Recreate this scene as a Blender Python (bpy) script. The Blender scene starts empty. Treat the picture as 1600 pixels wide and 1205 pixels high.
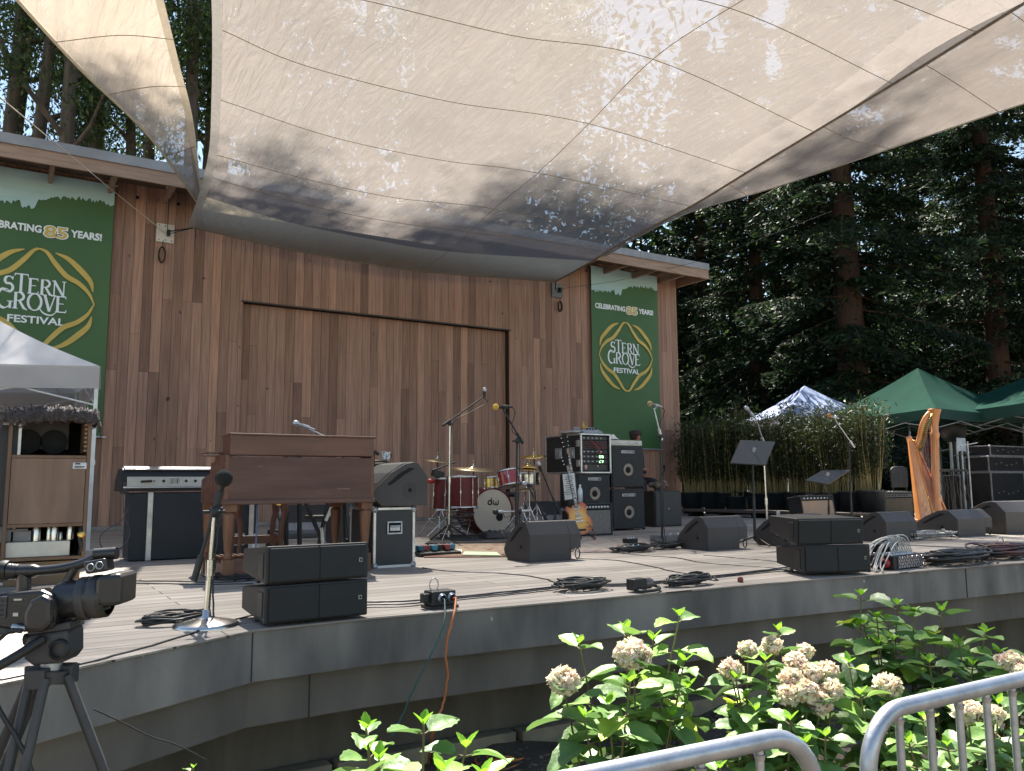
import bpy, math, random
import numpy as np
from mathutils import Vector, Matrix
R = math.radians; PI = math.pi
random.seed(7); RG = np.random.default_rng(7)
S = bpy.context.scene; COL = S.collection

# ------------------------------------------------------------ camera, sky, sun, exposure
FPX = 1285.13
cR = Vector((0.84918926, -0.52804787, -0.00656074)); cU = Vector((-0.05767528, -0.10508642, 0.99278921)); cF = Vector((0.52492967, 0.84268754, 0.11969356))
EYE = Vector((0, 0, 0.65))                     # the deck of the stage is z = 0, the wall of the stage house y = 14
cam = bpy.data.objects.new('camera', bpy.data.cameras.new('camera')); COL.objects.link(cam)
m = Matrix((cR, cU, -cF)).transposed().to_4x4(); m.translation = EYE
cam.matrix_world = m
cam.data.sensor_width = 36; cam.data.lens = FPX/1600*36; cam.data.clip_end = 600; cam.data.clip_start = .05
S.camera = cam
SUN_AZ = Vector((0.36, 1, 0)).normalized(); SUN_EL = 57
W = bpy.data.worlds.new('World'); S.world = W; W.use_nodes = True
nt = W.node_tree; bg = nt.nodes['Background']; sky = nt.nodes.new('ShaderNodeTexSky'); sky.sky_type = 'NISHITA'; sky.sun_disc = False
sky.sun_elevation = R(SUN_EL); sky.sun_rotation = math.atan2(SUN_AZ.x, SUN_AZ.y); sky.air_density = 1.0; sky.dust_density = .15; sky.ozone_density = 1.5
wm_ = nt.nodes.new('ShaderNodeMix'); wm_.data_type = 'RGBA'; wm_.blend_type = 'MULTIPLY'; wm_.inputs[0].default_value = 1; wm_.inputs[7].default_value = (1.06, .97, .84, 1); nt.links.new(sky.outputs[0], wm_.inputs[6]); nt.links.new(wm_.outputs[2], bg.inputs[0]); bg.inputs[1].default_value = 0.07
sl = bpy.data.lights.new('sun', 'SUN'); sl.energy = 5; sl.angle = R(.53); sl.color = (1, .94, .84)
so = bpy.data.objects.new('sun', sl); COL.objects.link(so)
sd = SUN_AZ*math.cos(R(SUN_EL)) + Vector((0, 0, math.sin(R(SUN_EL))))
so.rotation_euler = sd.to_track_quat('Z', 'Y').to_euler(); so.location = (10, 30, 40)
S.view_settings.view_transform = 'Standard'; S.view_settings.look = 'None'; S.view_settings.gamma = 1; S.view_settings.exposure = 1.95
S.cycles.max_bounces = 8; S.cycles.transparent_max_bounces = 12; S.cycles.transmission_bounces = 4

# ------------------------------------------------------------ measuring: a sight line of the survey meets a real plane
def ray(x, y): return cF*FPX + cR*(x-800) - cU*(y-602.5)
def D(x, y, z=0.0):                             # point at height z (deck by default)
    d = ray(x, y); return EYE + d*((z-.65)/d.z)
def A(x, y, Y):                                 # point on the plane y = Y
    d = ray(x, y); return EYE + d*(Y/d.y)
def span(x0, x1, yb, yt, z=0.0):                # -> x centre, y, width, height of something facing the audience
    c = D((x0+x1)/2, yb, z); a = A(x0, yb, c.y); b = A(x1, yb, c.y); t = A((x0+x1)/2, yt, c.y)
    return (a.x+b.x)/2, c.y, b.x-a.x, t.z-z

# ------------------------------------------------------------ materials
MATS = {}
def nd(t, k, **kw):
    n = t.nodes.new(k)
    for a, b in kw.items(): setattr(n, a, b)
    return n
def pm(name, c1, c2=None, scale=8, rough=.6, metal=0, bump=0, bscale=None, stretch=(1, 1, 1), tint=None, detail=6, coat=0, trans=0, spots=None, rvar=.12, spec=.5):
    if name in MATS: return MATS[name]
    m = bpy.data.materials.new(name); m.use_nodes = True; t = m.node_tree; b = t.nodes['Principled BSDF']
    L = t.links.new
    tc = nd(t, 'ShaderNodeTexCoord'); mp = nd(t, 'ShaderNodeMapping'); mp.inputs['Scale'].default_value = stretch; L(tc.outputs['Object'], mp.inputs[0])
    no = nd(t, 'ShaderNodeTexNoise'); no.inputs['Scale'].default_value = scale; no.inputs['Detail'].default_value = detail; L(mp.outputs[0], no.inputs[0])
    if c2 is None: c2 = tuple(min(1, v*.72) for v in c1)
    mx = nd(t, 'ShaderNodeMix', data_type='RGBA'); rr = nd(t, 'ShaderNodeMapRange'); rr.inputs[1].default_value = .35; rr.inputs[2].default_value = .65
    L(no.outputs[0], rr.inputs[0]); L(rr.outputs[0], mx.inputs[0]); mx.inputs[6].default_value = (*c1, 1); mx.inputs[7].default_value = (*c2, 1)
    out = mx.outputs[2]
    if spots:                                   # (colour, scale, threshold): stains, knots, bird droppings
        sn = nd(t, 'ShaderNodeTexNoise'); sn.inputs['Scale'].default_value = spots[1]; sn.inputs['Detail'].default_value = 3; L(tc.outputs['Object'], sn.inputs[0])
        sr = nd(t, 'ShaderNodeMapRange'); sr.inputs[1].default_value = spots[2]; sr.inputs[2].default_value = spots[2]+.05; L(sn.outputs[0], sr.inputs[0])
        m2 = nd(t, 'ShaderNodeMix', data_type='RGBA'); L(sr.outputs[0], m2.inputs[0]); L(out, m2.inputs[6]); m2.inputs[7].default_value = (*spots[0], 1); out = m2.outputs[2]
    if tint:                                    # per-board or per-leaf colour carried by the mesh
        at = nd(t, 'ShaderNodeAttribute', attribute_name='tint'); ramp = nd(t, 'ShaderNodeValToRGB'); e = ramp.color_ramp
        while len(e.elements) < len(tint): e.elements.new(.5)
        for i, (p, c) in enumerate(tint): e.elements[i].position = p; e.elements[i].color = (*c, 1)
        L(at.outputs['Fac'], ramp.inputs[0]); m3 = nd(t, 'ShaderNodeMix', data_type='RGBA', blend_type='MULTIPLY'); m3.inputs[0].default_value = 1
        L(out, m3.inputs[6]); L(ramp.outputs[0], m3.inputs[7]); out = m3.outputs[2]
    L(out, b.inputs['Base Color']); b.inputs['Metallic'].default_value = metal
    r2 = nd(t, 'ShaderNodeMapRange'); r2.inputs[3].default_value = max(.03, rough-rvar); r2.inputs[4].default_value = min(1, rough+rvar); L(no.outputs[0], r2.inputs[0]); L(r2.outputs[0], b.inputs['Roughness'])
    b.inputs['Specular IOR Level'].default_value = spec
    if coat: b.inputs['Coat Weight'].default_value = coat; b.inputs['Coat Roughness'].default_value = .12
    if bump:
        bn = nd(t, 'ShaderNodeTexNoise'); bn.inputs['Scale'].default_value = bscale or scale*4; bn.inputs['Detail'].default_value = 4; L(mp.outputs[0], bn.inputs[0])
        bu = nd(t, 'ShaderNodeBump'); bu.inputs['Strength'].default_value = min(1, bump); bu.inputs['Distance'].default_value = .01; L(bn.outputs[0], bu.inputs['Height']); L(bu.outputs[0], b.inputs['Normal'])
    if trans:
        tr = nd(t, 'ShaderNodeBsdfTranslucent'); ms = nd(t, 'ShaderNodeMixShader'); ms.inputs[0].default_value = trans
        o = t.nodes['Material Output']; L(out, tr.inputs[0]); L(b.outputs[0], ms.inputs[1]); L(tr.outputs[0], ms.inputs[2]); L(ms.outputs[0], o.inputs[0])
    MATS[name] = m; return m

black = pm('black_paint', (.010, .0105, .0115), (.018, .0185, .019), 6, .5, bump=.15, bscale=220)
wedgem = pm('speaker_paint', (.046, .040, .038), (.060, .052, .049), 3, .55, bump=.25, bscale=260)
grille = pm('grille_cloth', (.009, .0105, .012), (.016, .018, .020), 5, .6, bump=.3, bscale=400)
rubber = pm('rubber', (.012, .012, .013), (.02, .02, .02), 20, .45)
dark = pm('dark_void', (.006, .006, .006), (.010, .010, .010), 5, .9)
chrome = pm('chrome', (.62, .61, .6), (.5, .49, .48), 9, .25, 1)
alu = pm('aluminium', (.62, .62, .63), (.48, .48, .5), 12, .38, .9, bump=.1)
steel = pm('galvanised_steel', (.50, .52, .56), (.36, .38, .42), 16, .42, .85, bump=.12, bscale=60, spots=((.25, .25, .26), 9, .66))
whitep = pm('white_plastic', (.75, .75, .73), (.62, .62, .6), 5, .45)
cream = pm('cream_panel', (.58, .55, .47), (.50, .47, .40), 10, .5)
gold = pm('gold_brass', (.70, .47, .14), (.55, .35, .08), 7, .3, .8)
redp = pm('red_paint', (.45, .03, .03), (.35, .02, .02), 5, .35)
yell = pm('yellow_foam', (.65, .42, .08), (.5, .3, .05), 20, .9)

# ------------------------------------------------------------ mesh builder
class MB:
    def __init__(s): s.v = []; s.f = []; s.s = []; s.t = []
    def add(s, vs, fs, sm=False, tint=0.0):
        o = len(s.v); s.v += [tuple(v) for v in vs]
        for f in fs: s.f.append([i+o for i in f]); s.s.append(sm); s.t.append(tint)
        return s
    def box(s, c, d, rz=0, rx=0, ry=0, tint=0.0):
        M = Matrix.Rotation(rz, 3, 'Z') @ Matrix.Rotation(ry, 3, 'Y') @ Matrix.Rotation(rx, 3, 'X')
        c = Vector(c); vs = [c + M @ Vector((x*d[0]/2, y*d[1]/2, z*d[2]/2)) for x in (-1, 1) for y in (-1, 1) for z in (-1, 1)]
        return s.add(vs, [(0, 1, 3, 2), (4, 6, 7, 5), (0, 4, 5, 1), (2, 3, 7, 6), (0, 2, 6, 4), (1, 5, 7, 3)], tint=tint)
    def tube(s, pts, r, n=8, caps=True, sm=True, tint=0.0):
        pts = [Vector(p) for p in pts]; k = len(pts); rs = r if isinstance(r, (list, tuple)) else [r]*k
        vs = []; a = None
        for i, p in enumerate(pts):
            d = (pts[min(i+1, k-1)] - pts[max(i-1, 0)])
            d = d.normalized() if d.length > 1e-9 else Vector((0, 0, 1))
            if a is None: a = d.orthogonal().normalized()
            else:
                a = a - d*a.dot(d); a = a.normalized() if a.length > 1e-6 else d.orthogonal().normalized()
            b = d.cross(a)
            vs += [p + (a*math.cos(2*PI*j/n) + b*math.sin(2*PI*j/n))*rs[i] for j in range(n)]
        s.add(vs, [(i*n+j, i*n+(j+1) % n, (i+1)*n+(j+1) % n, (i+1)*n+j) for i in range(k-1) for j in range(n)], sm, tint)
        if caps:
            s.add(vs[:n], [tuple(range(n))[::-1]], False, tint); s.add(vs[-n:], [tuple(range(n))], False, tint)
        return s
    def lathe(s, prof, o=(0, 0, 0), ax=(0, 0, 1), n=20, sm=True):   # prof: (radius, along)
        ax = Vector(ax).normalized(); a = ax.orthogonal().normalized(); b = ax.cross(a); o = Vector(o); vs = []
        for r, h in prof: vs += [o + ax*h + (a*math.cos(2*PI*j/n) + b*math.sin(2*PI*j/n))*max(r, 1e-4) for j in range(n)]
        return s.add(vs, [(i*n+j, i*n+(j+1) % n, (i+1)*n+(j+1) % n, (i+1)*n+j) for i in range(len(prof)-1) for j in range(n)], sm)
    def ball(s, c, r, n=12, sc=(1, 1, 1)):
        vs = []; c = Vector(c)
        for i in range(n//2+1):
            th = PI*i/(n//2)
            vs += [c + Vector((math.sin(th)*math.cos(2*PI*j/n)*sc[0], math.sin(th)*math.sin(2*PI*j/n)*sc[1], math.cos(th)*sc[2]))*r for j in range(n)]
        return s.add(vs, [(i*n+j, (i+1)*n+j, (i+1)*n+(j+1) % n, i*n+(j+1) % n) for i in range(n//2) for j in range(n)], True)
    def prism(s, poly, y0, y1, ax='y'):          # polygon (u, w) swept along an axis
        f = {'y': lambda u, w, t: (u, t, w), 'x': lambda u, w, t: (t, u, w), 'z': lambda u, w, t: (u, w, t)}[ax]
        n = len(poly); vs = [f(u, w, y0) for u, w in poly] + [f(u, w, y1) for u, w in poly]
        return s.add(vs, [tuple(range(n)), tuple(range(2*n-1, n-1, -1))] + [(i, i+n, (i+1) % n+n, (i+1) % n) for i in range(n)])
    def grid(s, P, sm=True):                     # P[i][j] points
        n = len(P); k = len(P[0])
        return s.add([p for r in P for p in r], [(i*k+j, i*k+j+1, (i+1)*k+j+1, (i+1)*k+j) for i in range(n-1) for j in range(k-1)], sm)
    def o(s, name, mat, parent=None, bevel=0, loc=None, rz=0, sub=0):
        me = bpy.data.meshes.new(name); me.from_pydata(s.v, [], s.f); me.update()
        me.polygons.foreach_set('use_smooth', s.s)
        if any(s.t): a = me.attributes.new('tint', 'FLOAT', 'FACE'); a.data.foreach_set('value', s.t)
        me.materials.append(mat)
        import bmesh
        if len(s.f) < 30000:
            b = bmesh.new(); b.from_mesh(me); bmesh.ops.recalc_face_normals(b, faces=b.faces); b.to_mesh(me); b.free()
        ob = bpy.data.objects.new(name, me); COL.objects.link(ob)
        if parent: ob.parent = parent
        if loc is not None: ob.location = loc
        ob.rotation_euler.z = rz
        if bevel:
            w = ob.modifiers.new('bevel', 'BEVEL'); w.width = bevel; w.segments = 2; w.limit_method = 'ANGLE'; w.angle_limit = R(40); w.harden_normals = False
        if sub: w = ob.modifiers.new('sub', 'SUBSURF'); w.levels = sub; w.render_levels = sub
        return ob
def tag(o, label=None, cat=None, group=None, kind=None):
    if label: o['label'] = label
    if cat: o['category'] = cat
    if group: o['group'] = group
    if kind: o['kind'] = kind
    return o
def thing(name, label, cat, loc=(0, 0, 0), rz=0, group=None):
    o = bpy.data.objects.new(name, None); COL.objects.link(o); o.location = loc; o.rotation_euler.z = rz; o.empty_display_size = .1
    return tag(o, label, cat, group)
def copy_tree(o, parent=None):
    c = o.copy(); COL.objects.link(c); c.parent = parent
    for ch in list(o.children): copy_tree(ch, c)
    return c
def dup(o, label, loc, rz=None, group=None, sc=None):
    c = copy_tree(o); c['label'] = label; c.location = loc
    if rz is not None: c.rotation_euler.z = rz
    if group: c['group'] = group
    if sc: c.scale = (sc, sc, sc) if isinstance(sc, (int, float)) else sc
    return c
def structure(o): o['kind'] = 'structure'; return o
def spline(P, k=6):
    P = [Vector(p) for p in P]; out = []
    for i in range(len(P)-1):
        a = P[max(i-1, 0)] if i else P[0]*2-P[1]; b = P[i]; c = P[i+1]; d = P[i+2] if i+2 < len(P) else P[-1]*2-P[-2]
        for j in range(k):
            t = j/k; out.append(.5*((2*b) + (c-a)*t + (2*a-5*b+4*c-d)*t*t + (3*b-3*c+d-a)*t**3))
    return out + [P[-1]]
def wander(P, k=6, amp=.01, r=None):
    out = spline(P, k)
    return [p + Vector((random.uniform(-amp, amp), random.uniform(-amp, amp), 0)) for p in out]
def text(body, size, mat, parent, name, x, z, y, width=None, fat=0, align='CENTER', rx=PI/2):
    c = bpy.data.curves.new(name, 'FONT'); c.body = body; c.size = size; c.offset = fat; c.align_x = align; c.extrude = .0012; c.resolution_u = 4
    t = bpy.data.objects.new(name+'_tmp', c); COL.objects.link(t)
    me = bpy.data.meshes.new_from_object(t, depsgraph=bpy.context.evaluated_depsgraph_get()); bpy.data.objects.remove(t)
    me.materials.clear(); me.materials.append(mat); o = bpy.data.objects.new(name, me); COL.objects.link(o)
    if parent: o.parent = parent
    xs = [v.co.x for v in me.vertices]; s = width/(max(xs)-min(xs)) if width else 1
    o.scale = (s, 1, 1); o.location = (x, y, z); o.rotation_euler.x = rx; return o

# leaf clouds: many small kite faces, made with numpy
def leafcloud(name, cen, ln, wd, mat, parent=None, droop=.3, dirs=None, jit=.5, tint=None, tri=False):
    n = len(cen); cen = np.asarray(cen, float)
    d = RG.normal(size=(n, 3)) if dirs is None else np.asarray(dirs, float) + RG.normal(size=(n, 3))*jit
    d[:, 2] -= droop; d /= np.linalg.norm(d, axis=1)[:, None]+1e-9
    q = RG.normal(size=(n, 3)); s = np.cross(d, q); s /= np.linalg.norm(s, axis=1)[:, None]+1e-9
    l = (ln*RG.uniform(.6, 1.25, n))[:, None]; w = (wd*RG.uniform(.6, 1.25, n))[:, None]
    v = np.stack([cen-d*l*.5, cen+s*w*.5-d*l*.05, cen+d*l*.5, cen-s*w*.5-d*l*.05], 1).reshape(-1, 3)
    me = bpy.data.meshes.new(name); me.vertices.add(4*n); me.vertices.foreach_set('co', v.ravel())
    me.loops.add(4*n); me.loops.foreach_set('vertex_index', np.arange(4*n)); me.polygons.add(n); me.polygons.foreach_set('loop_start', np.arange(n)*4)
    me.update(calc_edges=True); a = me.attributes.new('tint', 'FLOAT', 'FACE')
    a.data.foreach_set('value', (RG.uniform(0.001, 1, n) if tint is None else np.clip(tint, 0.001, 1)).astype(np.float32))
    me.materials.append(mat); o = bpy.data.objects.new(name, me); COL.objects.link(o)
    if parent: o.parent = parent
    return o

# ============================================================ GROUND, STAGE
soil = pm('soil', (.055, .042, .030), (.10, .078, .055), 5, .95, bump=1, bscale=25, spots=((.16, .13, .09), 30, .60))
asph = pm('path_gravel', (.16, .145, .125), (.11, .10, .085), 2, .95, bump=.6, bscale=60)
gm = MB(); N = 60
def gz(x, y):
    h = 0
    if y > 24: h = min(14, (y-24)*.32)
    if x > 26: h = max(h, min(9, (x-26)*.18))
    return -1.0 + h + .25*math.sin(x*.31)*math.cos(y*.27)*min(1, max(0, (y-18)/8))
P = [[Vector((x, y, gz(x, y))) for x in [-80+i*4 for i in range(51)]] for y in [-40+j*4 for j in range(51)]]
structure(gm.grid(P).o('ground', soil))

edge = [(-3.2, 1.15), (0.05, 3.33), (1.04, 3.90), (1.62, 3.925), (2.81, 3.85), (4.33, 3.79), (7.07, 3.56), (10.2, 3.05), (14, 2.0)]
def deckmat():
    m = bpy.data.materials.new('weathered_deck_boards'); m.use_nodes = True; t = m.node_tree; b = t.nodes['Principled BSDF']; L = t.links.new
    tc = nd(t, 'ShaderNodeTexCoord'); mp = nd(t, 'ShaderNodeMapping'); L(tc.outputs['Object'], mp.inputs[0])
    br = nd(t, 'ShaderNodeTexBrick'); br.offset = .37; br.inputs['Scale'].default_value = 1; br.inputs['Brick Width'].default_value = 3.1; br.inputs['Row Height'].default_value = .14
    br.inputs['Mortar Size'].default_value = .0045; br.inputs['Mortar Smooth'].default_value = .2; br.inputs['Bias'].default_value = 0
    br.inputs['Color1'].default_value = (.42, .365, .315, 1); br.inputs['Color2'].default_value = (.28, .24, .205, 1); br.inputs['Mortar'].default_value = (.05, .04, .035, 1); L(mp.outputs[0], br.inputs[0])
    g = nd(t, 'ShaderNodeTexNoise'); g.inputs['Scale'].default_value = 6; g.inputs['Detail'].default_value = 8; mg = nd(t, 'ShaderNodeMapping'); mg.inputs['Scale'].default_value = (.25, 7, 1); L(tc.outputs['Object'], mg.inputs[0]); L(mg.outputs[0], g.inputs[0])
    n2 = nd(t, 'ShaderNodeTexNoise'); n2.inputs['Scale'].default_value = 1.1; n2.inputs['Detail'].default_value = 6; L(tc.outputs['Object'], n2.inputs[0])
    r1 = nd(t, 'ShaderNodeMapRange'); r1.inputs[1].default_value = .3; r1.inputs[2].default_value = .7; r1.inputs[3].default_value = .62; r1.inputs[4].default_value = 1.25; L(g.outputs[0], r1.inputs[0])
    r2 = nd(t, 'ShaderNodeMapRange'); r2.inputs[1].default_value = .3; r2.inputs[2].default_value = .65; r2.inputs[3].default_value = .72; r2.inputs[4].default_value = 1.1; L(n2.outputs[0], r2.inputs[0])
    mu = nd(t, 'ShaderNodeMath', operation='MULTIPLY'); L(r1.outputs[0], mu.inputs[0]); L(r2.outputs[0], mu.inputs[1])
    mx = nd(t, 'ShaderNodeMix', data_type='RGBA', blend_type='MULTIPLY'); mx.inputs[0].default_value = 1; L(br.outputs[0], mx.inputs[6]); L(mu.outputs[0], mx.inputs[7]); L(mx.outputs[2], b.inputs['Base Color'])
    b.inputs['Roughness'].default_value = .62
    bu = nd(t, 'ShaderNodeBump'); bu.inputs['Strength'].default_value = .5; bu.inputs['Distance'].default_value = .006; ad = nd(t, 'ShaderNodeMath', operation='SUBTRACT'); L(r1.outputs[0], ad.inputs[0]); L(br.outputs['Fac'], ad.inputs[1]); L(ad.outputs[0], bu.inputs['Height']); L(bu.outputs[0], b.inputs['Normal'])
    return m
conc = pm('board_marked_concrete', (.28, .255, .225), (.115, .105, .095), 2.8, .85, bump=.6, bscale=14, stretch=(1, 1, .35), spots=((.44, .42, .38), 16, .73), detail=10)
concd = pm('shade_darkened_concrete', (.15, .13, .10), (.09, .078, .06), 2.2, .9, bump=.5, bscale=14, stretch=(2, 2, .5), detail=9)  # brown base wall concrete, colour darkened for the shade under the ledge
st = thing('stage', 'low open-air stage with weathered grey boards and a concrete edge', 'stage', (4, 9, -1))
def L4(ps): return [(x-4, y-9) for x, y in ps]
def slab(name, mat, ps, z0, z1, bev=0): return MB().prism(L4(ps), z0+1, z1+1, 'z').o(name, mat, st, bevel=bev)
back = [(30, 20), (-12, 20), (-12, -2)]
# deck sheet as triangles-safe polygon
slab('deck_board', deckmat(), edge + [(30, 2.0)] + back[0:1] + [(-12, 20), (-12, 1.15)], -.008, 0)
st.children[0].location = (-0, 0, 0)
def off(ps, d): return [(x, y+d) for x, y in ps]
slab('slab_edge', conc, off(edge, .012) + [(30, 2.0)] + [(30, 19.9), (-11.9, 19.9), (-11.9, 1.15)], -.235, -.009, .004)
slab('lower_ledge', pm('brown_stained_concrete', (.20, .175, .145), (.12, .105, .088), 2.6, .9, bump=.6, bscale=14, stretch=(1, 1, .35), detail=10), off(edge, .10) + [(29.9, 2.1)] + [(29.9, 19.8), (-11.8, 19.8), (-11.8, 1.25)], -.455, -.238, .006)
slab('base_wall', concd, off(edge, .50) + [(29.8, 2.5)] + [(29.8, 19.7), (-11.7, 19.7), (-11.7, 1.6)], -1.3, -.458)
jm = MB()
for x_ in (1.03, 6.35):
    e_ = float(np.interp(x_, [p[0] for p in edge], [p[1] for p in edge])); jm.box((x_-4, e_-9+.009, -.122+1), (.004, .006, .215)).box((x_+.3-4, e_-9+.1-.003, -.346+1), (.006, .006, .2))
jm.o('form_joint', pm('joint_shadow_gap', (.05, .045, .04), None, 9, .9), st)
# planting bed between the stage and the barricades, with a low kerb against the base wall
bp = []
for j in range(26):
    row = []
    for i in range(70):
        x = -3 + i*.22
        t = j/25; f = 0
        e = np.interp(x, [p[0] for p in edge], [p[1] for p in edge]) + .6
        y = .9 + (e-.9)*t
        row.append(Vector((x, y, -1.02 + .18*t + .025*math.sin(x*7+y*5) + random.uniform(-.012, .012))))
    bp.append(row)
structure(MB().grid(bp).o('soil_bed', soil))
# leaf litter
n = 5200; lx = RG.uniform(.3, 9, n); ly = RG.uniform(1.2, 4.0, n)
lz = np.array([-1.02+.18*min(1, max(0, (y-.9)/(3.4)))+.02 for x, y in zip(lx, ly)])
litm = pm('dry_leaf', (.20, .14, .08), (.11, .075, .045), 30, .8, tint=[(0, (.5, .5, .5)), (1, (1.9, 1.7, 1.4))])
tag(leafcloud('leaf_litter', np.stack([lx, ly, lz+RG.uniform(0, .02, n)], 1), .045, .016, litm, droop=0, dirs=np.stack([RG.normal(size=n), RG.normal(size=n), RG.normal(size=n)*.15], 1), jit=.05), 'dry leaves and twigs scattered over the dark soil of the bed', 'leaf litter', kind='stuff')
kb = MB()
for i in range(9):
    x = 1.3+i*.55; e = np.interp(x, [p[0] for p in edge], [p[1] for p in edge]); kb.box((x, e+.42, -.84), (.52, .1, .12), rz=random.uniform(-.02, .02))
tag(kb.o('stone_kerb', pm('kerb_stone', (.30, .25, .17), (.2, .17, .12), 6, .9, bump=.8), bevel=.01), 'low tan stone kerb along the foot of the stage wall behind the flower bed', 'kerb')

# ============================================================ STAGE HOUSE
woodw = pm('redwood_cladding', (.345, .200, .142), (.235, .136, .098), 3, .75, bump=.35, bscale=30, stretch=(9, 9, .45), detail=10,
           tint=[(0, (.60, .57, .57)), (.2, (.84, .83, .84)), (.5, (1, 1, 1)), (.8, (1.14, 1.16, 1.2)), (1, (1.38, 1.34, 1.28))], spots=((.07, .035, .022), 6.2, .70))
WY = 14.0; XL, XR = -9.0, 13.27; WH = 5.95
bh = thing('stage_house', 'long redwood-clad stage house with a flat roof behind the stage', 'building', (2, WY, 0))
def W3(x, y, z): return (x-2, y-WY, z)
DX0, DX1, DZ = 3.37, 8.66, 3.73
def planks(mb, x0, x1, z0, z1, y, pitch=.152, skip=None):
    x = x0
    while x < x1-.01:
        w = min(pitch*random.uniform(.93, 1.05), x1-x); z = z0
        cx = x+w/2
        lo = z0 if not (skip and skip[0] <= cx <= skip[1]) else skip[2]
        z = lo
        while z < z1-.01:
            h = random.choice([1.2, 1.8, 2.4, 3.0, 3.6, 6, 6])
            h = min(h, z1-z)
            if z1-z-h < .3: h = z1-z
            mb.box(W3(cx, y+random.uniform(-.004, .004), z+h/2), (w-.005, .024, h-.003), tint=random.random()*.98+.01)
            z += h
        x += w
wl = MB(); planks(wl, XL, DX0, .06, WH, WY+.012); planks(wl, DX0, DX1, DZ+.05, WH, WY+.012); planks(wl, DX1, XR, .06, WH, WY+.012); wl.o('wall_cladding', woodw, bh)
core = MB(); core.box(W3((XL+DX0)/2, WY+.75, WH/2), (DX0-XL-.01, 1.4, WH)); core.box(W3((DX1+XR)/2, WY+.75, WH/2), (XR-DX1-.06, 1.4, WH)); core.box(W3((DX0+DX1)/2, WY+.75, (DZ+.04+WH)/2), (DX1-DX0, 1.4, WH-DZ-.04)); core.box(W3((XL+XR)/2, WY+4.2, WH/2), (XR-XL-.06, 5.2, WH))
core.o('wall_core', pm('wall_backing', (.05, .03, .02), (.04, .025, .02), 4, .9), bh)
sd_ = MB(); y = WY+.03
while y < WY+6.6: sd_.box(W3(XR-.012, y+.075, WH/2), (.024, .146, WH), tint=random.random()*.98+.01); y += .152
sd_.o('side_cladding', woodw, bh)
dr = MB(); planks(dr, DX0, DX1, .05, DZ+.03, WY+.16, .158); dr.o('sliding_door', woodw, bh)
tr_ = MB(); tr_.box(W3((DX0+DX1)/2, WY-.015, DZ+.035), (DX1-DX0+.06, .04, .022))
tr_.o('door_track', pm('dark_flashing', (.05, .042, .04), (.035, .03, .03), 5, .5, .3), bh)
MB().box(W3((XL+XR)/2, WY-.03, .03), (XR-XL, .1, .06)).o('base_curb', conc, bh, bevel=.008)
# roof: sheathing, grey metal edge, timber fascia, rafters
EY = 13.1; RX = 13.38
timber = pm('eave_timber', (.36, .245, .18), (.27, .18, .13), 4, .75, bump=.3, stretch=(.5, 6, 6), detail=9)
MB().box(W3((XL-1+RX)/2, EY+4.1, 5.50), (RX-XL+1, 8.2, .05)).o('roof', pm('roof_deck', (.16, .11, .08), (.12, .08, .06), 4, .8), bh)
MB().box(W3((XL-1+RX)/2, EY-.03, 5.33), (RX-XL+1, .045, .2)).o('fascia', timber, bh, bevel=.004)
MB().box(W3(RX-.02, EY+3.9, 5.33), (.045, 7.8, .2)).o('fascia', timber, bh, bevel=.004)
gr_ = MB()
x = XL-1
while x < RX: w = min(3.05, RX-x); gr_.box(W3(x+w/2, EY-.045, 5.50), (w-.006, .08, .15)); x += w
gr_.box(W3(RX, EY+3.9, 5.50), (.08, 7.8, .15)); gr_.o('roof_edge', pm('roof_edge_metal', (.30, .30, .31), (.23, .23, .24), 3, .55, .2, bump=.1), bh, bevel=.004)
x = -8.6
while x < 13.2:
    MB().box(W3(x, EY+.48, 5.30), (.06, .95, .13), rx=0).o('rafter', timber, bh, bevel=.003); x += .82
hl = MB()
x = -3.0
while x < 13:
    hl.lathe([(.028, 0), (.028, .012), (.001, .013)], W3(x, WY-.012, 5.27), (0, 1, 0), 10); x += .31
hl.o('vent_hole', dark, bh)

# ------------------------------------------------------------ banners
gcl = pm('banner_green', (.048, .125, .034), (.038, .104, .030), .8, .55, bump=.12, bscale=2.5)
bcl = pm('banner_pale_blue', (.34, .52, .54), (.40, .58, .60), 1.5, .6, bump=.1, stretch=(1, 1, 5))
letw = pm('banner_lettering', (.80, .84, .86), (.74, .79, .80), 5, .6); letg = pm('banner_gold', (.58, .42, .10), (.52, .37, .08), 5, .6)
def ribbon(mb, pts, w, y):                      # flat stroke of varying width in x-z
    P = [Vector((p[0], 0, p[1])) for p in pts]; n = len(P); ws = w if isinstance(w, list) else [w]*n; a = []; b = []
    for i in range(n):
        d = (P[min(i+1, n-1)]-P[max(i-1, 0)]).normalized(); q = Vector((-d.z, 0, d.x))*ws[i]/2; a.append(P[i]+q+Vector((0, y, 0))); b.append(P[i]-q+Vector((0, y, 0)))
    mb.add(a+b, [(i, i+1, n+i+1, n+i) for i in range(n-1)])
def arcp(cx, cz, rx, rz, a0, a1, k=14): return [(cx+rx*math.cos(R(a0+(a1-a0)*i/k)), cz+rz*math.sin(R(a0+(a1-a0)*i/k))) for i in range(k+1)]
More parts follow.
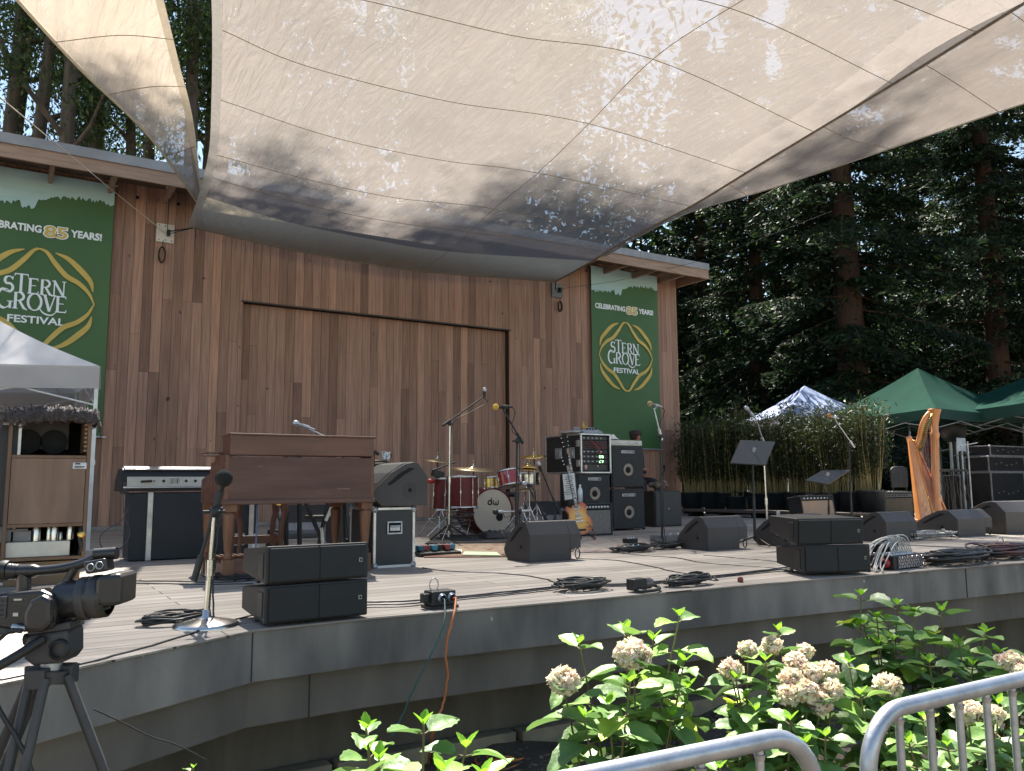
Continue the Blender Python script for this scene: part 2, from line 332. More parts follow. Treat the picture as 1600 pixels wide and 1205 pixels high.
def serif_word(mb, word, x, z, h, y, sc=1.0):   # roman capitals with serifs, built from strokes
    T = h*.15; t = h*.055; yy = [y]
    def st_(pts, w): ribbon(mb, pts, w, yy[0]); yy[0] -= .00012
    for ch, hh in word:
        H = h*hh; X = x
        def sf(cx, cz, w=.30): st_([(cx-h*w/2, cz), (cx+h*w/2, cz)], h*.05)
        if ch == 'T': st_([(X, z+H-t/2), (X+.74*h, z+H-t/2)], t*1.3); st_([(X+.37*h, z), (X+.37*h, z+H)], T); sf(X+.37*h, z+.025*h); st_([(X+.03*h, z+H), (X+.01*h, z+H-.16*h)], t); st_([(X+.71*h, z+H), (X+.73*h, z+H-.16*h)], t); x += .76*h
        elif ch == 'E':
            st_([(X+.1*h, z), (X+.1*h, z+H)], T); st_([(X-.02*h, z+t/2), (X+.55*h, z+t/2)], t*1.3); st_([(X-.02*h, z+H-t/2), (X+.52*h, z+H-t/2)], t*1.3); st_([(X+.1*h, z+H*.53), (X+.42*h, z+H*.53)], t)
            st_([(X+.53*h, z), (X+.56*h, z+.17*h)], t); st_([(X+.50*h, z+H), (X+.52*h, z+H-.15*h)], t); x += .66*h
        elif ch == 'R': st_([(X+.1*h, z), (X+.1*h, z+H)], T); sf(X+.1*h, z+.025*h, .28); pa = [(X+.08*h, z+H-.03*h)] + arcp(X+.26*h, z+H*.745, .25*h, H*.235, 90, -90) + [(X+.1*h, z+H*.50)]; st_(pa, [t]*3+[T*.9]*(len(pa)-6)+[t]*3); st_([(X+.3*h, z+H*.5), (X+.55*h, z+.06*h), (X+.72*h, z-.03*h)], [T*.8, T, t]); x += .70*h
        elif ch == 'N': st_([(X+.08*h, z), (X+.08*h, z+H)], t*1.4); st_([(X+.05*h, z+H), (X+.62*h, z)], T); st_([(X+.62*h, z), (X+.62*h, z+H)], t*1.4); sf(X+.08*h, z+.025*h, .24); sf(X+.03*h, z+H-.025*h, .2); sf(X+.62*h, z+H-.025*h, .24); x += .74*h
        elif ch == 'S': pa = arcp(X+.27*h, z+H*.73, .21*h, H*.25, 20, 235, 14)+arcp(X+.27*h, z+H*.27, .23*h, H*.27, 75, -160, 14); st_(pa, [t]+[t*1.4]*6+[T]*18+[t*1.4]*4+[t]); st_([(X+.48*h, z+H), (X+.47*h, z+H-.22*h)], t); st_([(X+.04*h, z), (X+.05*h, z+.22*h)], t); x += .56*h
        elif ch == 'G': pa = arcp(X+.40*h, z+H*.5, .36*h, H*.5, 40, 335, 22); st_(pa, [t]*5+[T]*13+[t*1.2]*5); st_([(X+.70*h, z), (X+.70*h, z+.42*h)], T*.85); sf(X+.70*h, z+.42*h, .3); x += .86*h
        elif ch == 'O': pa = arcp(X+.38*h, z+H*.5, .34*h, H*.5, 0, 360, 28); st_(pa, [T*.9 if abs(math.cos(R(i*360/28))) > .6 else t*1.4 for i in range(29)]); x += .80*h
        elif ch == 'V': st_([(X+.08*h, z+H), (X+.36*h, z)], T); st_([(X+.36*h, z), (X+.62*h, z+H)], t*1.2); sf(X+.06*h, z+H-.025*h, .26); sf(X+.62*h, z+H-.025*h, .22); x += .68*h
    return x
def leafp(mb, pts, w, y):                       # tapering flourish
    sp = [(p.x, p.y) for p in spline([(a, b, 0) for a, b in pts], 8)]; n = len(sp); ribbon(mb, sp, [w*(.12+.88*math.sin(PI*min(1, i/(n-1)))**.8) for i in range(n)], y)
def banner(X, label):
    b = thing('festival_banner', label, 'banner', (X, WY-.075, 1.41), 0, 'green festival banners on the stage house wall')
    w, h = 1.9, 3.96; n = 26; m = 14
    def pt(i, j, y=0): x = w*i/m; return Vector((x, .010*math.sin(x*3.1)*math.sin(j*.35), h*j/n))
    c = MB().grid([[pt(i, j) for i in range(m+1)] for j in range(n+1)]).o('banner_cloth', gcl, b)
    sk = MB(); xs = [i*w/90 for i in range(91)]; rr = random.Random(3)
    prof = [3.50+.09*math.sin(x*2.6+4)+.10*(x/w)+rr.uniform(-.035, .035)-(.10 if abs(x-.75) < .1 else 0) for x in xs]
    sk.add([(x, -.0135, h+.004) for x in xs]+[(x, -.0135, z) for x, z in zip(xs, prof)], [(i, i+1, 91+i+1, 91+i) for i in range(90)]); sk.o('sky_panel', bcl, b)
    Y = -.016
    text('CELEBRATING', .15, letw, b, 'lettering', .515, 3.045, Y, .845, .006); text('YEARS!', .15, letw, b, 'lettering', 1.545, 3.045, Y, .43, .006)
    text('85', .235, letw, b, 'numerals_outline', 1.13, 3.00, Y, .345, .017); text('85', .235, letg, b, 'numerals', 1.13, 3.00, Y-.003, .305, .006)
    k = MB(); serif_word(k, [('S', 1), ('T', 1.22), ('E', 1), ('R', 1), ('N', 1)], .50, 2.10, .235, Y); serif_word(k, [('G', 1.15), ('R', 1), ('O', 1), ('V', 1), ('E', 1)], .42, 1.855, .25, Y-.002)
    leafp(k, [(.95, 1.93), (1.02, 1.83), (1.12, 1.80), (1.2, 1.86)], .025, Y-.004); k.o('lettering', letw, b)
    text('FESTIVAL', .15, letw, b, 'lettering', .935, 1.66, Y, .74, .004)
    e = MB(); cx, cz = .935, 2.03
    def q(sx, sz, pts): return [(cx+sx*a, cz+sz*c_) for a, c_ in pts]
    yy = Y
    for sx, sz, fl in ((1, 1, 0), (-1, -1, 0), (-1, 1, 1), (1, -1, 1)):
        s2 = .97 if fl else 1
        leafp(e, q(sx, sz, [(-.06 if not fl else -.02, .775), (.08, .735), (.20, .58), (.36, .40), (.54, .30), (.68, .16), (.765, -.02)]), .075, yy); yy -= .0003
        leafp(e, q(sx, sz, [(.20, .735), (.38, .66), (.56, .50), (.69, .35), (.735, .19)]), .085, yy); yy -= .0003
    e.o('wreath_emblem', letg, b)
    r = MB(); r.tube([(-.03, .0, -.0), (w+.06, .0, -.0)], .014, 8); r.tube([(-.03, .0, h+.008), (w+.04, .0, h+.008)], .014, 8); r.o('banner_rod', alu, b)
    return b
banner(-.585, 'large green festival banner on the left of the wall, partly hidden by the white canopy')
banner(10.71, 'green festival banner at the right end of the stage house wall, above the bass cabinets')

# ------------------------------------------------------------ sail plates and ropes on the wall
rope = pm('rope', (.55, .50, .42), (.42, .38, .32), 40, .9); rblk = pm('black_rope', (.01, .01, .01), (.02, .02, .02), 40, .8)
def wall_plate(px, py, mat, lab, w=.27, h=.31):
    p = A(px, py, WY-.02); t = thing('wall_plate', lab, 'rigging plate', (p.x, WY-.03, p.z-h/2), 0, 'rigging plates holding the sail')
    MB().box((0, 0, h/2), (w, .02, h)).o('plate', mat, t, bevel=.003)
    bo = MB()
    for a in (-1, 0, 1):
        for c in (-1, 1): bo.lathe([(.012, 0), (.012, .008), (0, .009)], (a*w*.36, -.01, h/2+c*h*.38), (0, -1, 0), 8)
    bo.o('bolt', chrome, t)
    pu = MB(); pu.lathe([(.03, -.012), (.045, -.012), (.03, 0), (.045, .012), (.03, .012)], (.04, -.06, h*.5), (1, 0, 0), 14); pu.box((.04, -.05, h*.5), (.05, .06, .1)); pu.o('pulley', black, t)
    return p
p1 = wall_plate(258, 365, pm('pale_plate', (.62, .57, .50), (.52, .48, .42), 9, .6), 'pale square plate with a pulley where the left corner of the main sail ties off')
p2 = wall_plate(870, 454, pm('grey_plate', (.10, .10, .10), (.14, .14, .14), 9, .5), 'dark grey plate holding the right corner of the main sail')
def hank(px, py, hh, lab):
    p = A(px, py, WY-.06); k = MB()
    for i in range(7): a = .045+.006*random.random(); k.tube([p+Vector((a*math.cos(2*PI*j/18)+random.uniform(-.004, .004), (i-3)*.006, hh*.5*math.sin(2*PI*j/18))) for j in range(19)], .008, 6)
    k.tube([p+Vector((0, 0, hh*.45)), p+Vector((0.01, 0, hh*.9))], .006, 6)
    tag(k.o('rope_coil', rblk), lab, 'rope')
hank(253, 398, .26, 'black coil of rope hanging under the pale plate on the left'); hank(875, 479, .22, 'black coil of rope hanging under the dark plate on the right')

# ============================================================ SHADE SAILS
def sailmat(name, c1, c2, alpha, tl=.5, sc=.6):
    m = bpy.data.materials.new(name); m.use_nodes = True; t = m.node_tree; L = t.links.new; t.nodes.remove(t.nodes['Principled BSDF']); out = t.nodes['Material Output']
    tc = nd(t, 'ShaderNodeTexCoord'); n = nd(t, 'ShaderNodeTexNoise'); n.inputs['Scale'].default_value = sc; n.inputs['Detail'].default_value = 7; L(tc.outputs['Object'], n.inputs[0])
    mx = nd(t, 'ShaderNodeMix', data_type='RGBA'); mx.inputs[6].default_value = (*c1, 1); mx.inputs[7].default_value = (*c2, 1); L(n.outputs[0], mx.inputs[0])
    df = nd(t, 'ShaderNodeBsdfDiffuse'); tr = nd(t, 'ShaderNodeBsdfTranslucent'); tp = nd(t, 'ShaderNodeBsdfTransparent'); gl = nd(t, 'ShaderNodeBsdfGlossy'); gl.inputs['Roughness'].default_value = .38
    L(mx.outputs[2], df.inputs[0]); L(mx.outputs[2], tr.inputs[0]); L(mx.outputs[2], gl.inputs[0])
    mp = nd(t, 'ShaderNodeMapping'); mp.inputs['Scale'].default_value = (3.5, .7, 1); mp.inputs['Rotation'].default_value = (0, 0, .5); L(tc.outputs['Object'], mp.inputs[0])
    w = nd(t, 'ShaderNodeTexNoise'); w.inputs['Scale'].default_value = 2.0; w.inputs['Detail'].default_value = 9; w.inputs['Distortion'].default_value = 2.2; L(mp.outputs[0], w.inputs[0])
    bu = nd(t, 'ShaderNodeBump'); bu.inputs['Strength'].default_value = .55; bu.inputs['Distance'].default_value = .13; L(w.outputs[0], bu.inputs['Height'])
    for k in (df, tr, gl): L(bu.outputs[0], k.inputs['Normal'])
    a = nd(t, 'ShaderNodeMixShader'); a.inputs[0].default_value = tl; L(df.outputs[0], a.inputs[1]); L(tr.outputs[0], a.inputs[2])
    g = nd(t, 'ShaderNodeMixShader'); g.inputs[0].default_value = .08; L(a.outputs[0], g.inputs[1]); L(gl.outputs[0], g.inputs[2])
    b = nd(t, 'ShaderNodeMixShader'); b.inputs[0].default_value = alpha; L(g.outputs[0], b.inputs[1]); L(tp.outputs[0], b.inputs[2]); L(b.outputs[0], out.inputs[0])
    return m
mesh_cloth = sailmat('shade_cloth', (.31, .275, .25), (.215, .193, .178), .24, .66)
hem_cloth = sailmat('shade_cloth_hem', (.52, .43, .30), (.45, .37, .27), .08, .8)
web = pm('sail_webbing', (.42, .40, .37), (.36, .34, .31), 20, .8, trans=.2); stitch = pm('seam_stitching', (.16, .12, .08), (.30, .23, .16), 60, .9)
def patch(G, k):
    rows = [spline(r, k) for r in G]; cols = [spline([r[j] for r in rows], k) for j in range(len(rows[0]))]
    return [[cols[j][i] for j in range(len(cols))] for i in range(len(cols[0]))]
rowsA = [([(304, 356), (430, 385), (540, 406), (655, 424), (868, 440)], None),
         ([(322, 308), (450, 347), (580, 374), (700, 393), (925, 408)], 4.78),
         ([(339, 242), (480, 280), (619, 309), (772, 326), (990, 369)], 4.95),
         ([(345, 156), (520, 214), (690, 250), (840, 270), (1080, 322)], 5.1),
         ([(348, 47), (480, 103), (700, 158), (920, 193), (1166, 270)], 5.25),
         ([(346, -40), (560, -2), (800, 55), (1020, 92), (1272, 206)], 5.4),
         ([(344, -85), (620, -62), (880, -25), (1140, 12), (1396, 131)], 5.5),
         ([(342, -115), (670, -108), (960, -85), (1250, -50), (1527, 50)], 5.6),
         ([(338, -140), (710, -138), (1040, -130), (1360, -110), (1680, -45)], 5.7)]
GA = [[(A(x, y, 13.45) if z is None else D(x, y, z)) for x, y in r] for r, z in rowsA]
ms = thing('main_shade_sail', 'largest shade sail overhead, beige mesh cloth with curved seams, tied to two wall plates', 'shade sail', GA[0][0][:], 0, 'shade sails over the stage')
o0 = GA[0][0]
PA = [[p-o0 for p in r] for r in patch(GA, 8)]
MB().grid(PA[8:]).o('sail_cloth', mesh_cloth, ms)
MB().grid(PA[:9]).o('hem_band', hem_cloth, ms)
sm_ = MB()
for i in range(16, len(PA), 8): MB().tube([p+Vector((0, 0, -.005)) for p in PA[i]], .0045, 5).o('seam', stitch, ms)
MB().tube([p+Vector((0, 0, -.006)) for p in PA[12][:]], .005, 5).o('seam', stitch, ms)
sm_.tube([r[24]+Vector((0, 0, -.005)) for r in PA], .004, 5); sm_.o('seam', stitch, ms)
eg = MB(); lf = [r[0] for r in PA]
eg.grid([[p+Vector((-.10, .02, .02)) for p in lf], [p+Vector((0, 0, -.012)) for p in lf]]); eg.o('edge_webbing', web, ms)
eg = MB(); eg.tube([r[-1] for r in PA], .022, 6); eg.tube(PA[0], .014, 6); eg.o('edge_rope', pm('sail_edge', (.22, .18, .14), (.16, .13, .1), 20, .9), ms)
# second sail behind, right
def Zs(L, z): return [D(x, y, z) for x, y in L]
rB = [[A(930, 405, 13.2), A(936, 404, 13.2), A(942, 402, 13.2)],
      [D(1020, 330, 5.45), D(1035, 335, 5.4), D(1062, 338, 5.3)],
      [D(1130, 250, 5.65), D(1180, 272, 5.55), D(1210, 293, 5.45)],
      [D(1290, 150, 5.85), D(1370, 195, 5.75), D(1450, 212, 5.65)],
      [D(1430, 40, 6.0), D(1520, 95, 5.95), D(1600, 162, 5.85)],
      [D(1640, -80, 6.2), D(1740, 10, 6.15), D(1820, 95, 6.1)]]
ob = rB[0][0]; s2 = thing('right_shade_sail', 'smaller shade sail behind the main one, reaching out to the upper right', 'shade sail', ob[:], 0, 'shade sails over the stage')
PB = [[p-ob for p in r] for r in patch(rB, 8)]
MB().grid(PB).o('sail_cloth', sailmat('shade_cloth_right', (.27, .237, .214), (.225, .198, .18), .22, .5), s2)
k = MB(); k.tube([r[-1] for r in PB], .012, 5); k.o('edge_rope', web, s2)
k = MB()
for i in (14, 22, 30, 36): MB().tube([p+Vector((0, 0, -.006)) for p in PB[i]], .005, 5).o('seam', stitch, s2)
# left triangular sail
rC = [[A(311, 320, 13.3), A(313, 324, 13.3), A(316, 320, 13.3)],
      [D(235, 215, 5.3), D(270, 205, 5.35), D(303, 196, 5.4)],
      [D(125, 107, 5.6), D(210, 95, 5.65), D(280, 100, 5.7)],
      [D(20, -8, 5.9), D(150, -15, 5.95), D(253, -10, 6.0)],
      [D(-110, -160, 6.2), D(90, -160, 6.3), D(215, -150, 6.35)]]
oc = rC[0][0]; s3 = thing('left_shade_sail', 'narrow triangular shade sail at the upper left, its tip tucked behind the main sail', 'shade sail', oc[:], 0, 'shade sails over the stage')
PC = [[p-oc for p in r] for r in patch(rC, 8)]
MB().grid(PC).o('sail_cloth', sailmat('shade_cloth_left', (.44, .37, .30), (.38, .32, .265), .22, .6), s3)
k = MB(); k.tube([r[0] for r in PC], .020, 6); k.grid([[r[-1]+Vector((.0, 0, -.01)) for r in PC], [r[-1]+Vector((-.09, 0, -.008)) for r in PC]]); k.o('edge_webbing', pm('pale_webbing', (.70, .63, .50), (.62, .56, .45), 20, .8, trans=.3), s3)
k = MB()
for i in (6, 13, 19, 25): MB().tube([p+Vector((0, 0, -.006)) for p in PC[i]], .005, 5).o('seam', stitch, s3)
# ropes
tag(MB().tube([A(262, 362, 13.9), GA[0][0]], .010, 6).tube([A(262, 366, 13.9), GA[0][0]], .006, 6).tube([GA[0][0], GA[0][0]+Vector((.03, 0, -.16))], .006, 5).o('sail_rope', rblk), 'black rope tying the left corner of the main sail to its pale wall plate', 'rope')
tag(MB().tube([A(868, 452, 13.9), GA[0][-1]], .012, 6).o('sail_rope', rblk), 'short black rope tying the right corner of the main sail to the dark plate', 'rope')
tag(MB().tube([A(265, 295, 13.6), A(263, 330, 13.8), A(262, 358, 13.9)], .007, 6).o('hoist_chain', black), 'thin black hoist line dropping from the eave to the pale wall plate', 'hoist line')
tag(MB().box((0, 0, 0), (.1, .08, .12)).lathe([(.04, -.03), (.055, 0), (.04, .03)], (0, -.02, .02), (1, 0, 0), 12).o('pulley_block', steel, loc=A(265, 290, 13.55), bevel=.01), 'small grey pulley block hanging under the eave', 'pulley')
tag(MB().tube([A(-40, 112, 9), A(3, 155, 10), A(175, 297, 13.6), A(258, 364, 13.93)], .007, 6).o('guy_line', rope), 'thin pale guy line running down from the upper left to the wall plate', 'rope')
tag(MB().tube([A(871, 452, 13.93), A(960, 440, 13.7), A(1110, 404, 12.5), A(1300, 330, 10)], .004, 5).o('guy_line', rblk), 'thin dark line crossing the top of the right banner', 'rope')

# ============================================================ TREES
bark = pm('eucalyptus_bark', (.07, .052, .04), (.15, .115, .088), 2, .9, bump=1, bscale=10, stretch=(3, 3, .35))
rbark = pm('redwood_bark', (.085, .042, .027), (.05, .028, .02), 3, .95, bump=1, bscale=9, stretch=(4, 4, .3))
euc = pm('eucalyptus_leaf', (.070, .115, .035), (.05, .085, .03), 3, .5, trans=.45, tint=[(0, (.45, .5, .5)), (.75, (1.1, 1.1, 1)), (1, (2.6, 2.2, 1.1))])
rwl = pm('redwood_spray', (.022, .040, .020), (.018, .031, .016), 3, .6, trans=.35, spec=.25, tint=[(0, (.5, .55, .6)), (.85, (1.2, 1.2, 1.1)), (1, (3.4, 3.2, 1.6))])
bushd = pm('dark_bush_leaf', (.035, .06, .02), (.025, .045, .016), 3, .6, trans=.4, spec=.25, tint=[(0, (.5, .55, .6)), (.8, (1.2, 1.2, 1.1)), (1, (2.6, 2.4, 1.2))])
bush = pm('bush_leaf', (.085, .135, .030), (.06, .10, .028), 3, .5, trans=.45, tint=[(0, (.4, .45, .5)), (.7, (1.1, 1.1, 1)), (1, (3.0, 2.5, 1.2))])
def trunk(h, r0, r1, lean=.0, wob=.15, n=12, seed=0):
    rd = random.Random(seed); a = rd.uniform(0, 6.28); pts = []
    for i in range(n+1):
        t = i/n; pts.append(Vector((lean*h*t*math.cos(a)+wob*math.sin(t*5+a), lean*h*t*math.sin(a)+wob*math.cos(t*4+a), h*t-.5)))
    return pts, [r0*(1-t/n)+r1*t/n + (r0*.35 if t == 0 else 0) for t in range(n+1)]
def make_euc(seed, h=27, r0=.42, nl=15, ns=10):
    rd = random.Random(seed); rg = np.random.default_rng(seed)
    t = thing('eucalyptus_tree', 'x', 'tree', (0, 0, 0)); pts, rs = trunk(h, r0, .07, .02, .25, 14, seed)
    mb = MB(); mb.tube(pts, rs, 9); cen = []; tn = []
    for i in range(nl):
        k = rd.uniform(.32, 1)**.8; j = k*(len(pts)-1); p = pts[int(j)].lerp(pts[min(len(pts)-1, int(j)+1)], j % 1); a = rd.uniform(0, 6.28); L = rd.uniform(1.2, 3.4)*(1.1-.45*k)
        e = p+Vector((math.cos(a)*L, math.sin(a)*L, L*rd.uniform(.5, 1.3))); mid = p.lerp(e, .5)+Vector((0, 0, -.15*L)); mb.tube([p, mid, e], [.09, .06, .025], 6)
        for c in range(4):
            q = mid.lerp(e, rd.uniform(.1, 1.15)) + Vector((rd.gauss(0, .4), rd.gauss(0, .4), rd.gauss(0, .35))); m = rd.randint(260, 460); s = rd.uniform(.3, .62)
            cen.append(np.array(q)+rg.normal(size=(m, 3))*[s, s, s*1.25])
    for i in range(ns):                          # leafy shoots and ivy close to the trunk
        k = rd.uniform(.08, .85); j = k*(len(pts)-1); p = pts[int(j)]; m = rd.randint(130, 280); cen.append(np.array(p)+rg.normal(size=(m, 3))*[.55, .55, .9])
    mb.o('trunk', bark, t); C = np.concatenate(cen); leafcloud('crown', C, .20, .06, euc, t, droop=1.0)
    return t
def make_redwood(seed, h=24, r0=.5, nb=150, z0=.8, reach=4.8):
    rd = random.Random(seed); rg = np.random.default_rng(seed); t = thing('redwood_tree', 'x', 'tree', (0, 0, 0)); pts, rs = trunk(h, r0, .06, .0, .06, 10, seed)
    mb = MB(); mb.tube(pts, rs, 12); cen = []; dr_ = []
    for i in range(nb):
        k = (i+.5)/nb; z = z0+(h-z0)*k; a = i*2.399+rd.uniform(-.4, .4); L = reach*(1-k*.8)*rd.uniform(.45, 1.1)
        d = Vector((math.cos(a), math.sin(a), 0)); dz = rd.uniform(-.35, .05); B = [Vector((0, 0, z))+d*(L*s)+Vector((0, 0, dz*L*s - .16*L*s*s)) for s in (0, .35, .7, 1)]
        mb.tube(B, [.045, .03, .02, .008], 5); sd2 = Vector((-d.y, d.x, 0))
        m = int(300*L); u = rg.uniform(.12, 1, m)**.75; sw = rg.normal(size=m)*(.10+.17*L*np.sin(np.pi*np.clip(u, 0, 1)))
        base = np.array([np.array(B[0])*(1-x)+np.array(B[3])*x for x in u]); base[:, 2] += .05*L*np.sin(np.pi*u)-np.abs(sw)*.3-rg.exponential(.13, m)
        cen.append(base+np.outer(sw, np.array(sd2))); dr_.append(np.outer(np.ones(m), np.array(d))*.6+np.outer(np.sign(sw), np.array(sd2))*.8)
    mb.o('trunk', rbark, t); leafcloud('crown', np.concatenate(cen), .24, .075, rwl, t, droop=.35, dirs=np.concatenate(dr_), jit=.45)
    return t
eucs = [make_euc(s, 27+s, .25+.04*s) for s in range(3)]+[make_euc(7, 29, .23, 7, 6)]
eg_ = 'eucalyptus trees behind the stage house'
spots = [(-6.5, 24, 0, 1), (-4.2, 27, 1, 1), (-2.6, 23.5, 2, .95), (-0.6, 25.5, 0, 1.1), (1.0, 22.8, 1, .9), (2.4, 26.5, 2, 1), (3.9, 23.6, 0, 1), (5.6, 27.8, 1, 1.1), (6.6, 24.5, 2, .9), (8.6, 30, 0, 1.05), (10.5, 26.5, 1, 1), (12.9, 27.8, 2, 1.1), (14.6, 25.2, 0, 1.2), (16.4, 25.6, 3, 1.35), (15.5, 27.5, 0, 1.2), (17.5, 33, 1, 1), (-9, 30, 2, 1.1), (-1.8, 33, 1, 1.1), (4.8, 34, 2, 1), (21, 36, 0, 1), (11.8, 38, 2, 1), (25, 34, 1, 1)] + [(-5.4, 25.5, 3, 1), (-3.3, 24.6, 3, 1.1), (-1.7, 26.8, 3, .9), (.2, 24.2, 3, 1), (1.9, 24.6, 3, 1.1), (3.0, 25.6, 3, .9), (-7.6, 27, 3, 1.2), (4.6, 25.2, 3, 1.05), (-.2, 29, 3, 1.2), (-4.6, 31, 3, 1.2)]
elab = ['with ivy thick round its trunk', 'with a bare reddish trunk', 'leaning a little, with leafy shoots', 'with a stout dark trunk']
def where(x, y):
    p = Vector((x, y, 8))-EYE; px = 800+FPX*p.dot(cR)/p.dot(cF)
    return px
pos_words = {}
spots = [q_ for q_ in spots if -60 < where(q_[0], q_[1]) < 1640]
for i, (x, y, k, s) in enumerate(spots):
    c = eucs[k] if not eucs[k].get('used') else copy_tree(eucs[k])
    if c is eucs[k]: c['used'] = 1
    c.location = (x, y, gz(x, y)); c.rotation_euler.z = i*1.7; c.scale = (s, s, s*random.uniform(.92, 1.06)); c['group'] = eg_; c['_px'] = where(x, y); pos_words[c.name] = c
tl_ = sorted(pos_words.values(), key=lambda o: o['_px'])
ordw = ['first', 'second', 'third', 'fourth', 'fifth', 'sixth', 'seventh', 'eighth', 'ninth', 'tenth', 'eleventh', 'twelfth', 'thirteenth', 'fourteenth', 'fifteenth', 'sixteenth', 'seventeenth', 'eighteenth', 'nineteenth', 'twentieth', 'twenty-first'] + ['twenty-'+a for a in 'second third fourth fifth sixth seventh eighth ninth'.split()] + ['thirtieth', 'thirty-first', 'thirty-second']
for i, o in enumerate(tl_):
    o['label'] = 'tall eucalyptus behind the stage house, %s trunk counting from the left edge' % ordw[i]; del o['_px']
for e in eucs:
    if 'used' in e: del e['used']
rw = [make_redwood(11, 26, .55), make_redwood(12, 24, .42, 130)]
rlab = [((1335, 16.5), 0, 1.05, 'big redwood rising right of the stage house with a reddish trunk showing near its top', 0),
        ((1562, 15.0), 1, 1.1, 'dark redwood standing behind the green canopies at the right edge', 1),
        ((1190, 22), 1, .95, 'redwood in the shade just right of the stage house roof', 2),
        ((1450, 22), 0, 1, 'redwood deeper in the grove between the two big ones', 3),
        ((1690, 18), 0, 1, 'redwood whose boughs hang in from beyond the right edge', 4),
        ((1275, 27), 0, 1.0, 'tall redwood far back behind the white canopy', 5),
        ((1105, 30), 1, 1.0, 'redwood far back, close beside the roof corner', 6),
        ((1560, 27), 0, 1.1, 'redwood far back behind the right green canopy', 7)]
us = set()
for (px, Y), k, s, lab, i in rlab:
    c = rw[k] if k not in us else copy_tree(rw[k]); us.add(k); p = A(px, 640, Y); c.location = (p.x, p.y, gz(p.x, p.y)); c.rotation_euler.z = i*2.1; c.scale = (s, s, s); c['label'] = lab; c['group'] = 'redwoods in the grove right of the stage'
# understory bushes on the right
def make_bush(seed, n=9, name='understory_bush', mat=None, lf=.17):
    rg = np.random.default_rng(seed); t = thing(name, 'x', 'bush'); cen = []; mb = MB(); 
    for i in range(n):
        c = rg.uniform([-1.5, -1, .3], [1.5, 1, 3.2]); m = rg.integers(220, 420); s = rg.uniform(.35, .6); cen.append(c+rg.normal(size=(m, 3))*s); mb.tube([(c[0]*.3, c[1]*.3, -.2), (c[0]*.7, c[1]*.7, c[2]*.5), tuple(c)], [.04, .03, .01], 5)
    mb.o('stem', bark, t); leafcloud('foliage', np.concatenate(cen), lf, lf*.5, mat or bush, t, droop=.2); return t
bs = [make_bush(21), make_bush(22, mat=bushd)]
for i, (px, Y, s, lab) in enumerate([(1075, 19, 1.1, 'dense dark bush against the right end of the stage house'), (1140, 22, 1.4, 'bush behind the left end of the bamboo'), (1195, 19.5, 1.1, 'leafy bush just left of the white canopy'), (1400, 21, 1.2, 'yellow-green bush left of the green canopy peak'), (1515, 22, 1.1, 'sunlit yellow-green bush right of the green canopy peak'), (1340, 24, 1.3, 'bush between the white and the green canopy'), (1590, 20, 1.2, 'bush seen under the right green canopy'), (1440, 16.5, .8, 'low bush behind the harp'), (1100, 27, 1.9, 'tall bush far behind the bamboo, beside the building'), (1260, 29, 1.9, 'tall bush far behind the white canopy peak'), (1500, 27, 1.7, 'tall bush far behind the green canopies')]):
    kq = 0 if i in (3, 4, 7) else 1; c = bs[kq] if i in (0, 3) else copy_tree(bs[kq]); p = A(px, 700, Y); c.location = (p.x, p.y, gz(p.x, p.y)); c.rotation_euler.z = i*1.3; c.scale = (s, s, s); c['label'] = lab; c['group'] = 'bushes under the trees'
# far wooded slope
n = 45000; fx = RG.uniform(7, 75, n); fy = RG.uniform(34, 56, n); top = np.where(fx > 12, 25, 4.5)+3*np.sin(fx*.7)+2*np.sin(fx*1.9+1)
u = RG.uniform(0, 1, n); fz = -1+(fy-24)*.32*.9+u*top*(.6+.4*np.sin(fx*1.3+fy))
n2 = 30000; fx2 = RG.uniform(6, 45, n2); fy2 = RG.uniform(30, 46, n2); fz2 = RG.uniform(5, 27, n2); kk = (np.sin(fx2*1.7+fy2*.5)+np.sin(fx2*.63+1)*.7+np.sin(fz2*.8+fx2*.9)*.5) > np.where(fx2 < 2, .75, 0); fx = np.concatenate([fx, fx2[kk]]); fy = np.concatenate([fy, fy2[kk]]); fz = np.concatenate([fz, fz2[kk]])
tag(leafcloud('far_woodland', np.stack([fx, fy, np.maximum(fz, 0)], 1), .75, .33, rwl, droop=.3), 'dark wooded slope closing the view far behind the trees', 'woodland', kind='stuff')

# ============================================================ GEAR BUILDERS
wal = pm('walnut_veneer', (.15, .08, .042), (.105, .056, .03), 2.2, .45, bump=.1, stretch=(5, 5, .6), detail=9)
walp = pm('walnut_panel', (.20, .125, .085), (.14, .085, .058), 2.0, .55, bump=.15, stretch=(6, 6, .8), detail=9)
mah = pm('mahogany', (.13, .046, .026), (.085, .030, .018), 2.5, .42, bump=.12, stretch=(.8, 5, 6), detail=9, coat=.1)
mahw = pm('worn_mahogany', (.115, .052, .036), (.080, .034, .024), 2.2, .5, bump=.2, stretch=(.7, 5, 6), detail=10, spots=((.32, .20, .13), 11, .74))
leg_w = pm('turned_leg_wood', (.20, .082, .038), (.12, .048, .022), 4, .45, stretch=(4, 4, .8))
screw = chrome
def cable(name, lab, pts, r=.009, mat=None, k=6, amp=.004, group=None, z=None):
    P = [Vector(p) for p in pts]; P = wander(P, k, amp)
    return tag(MB().tube(P, r, 6).o(name, mat or rubber), lab, 'cable', group)
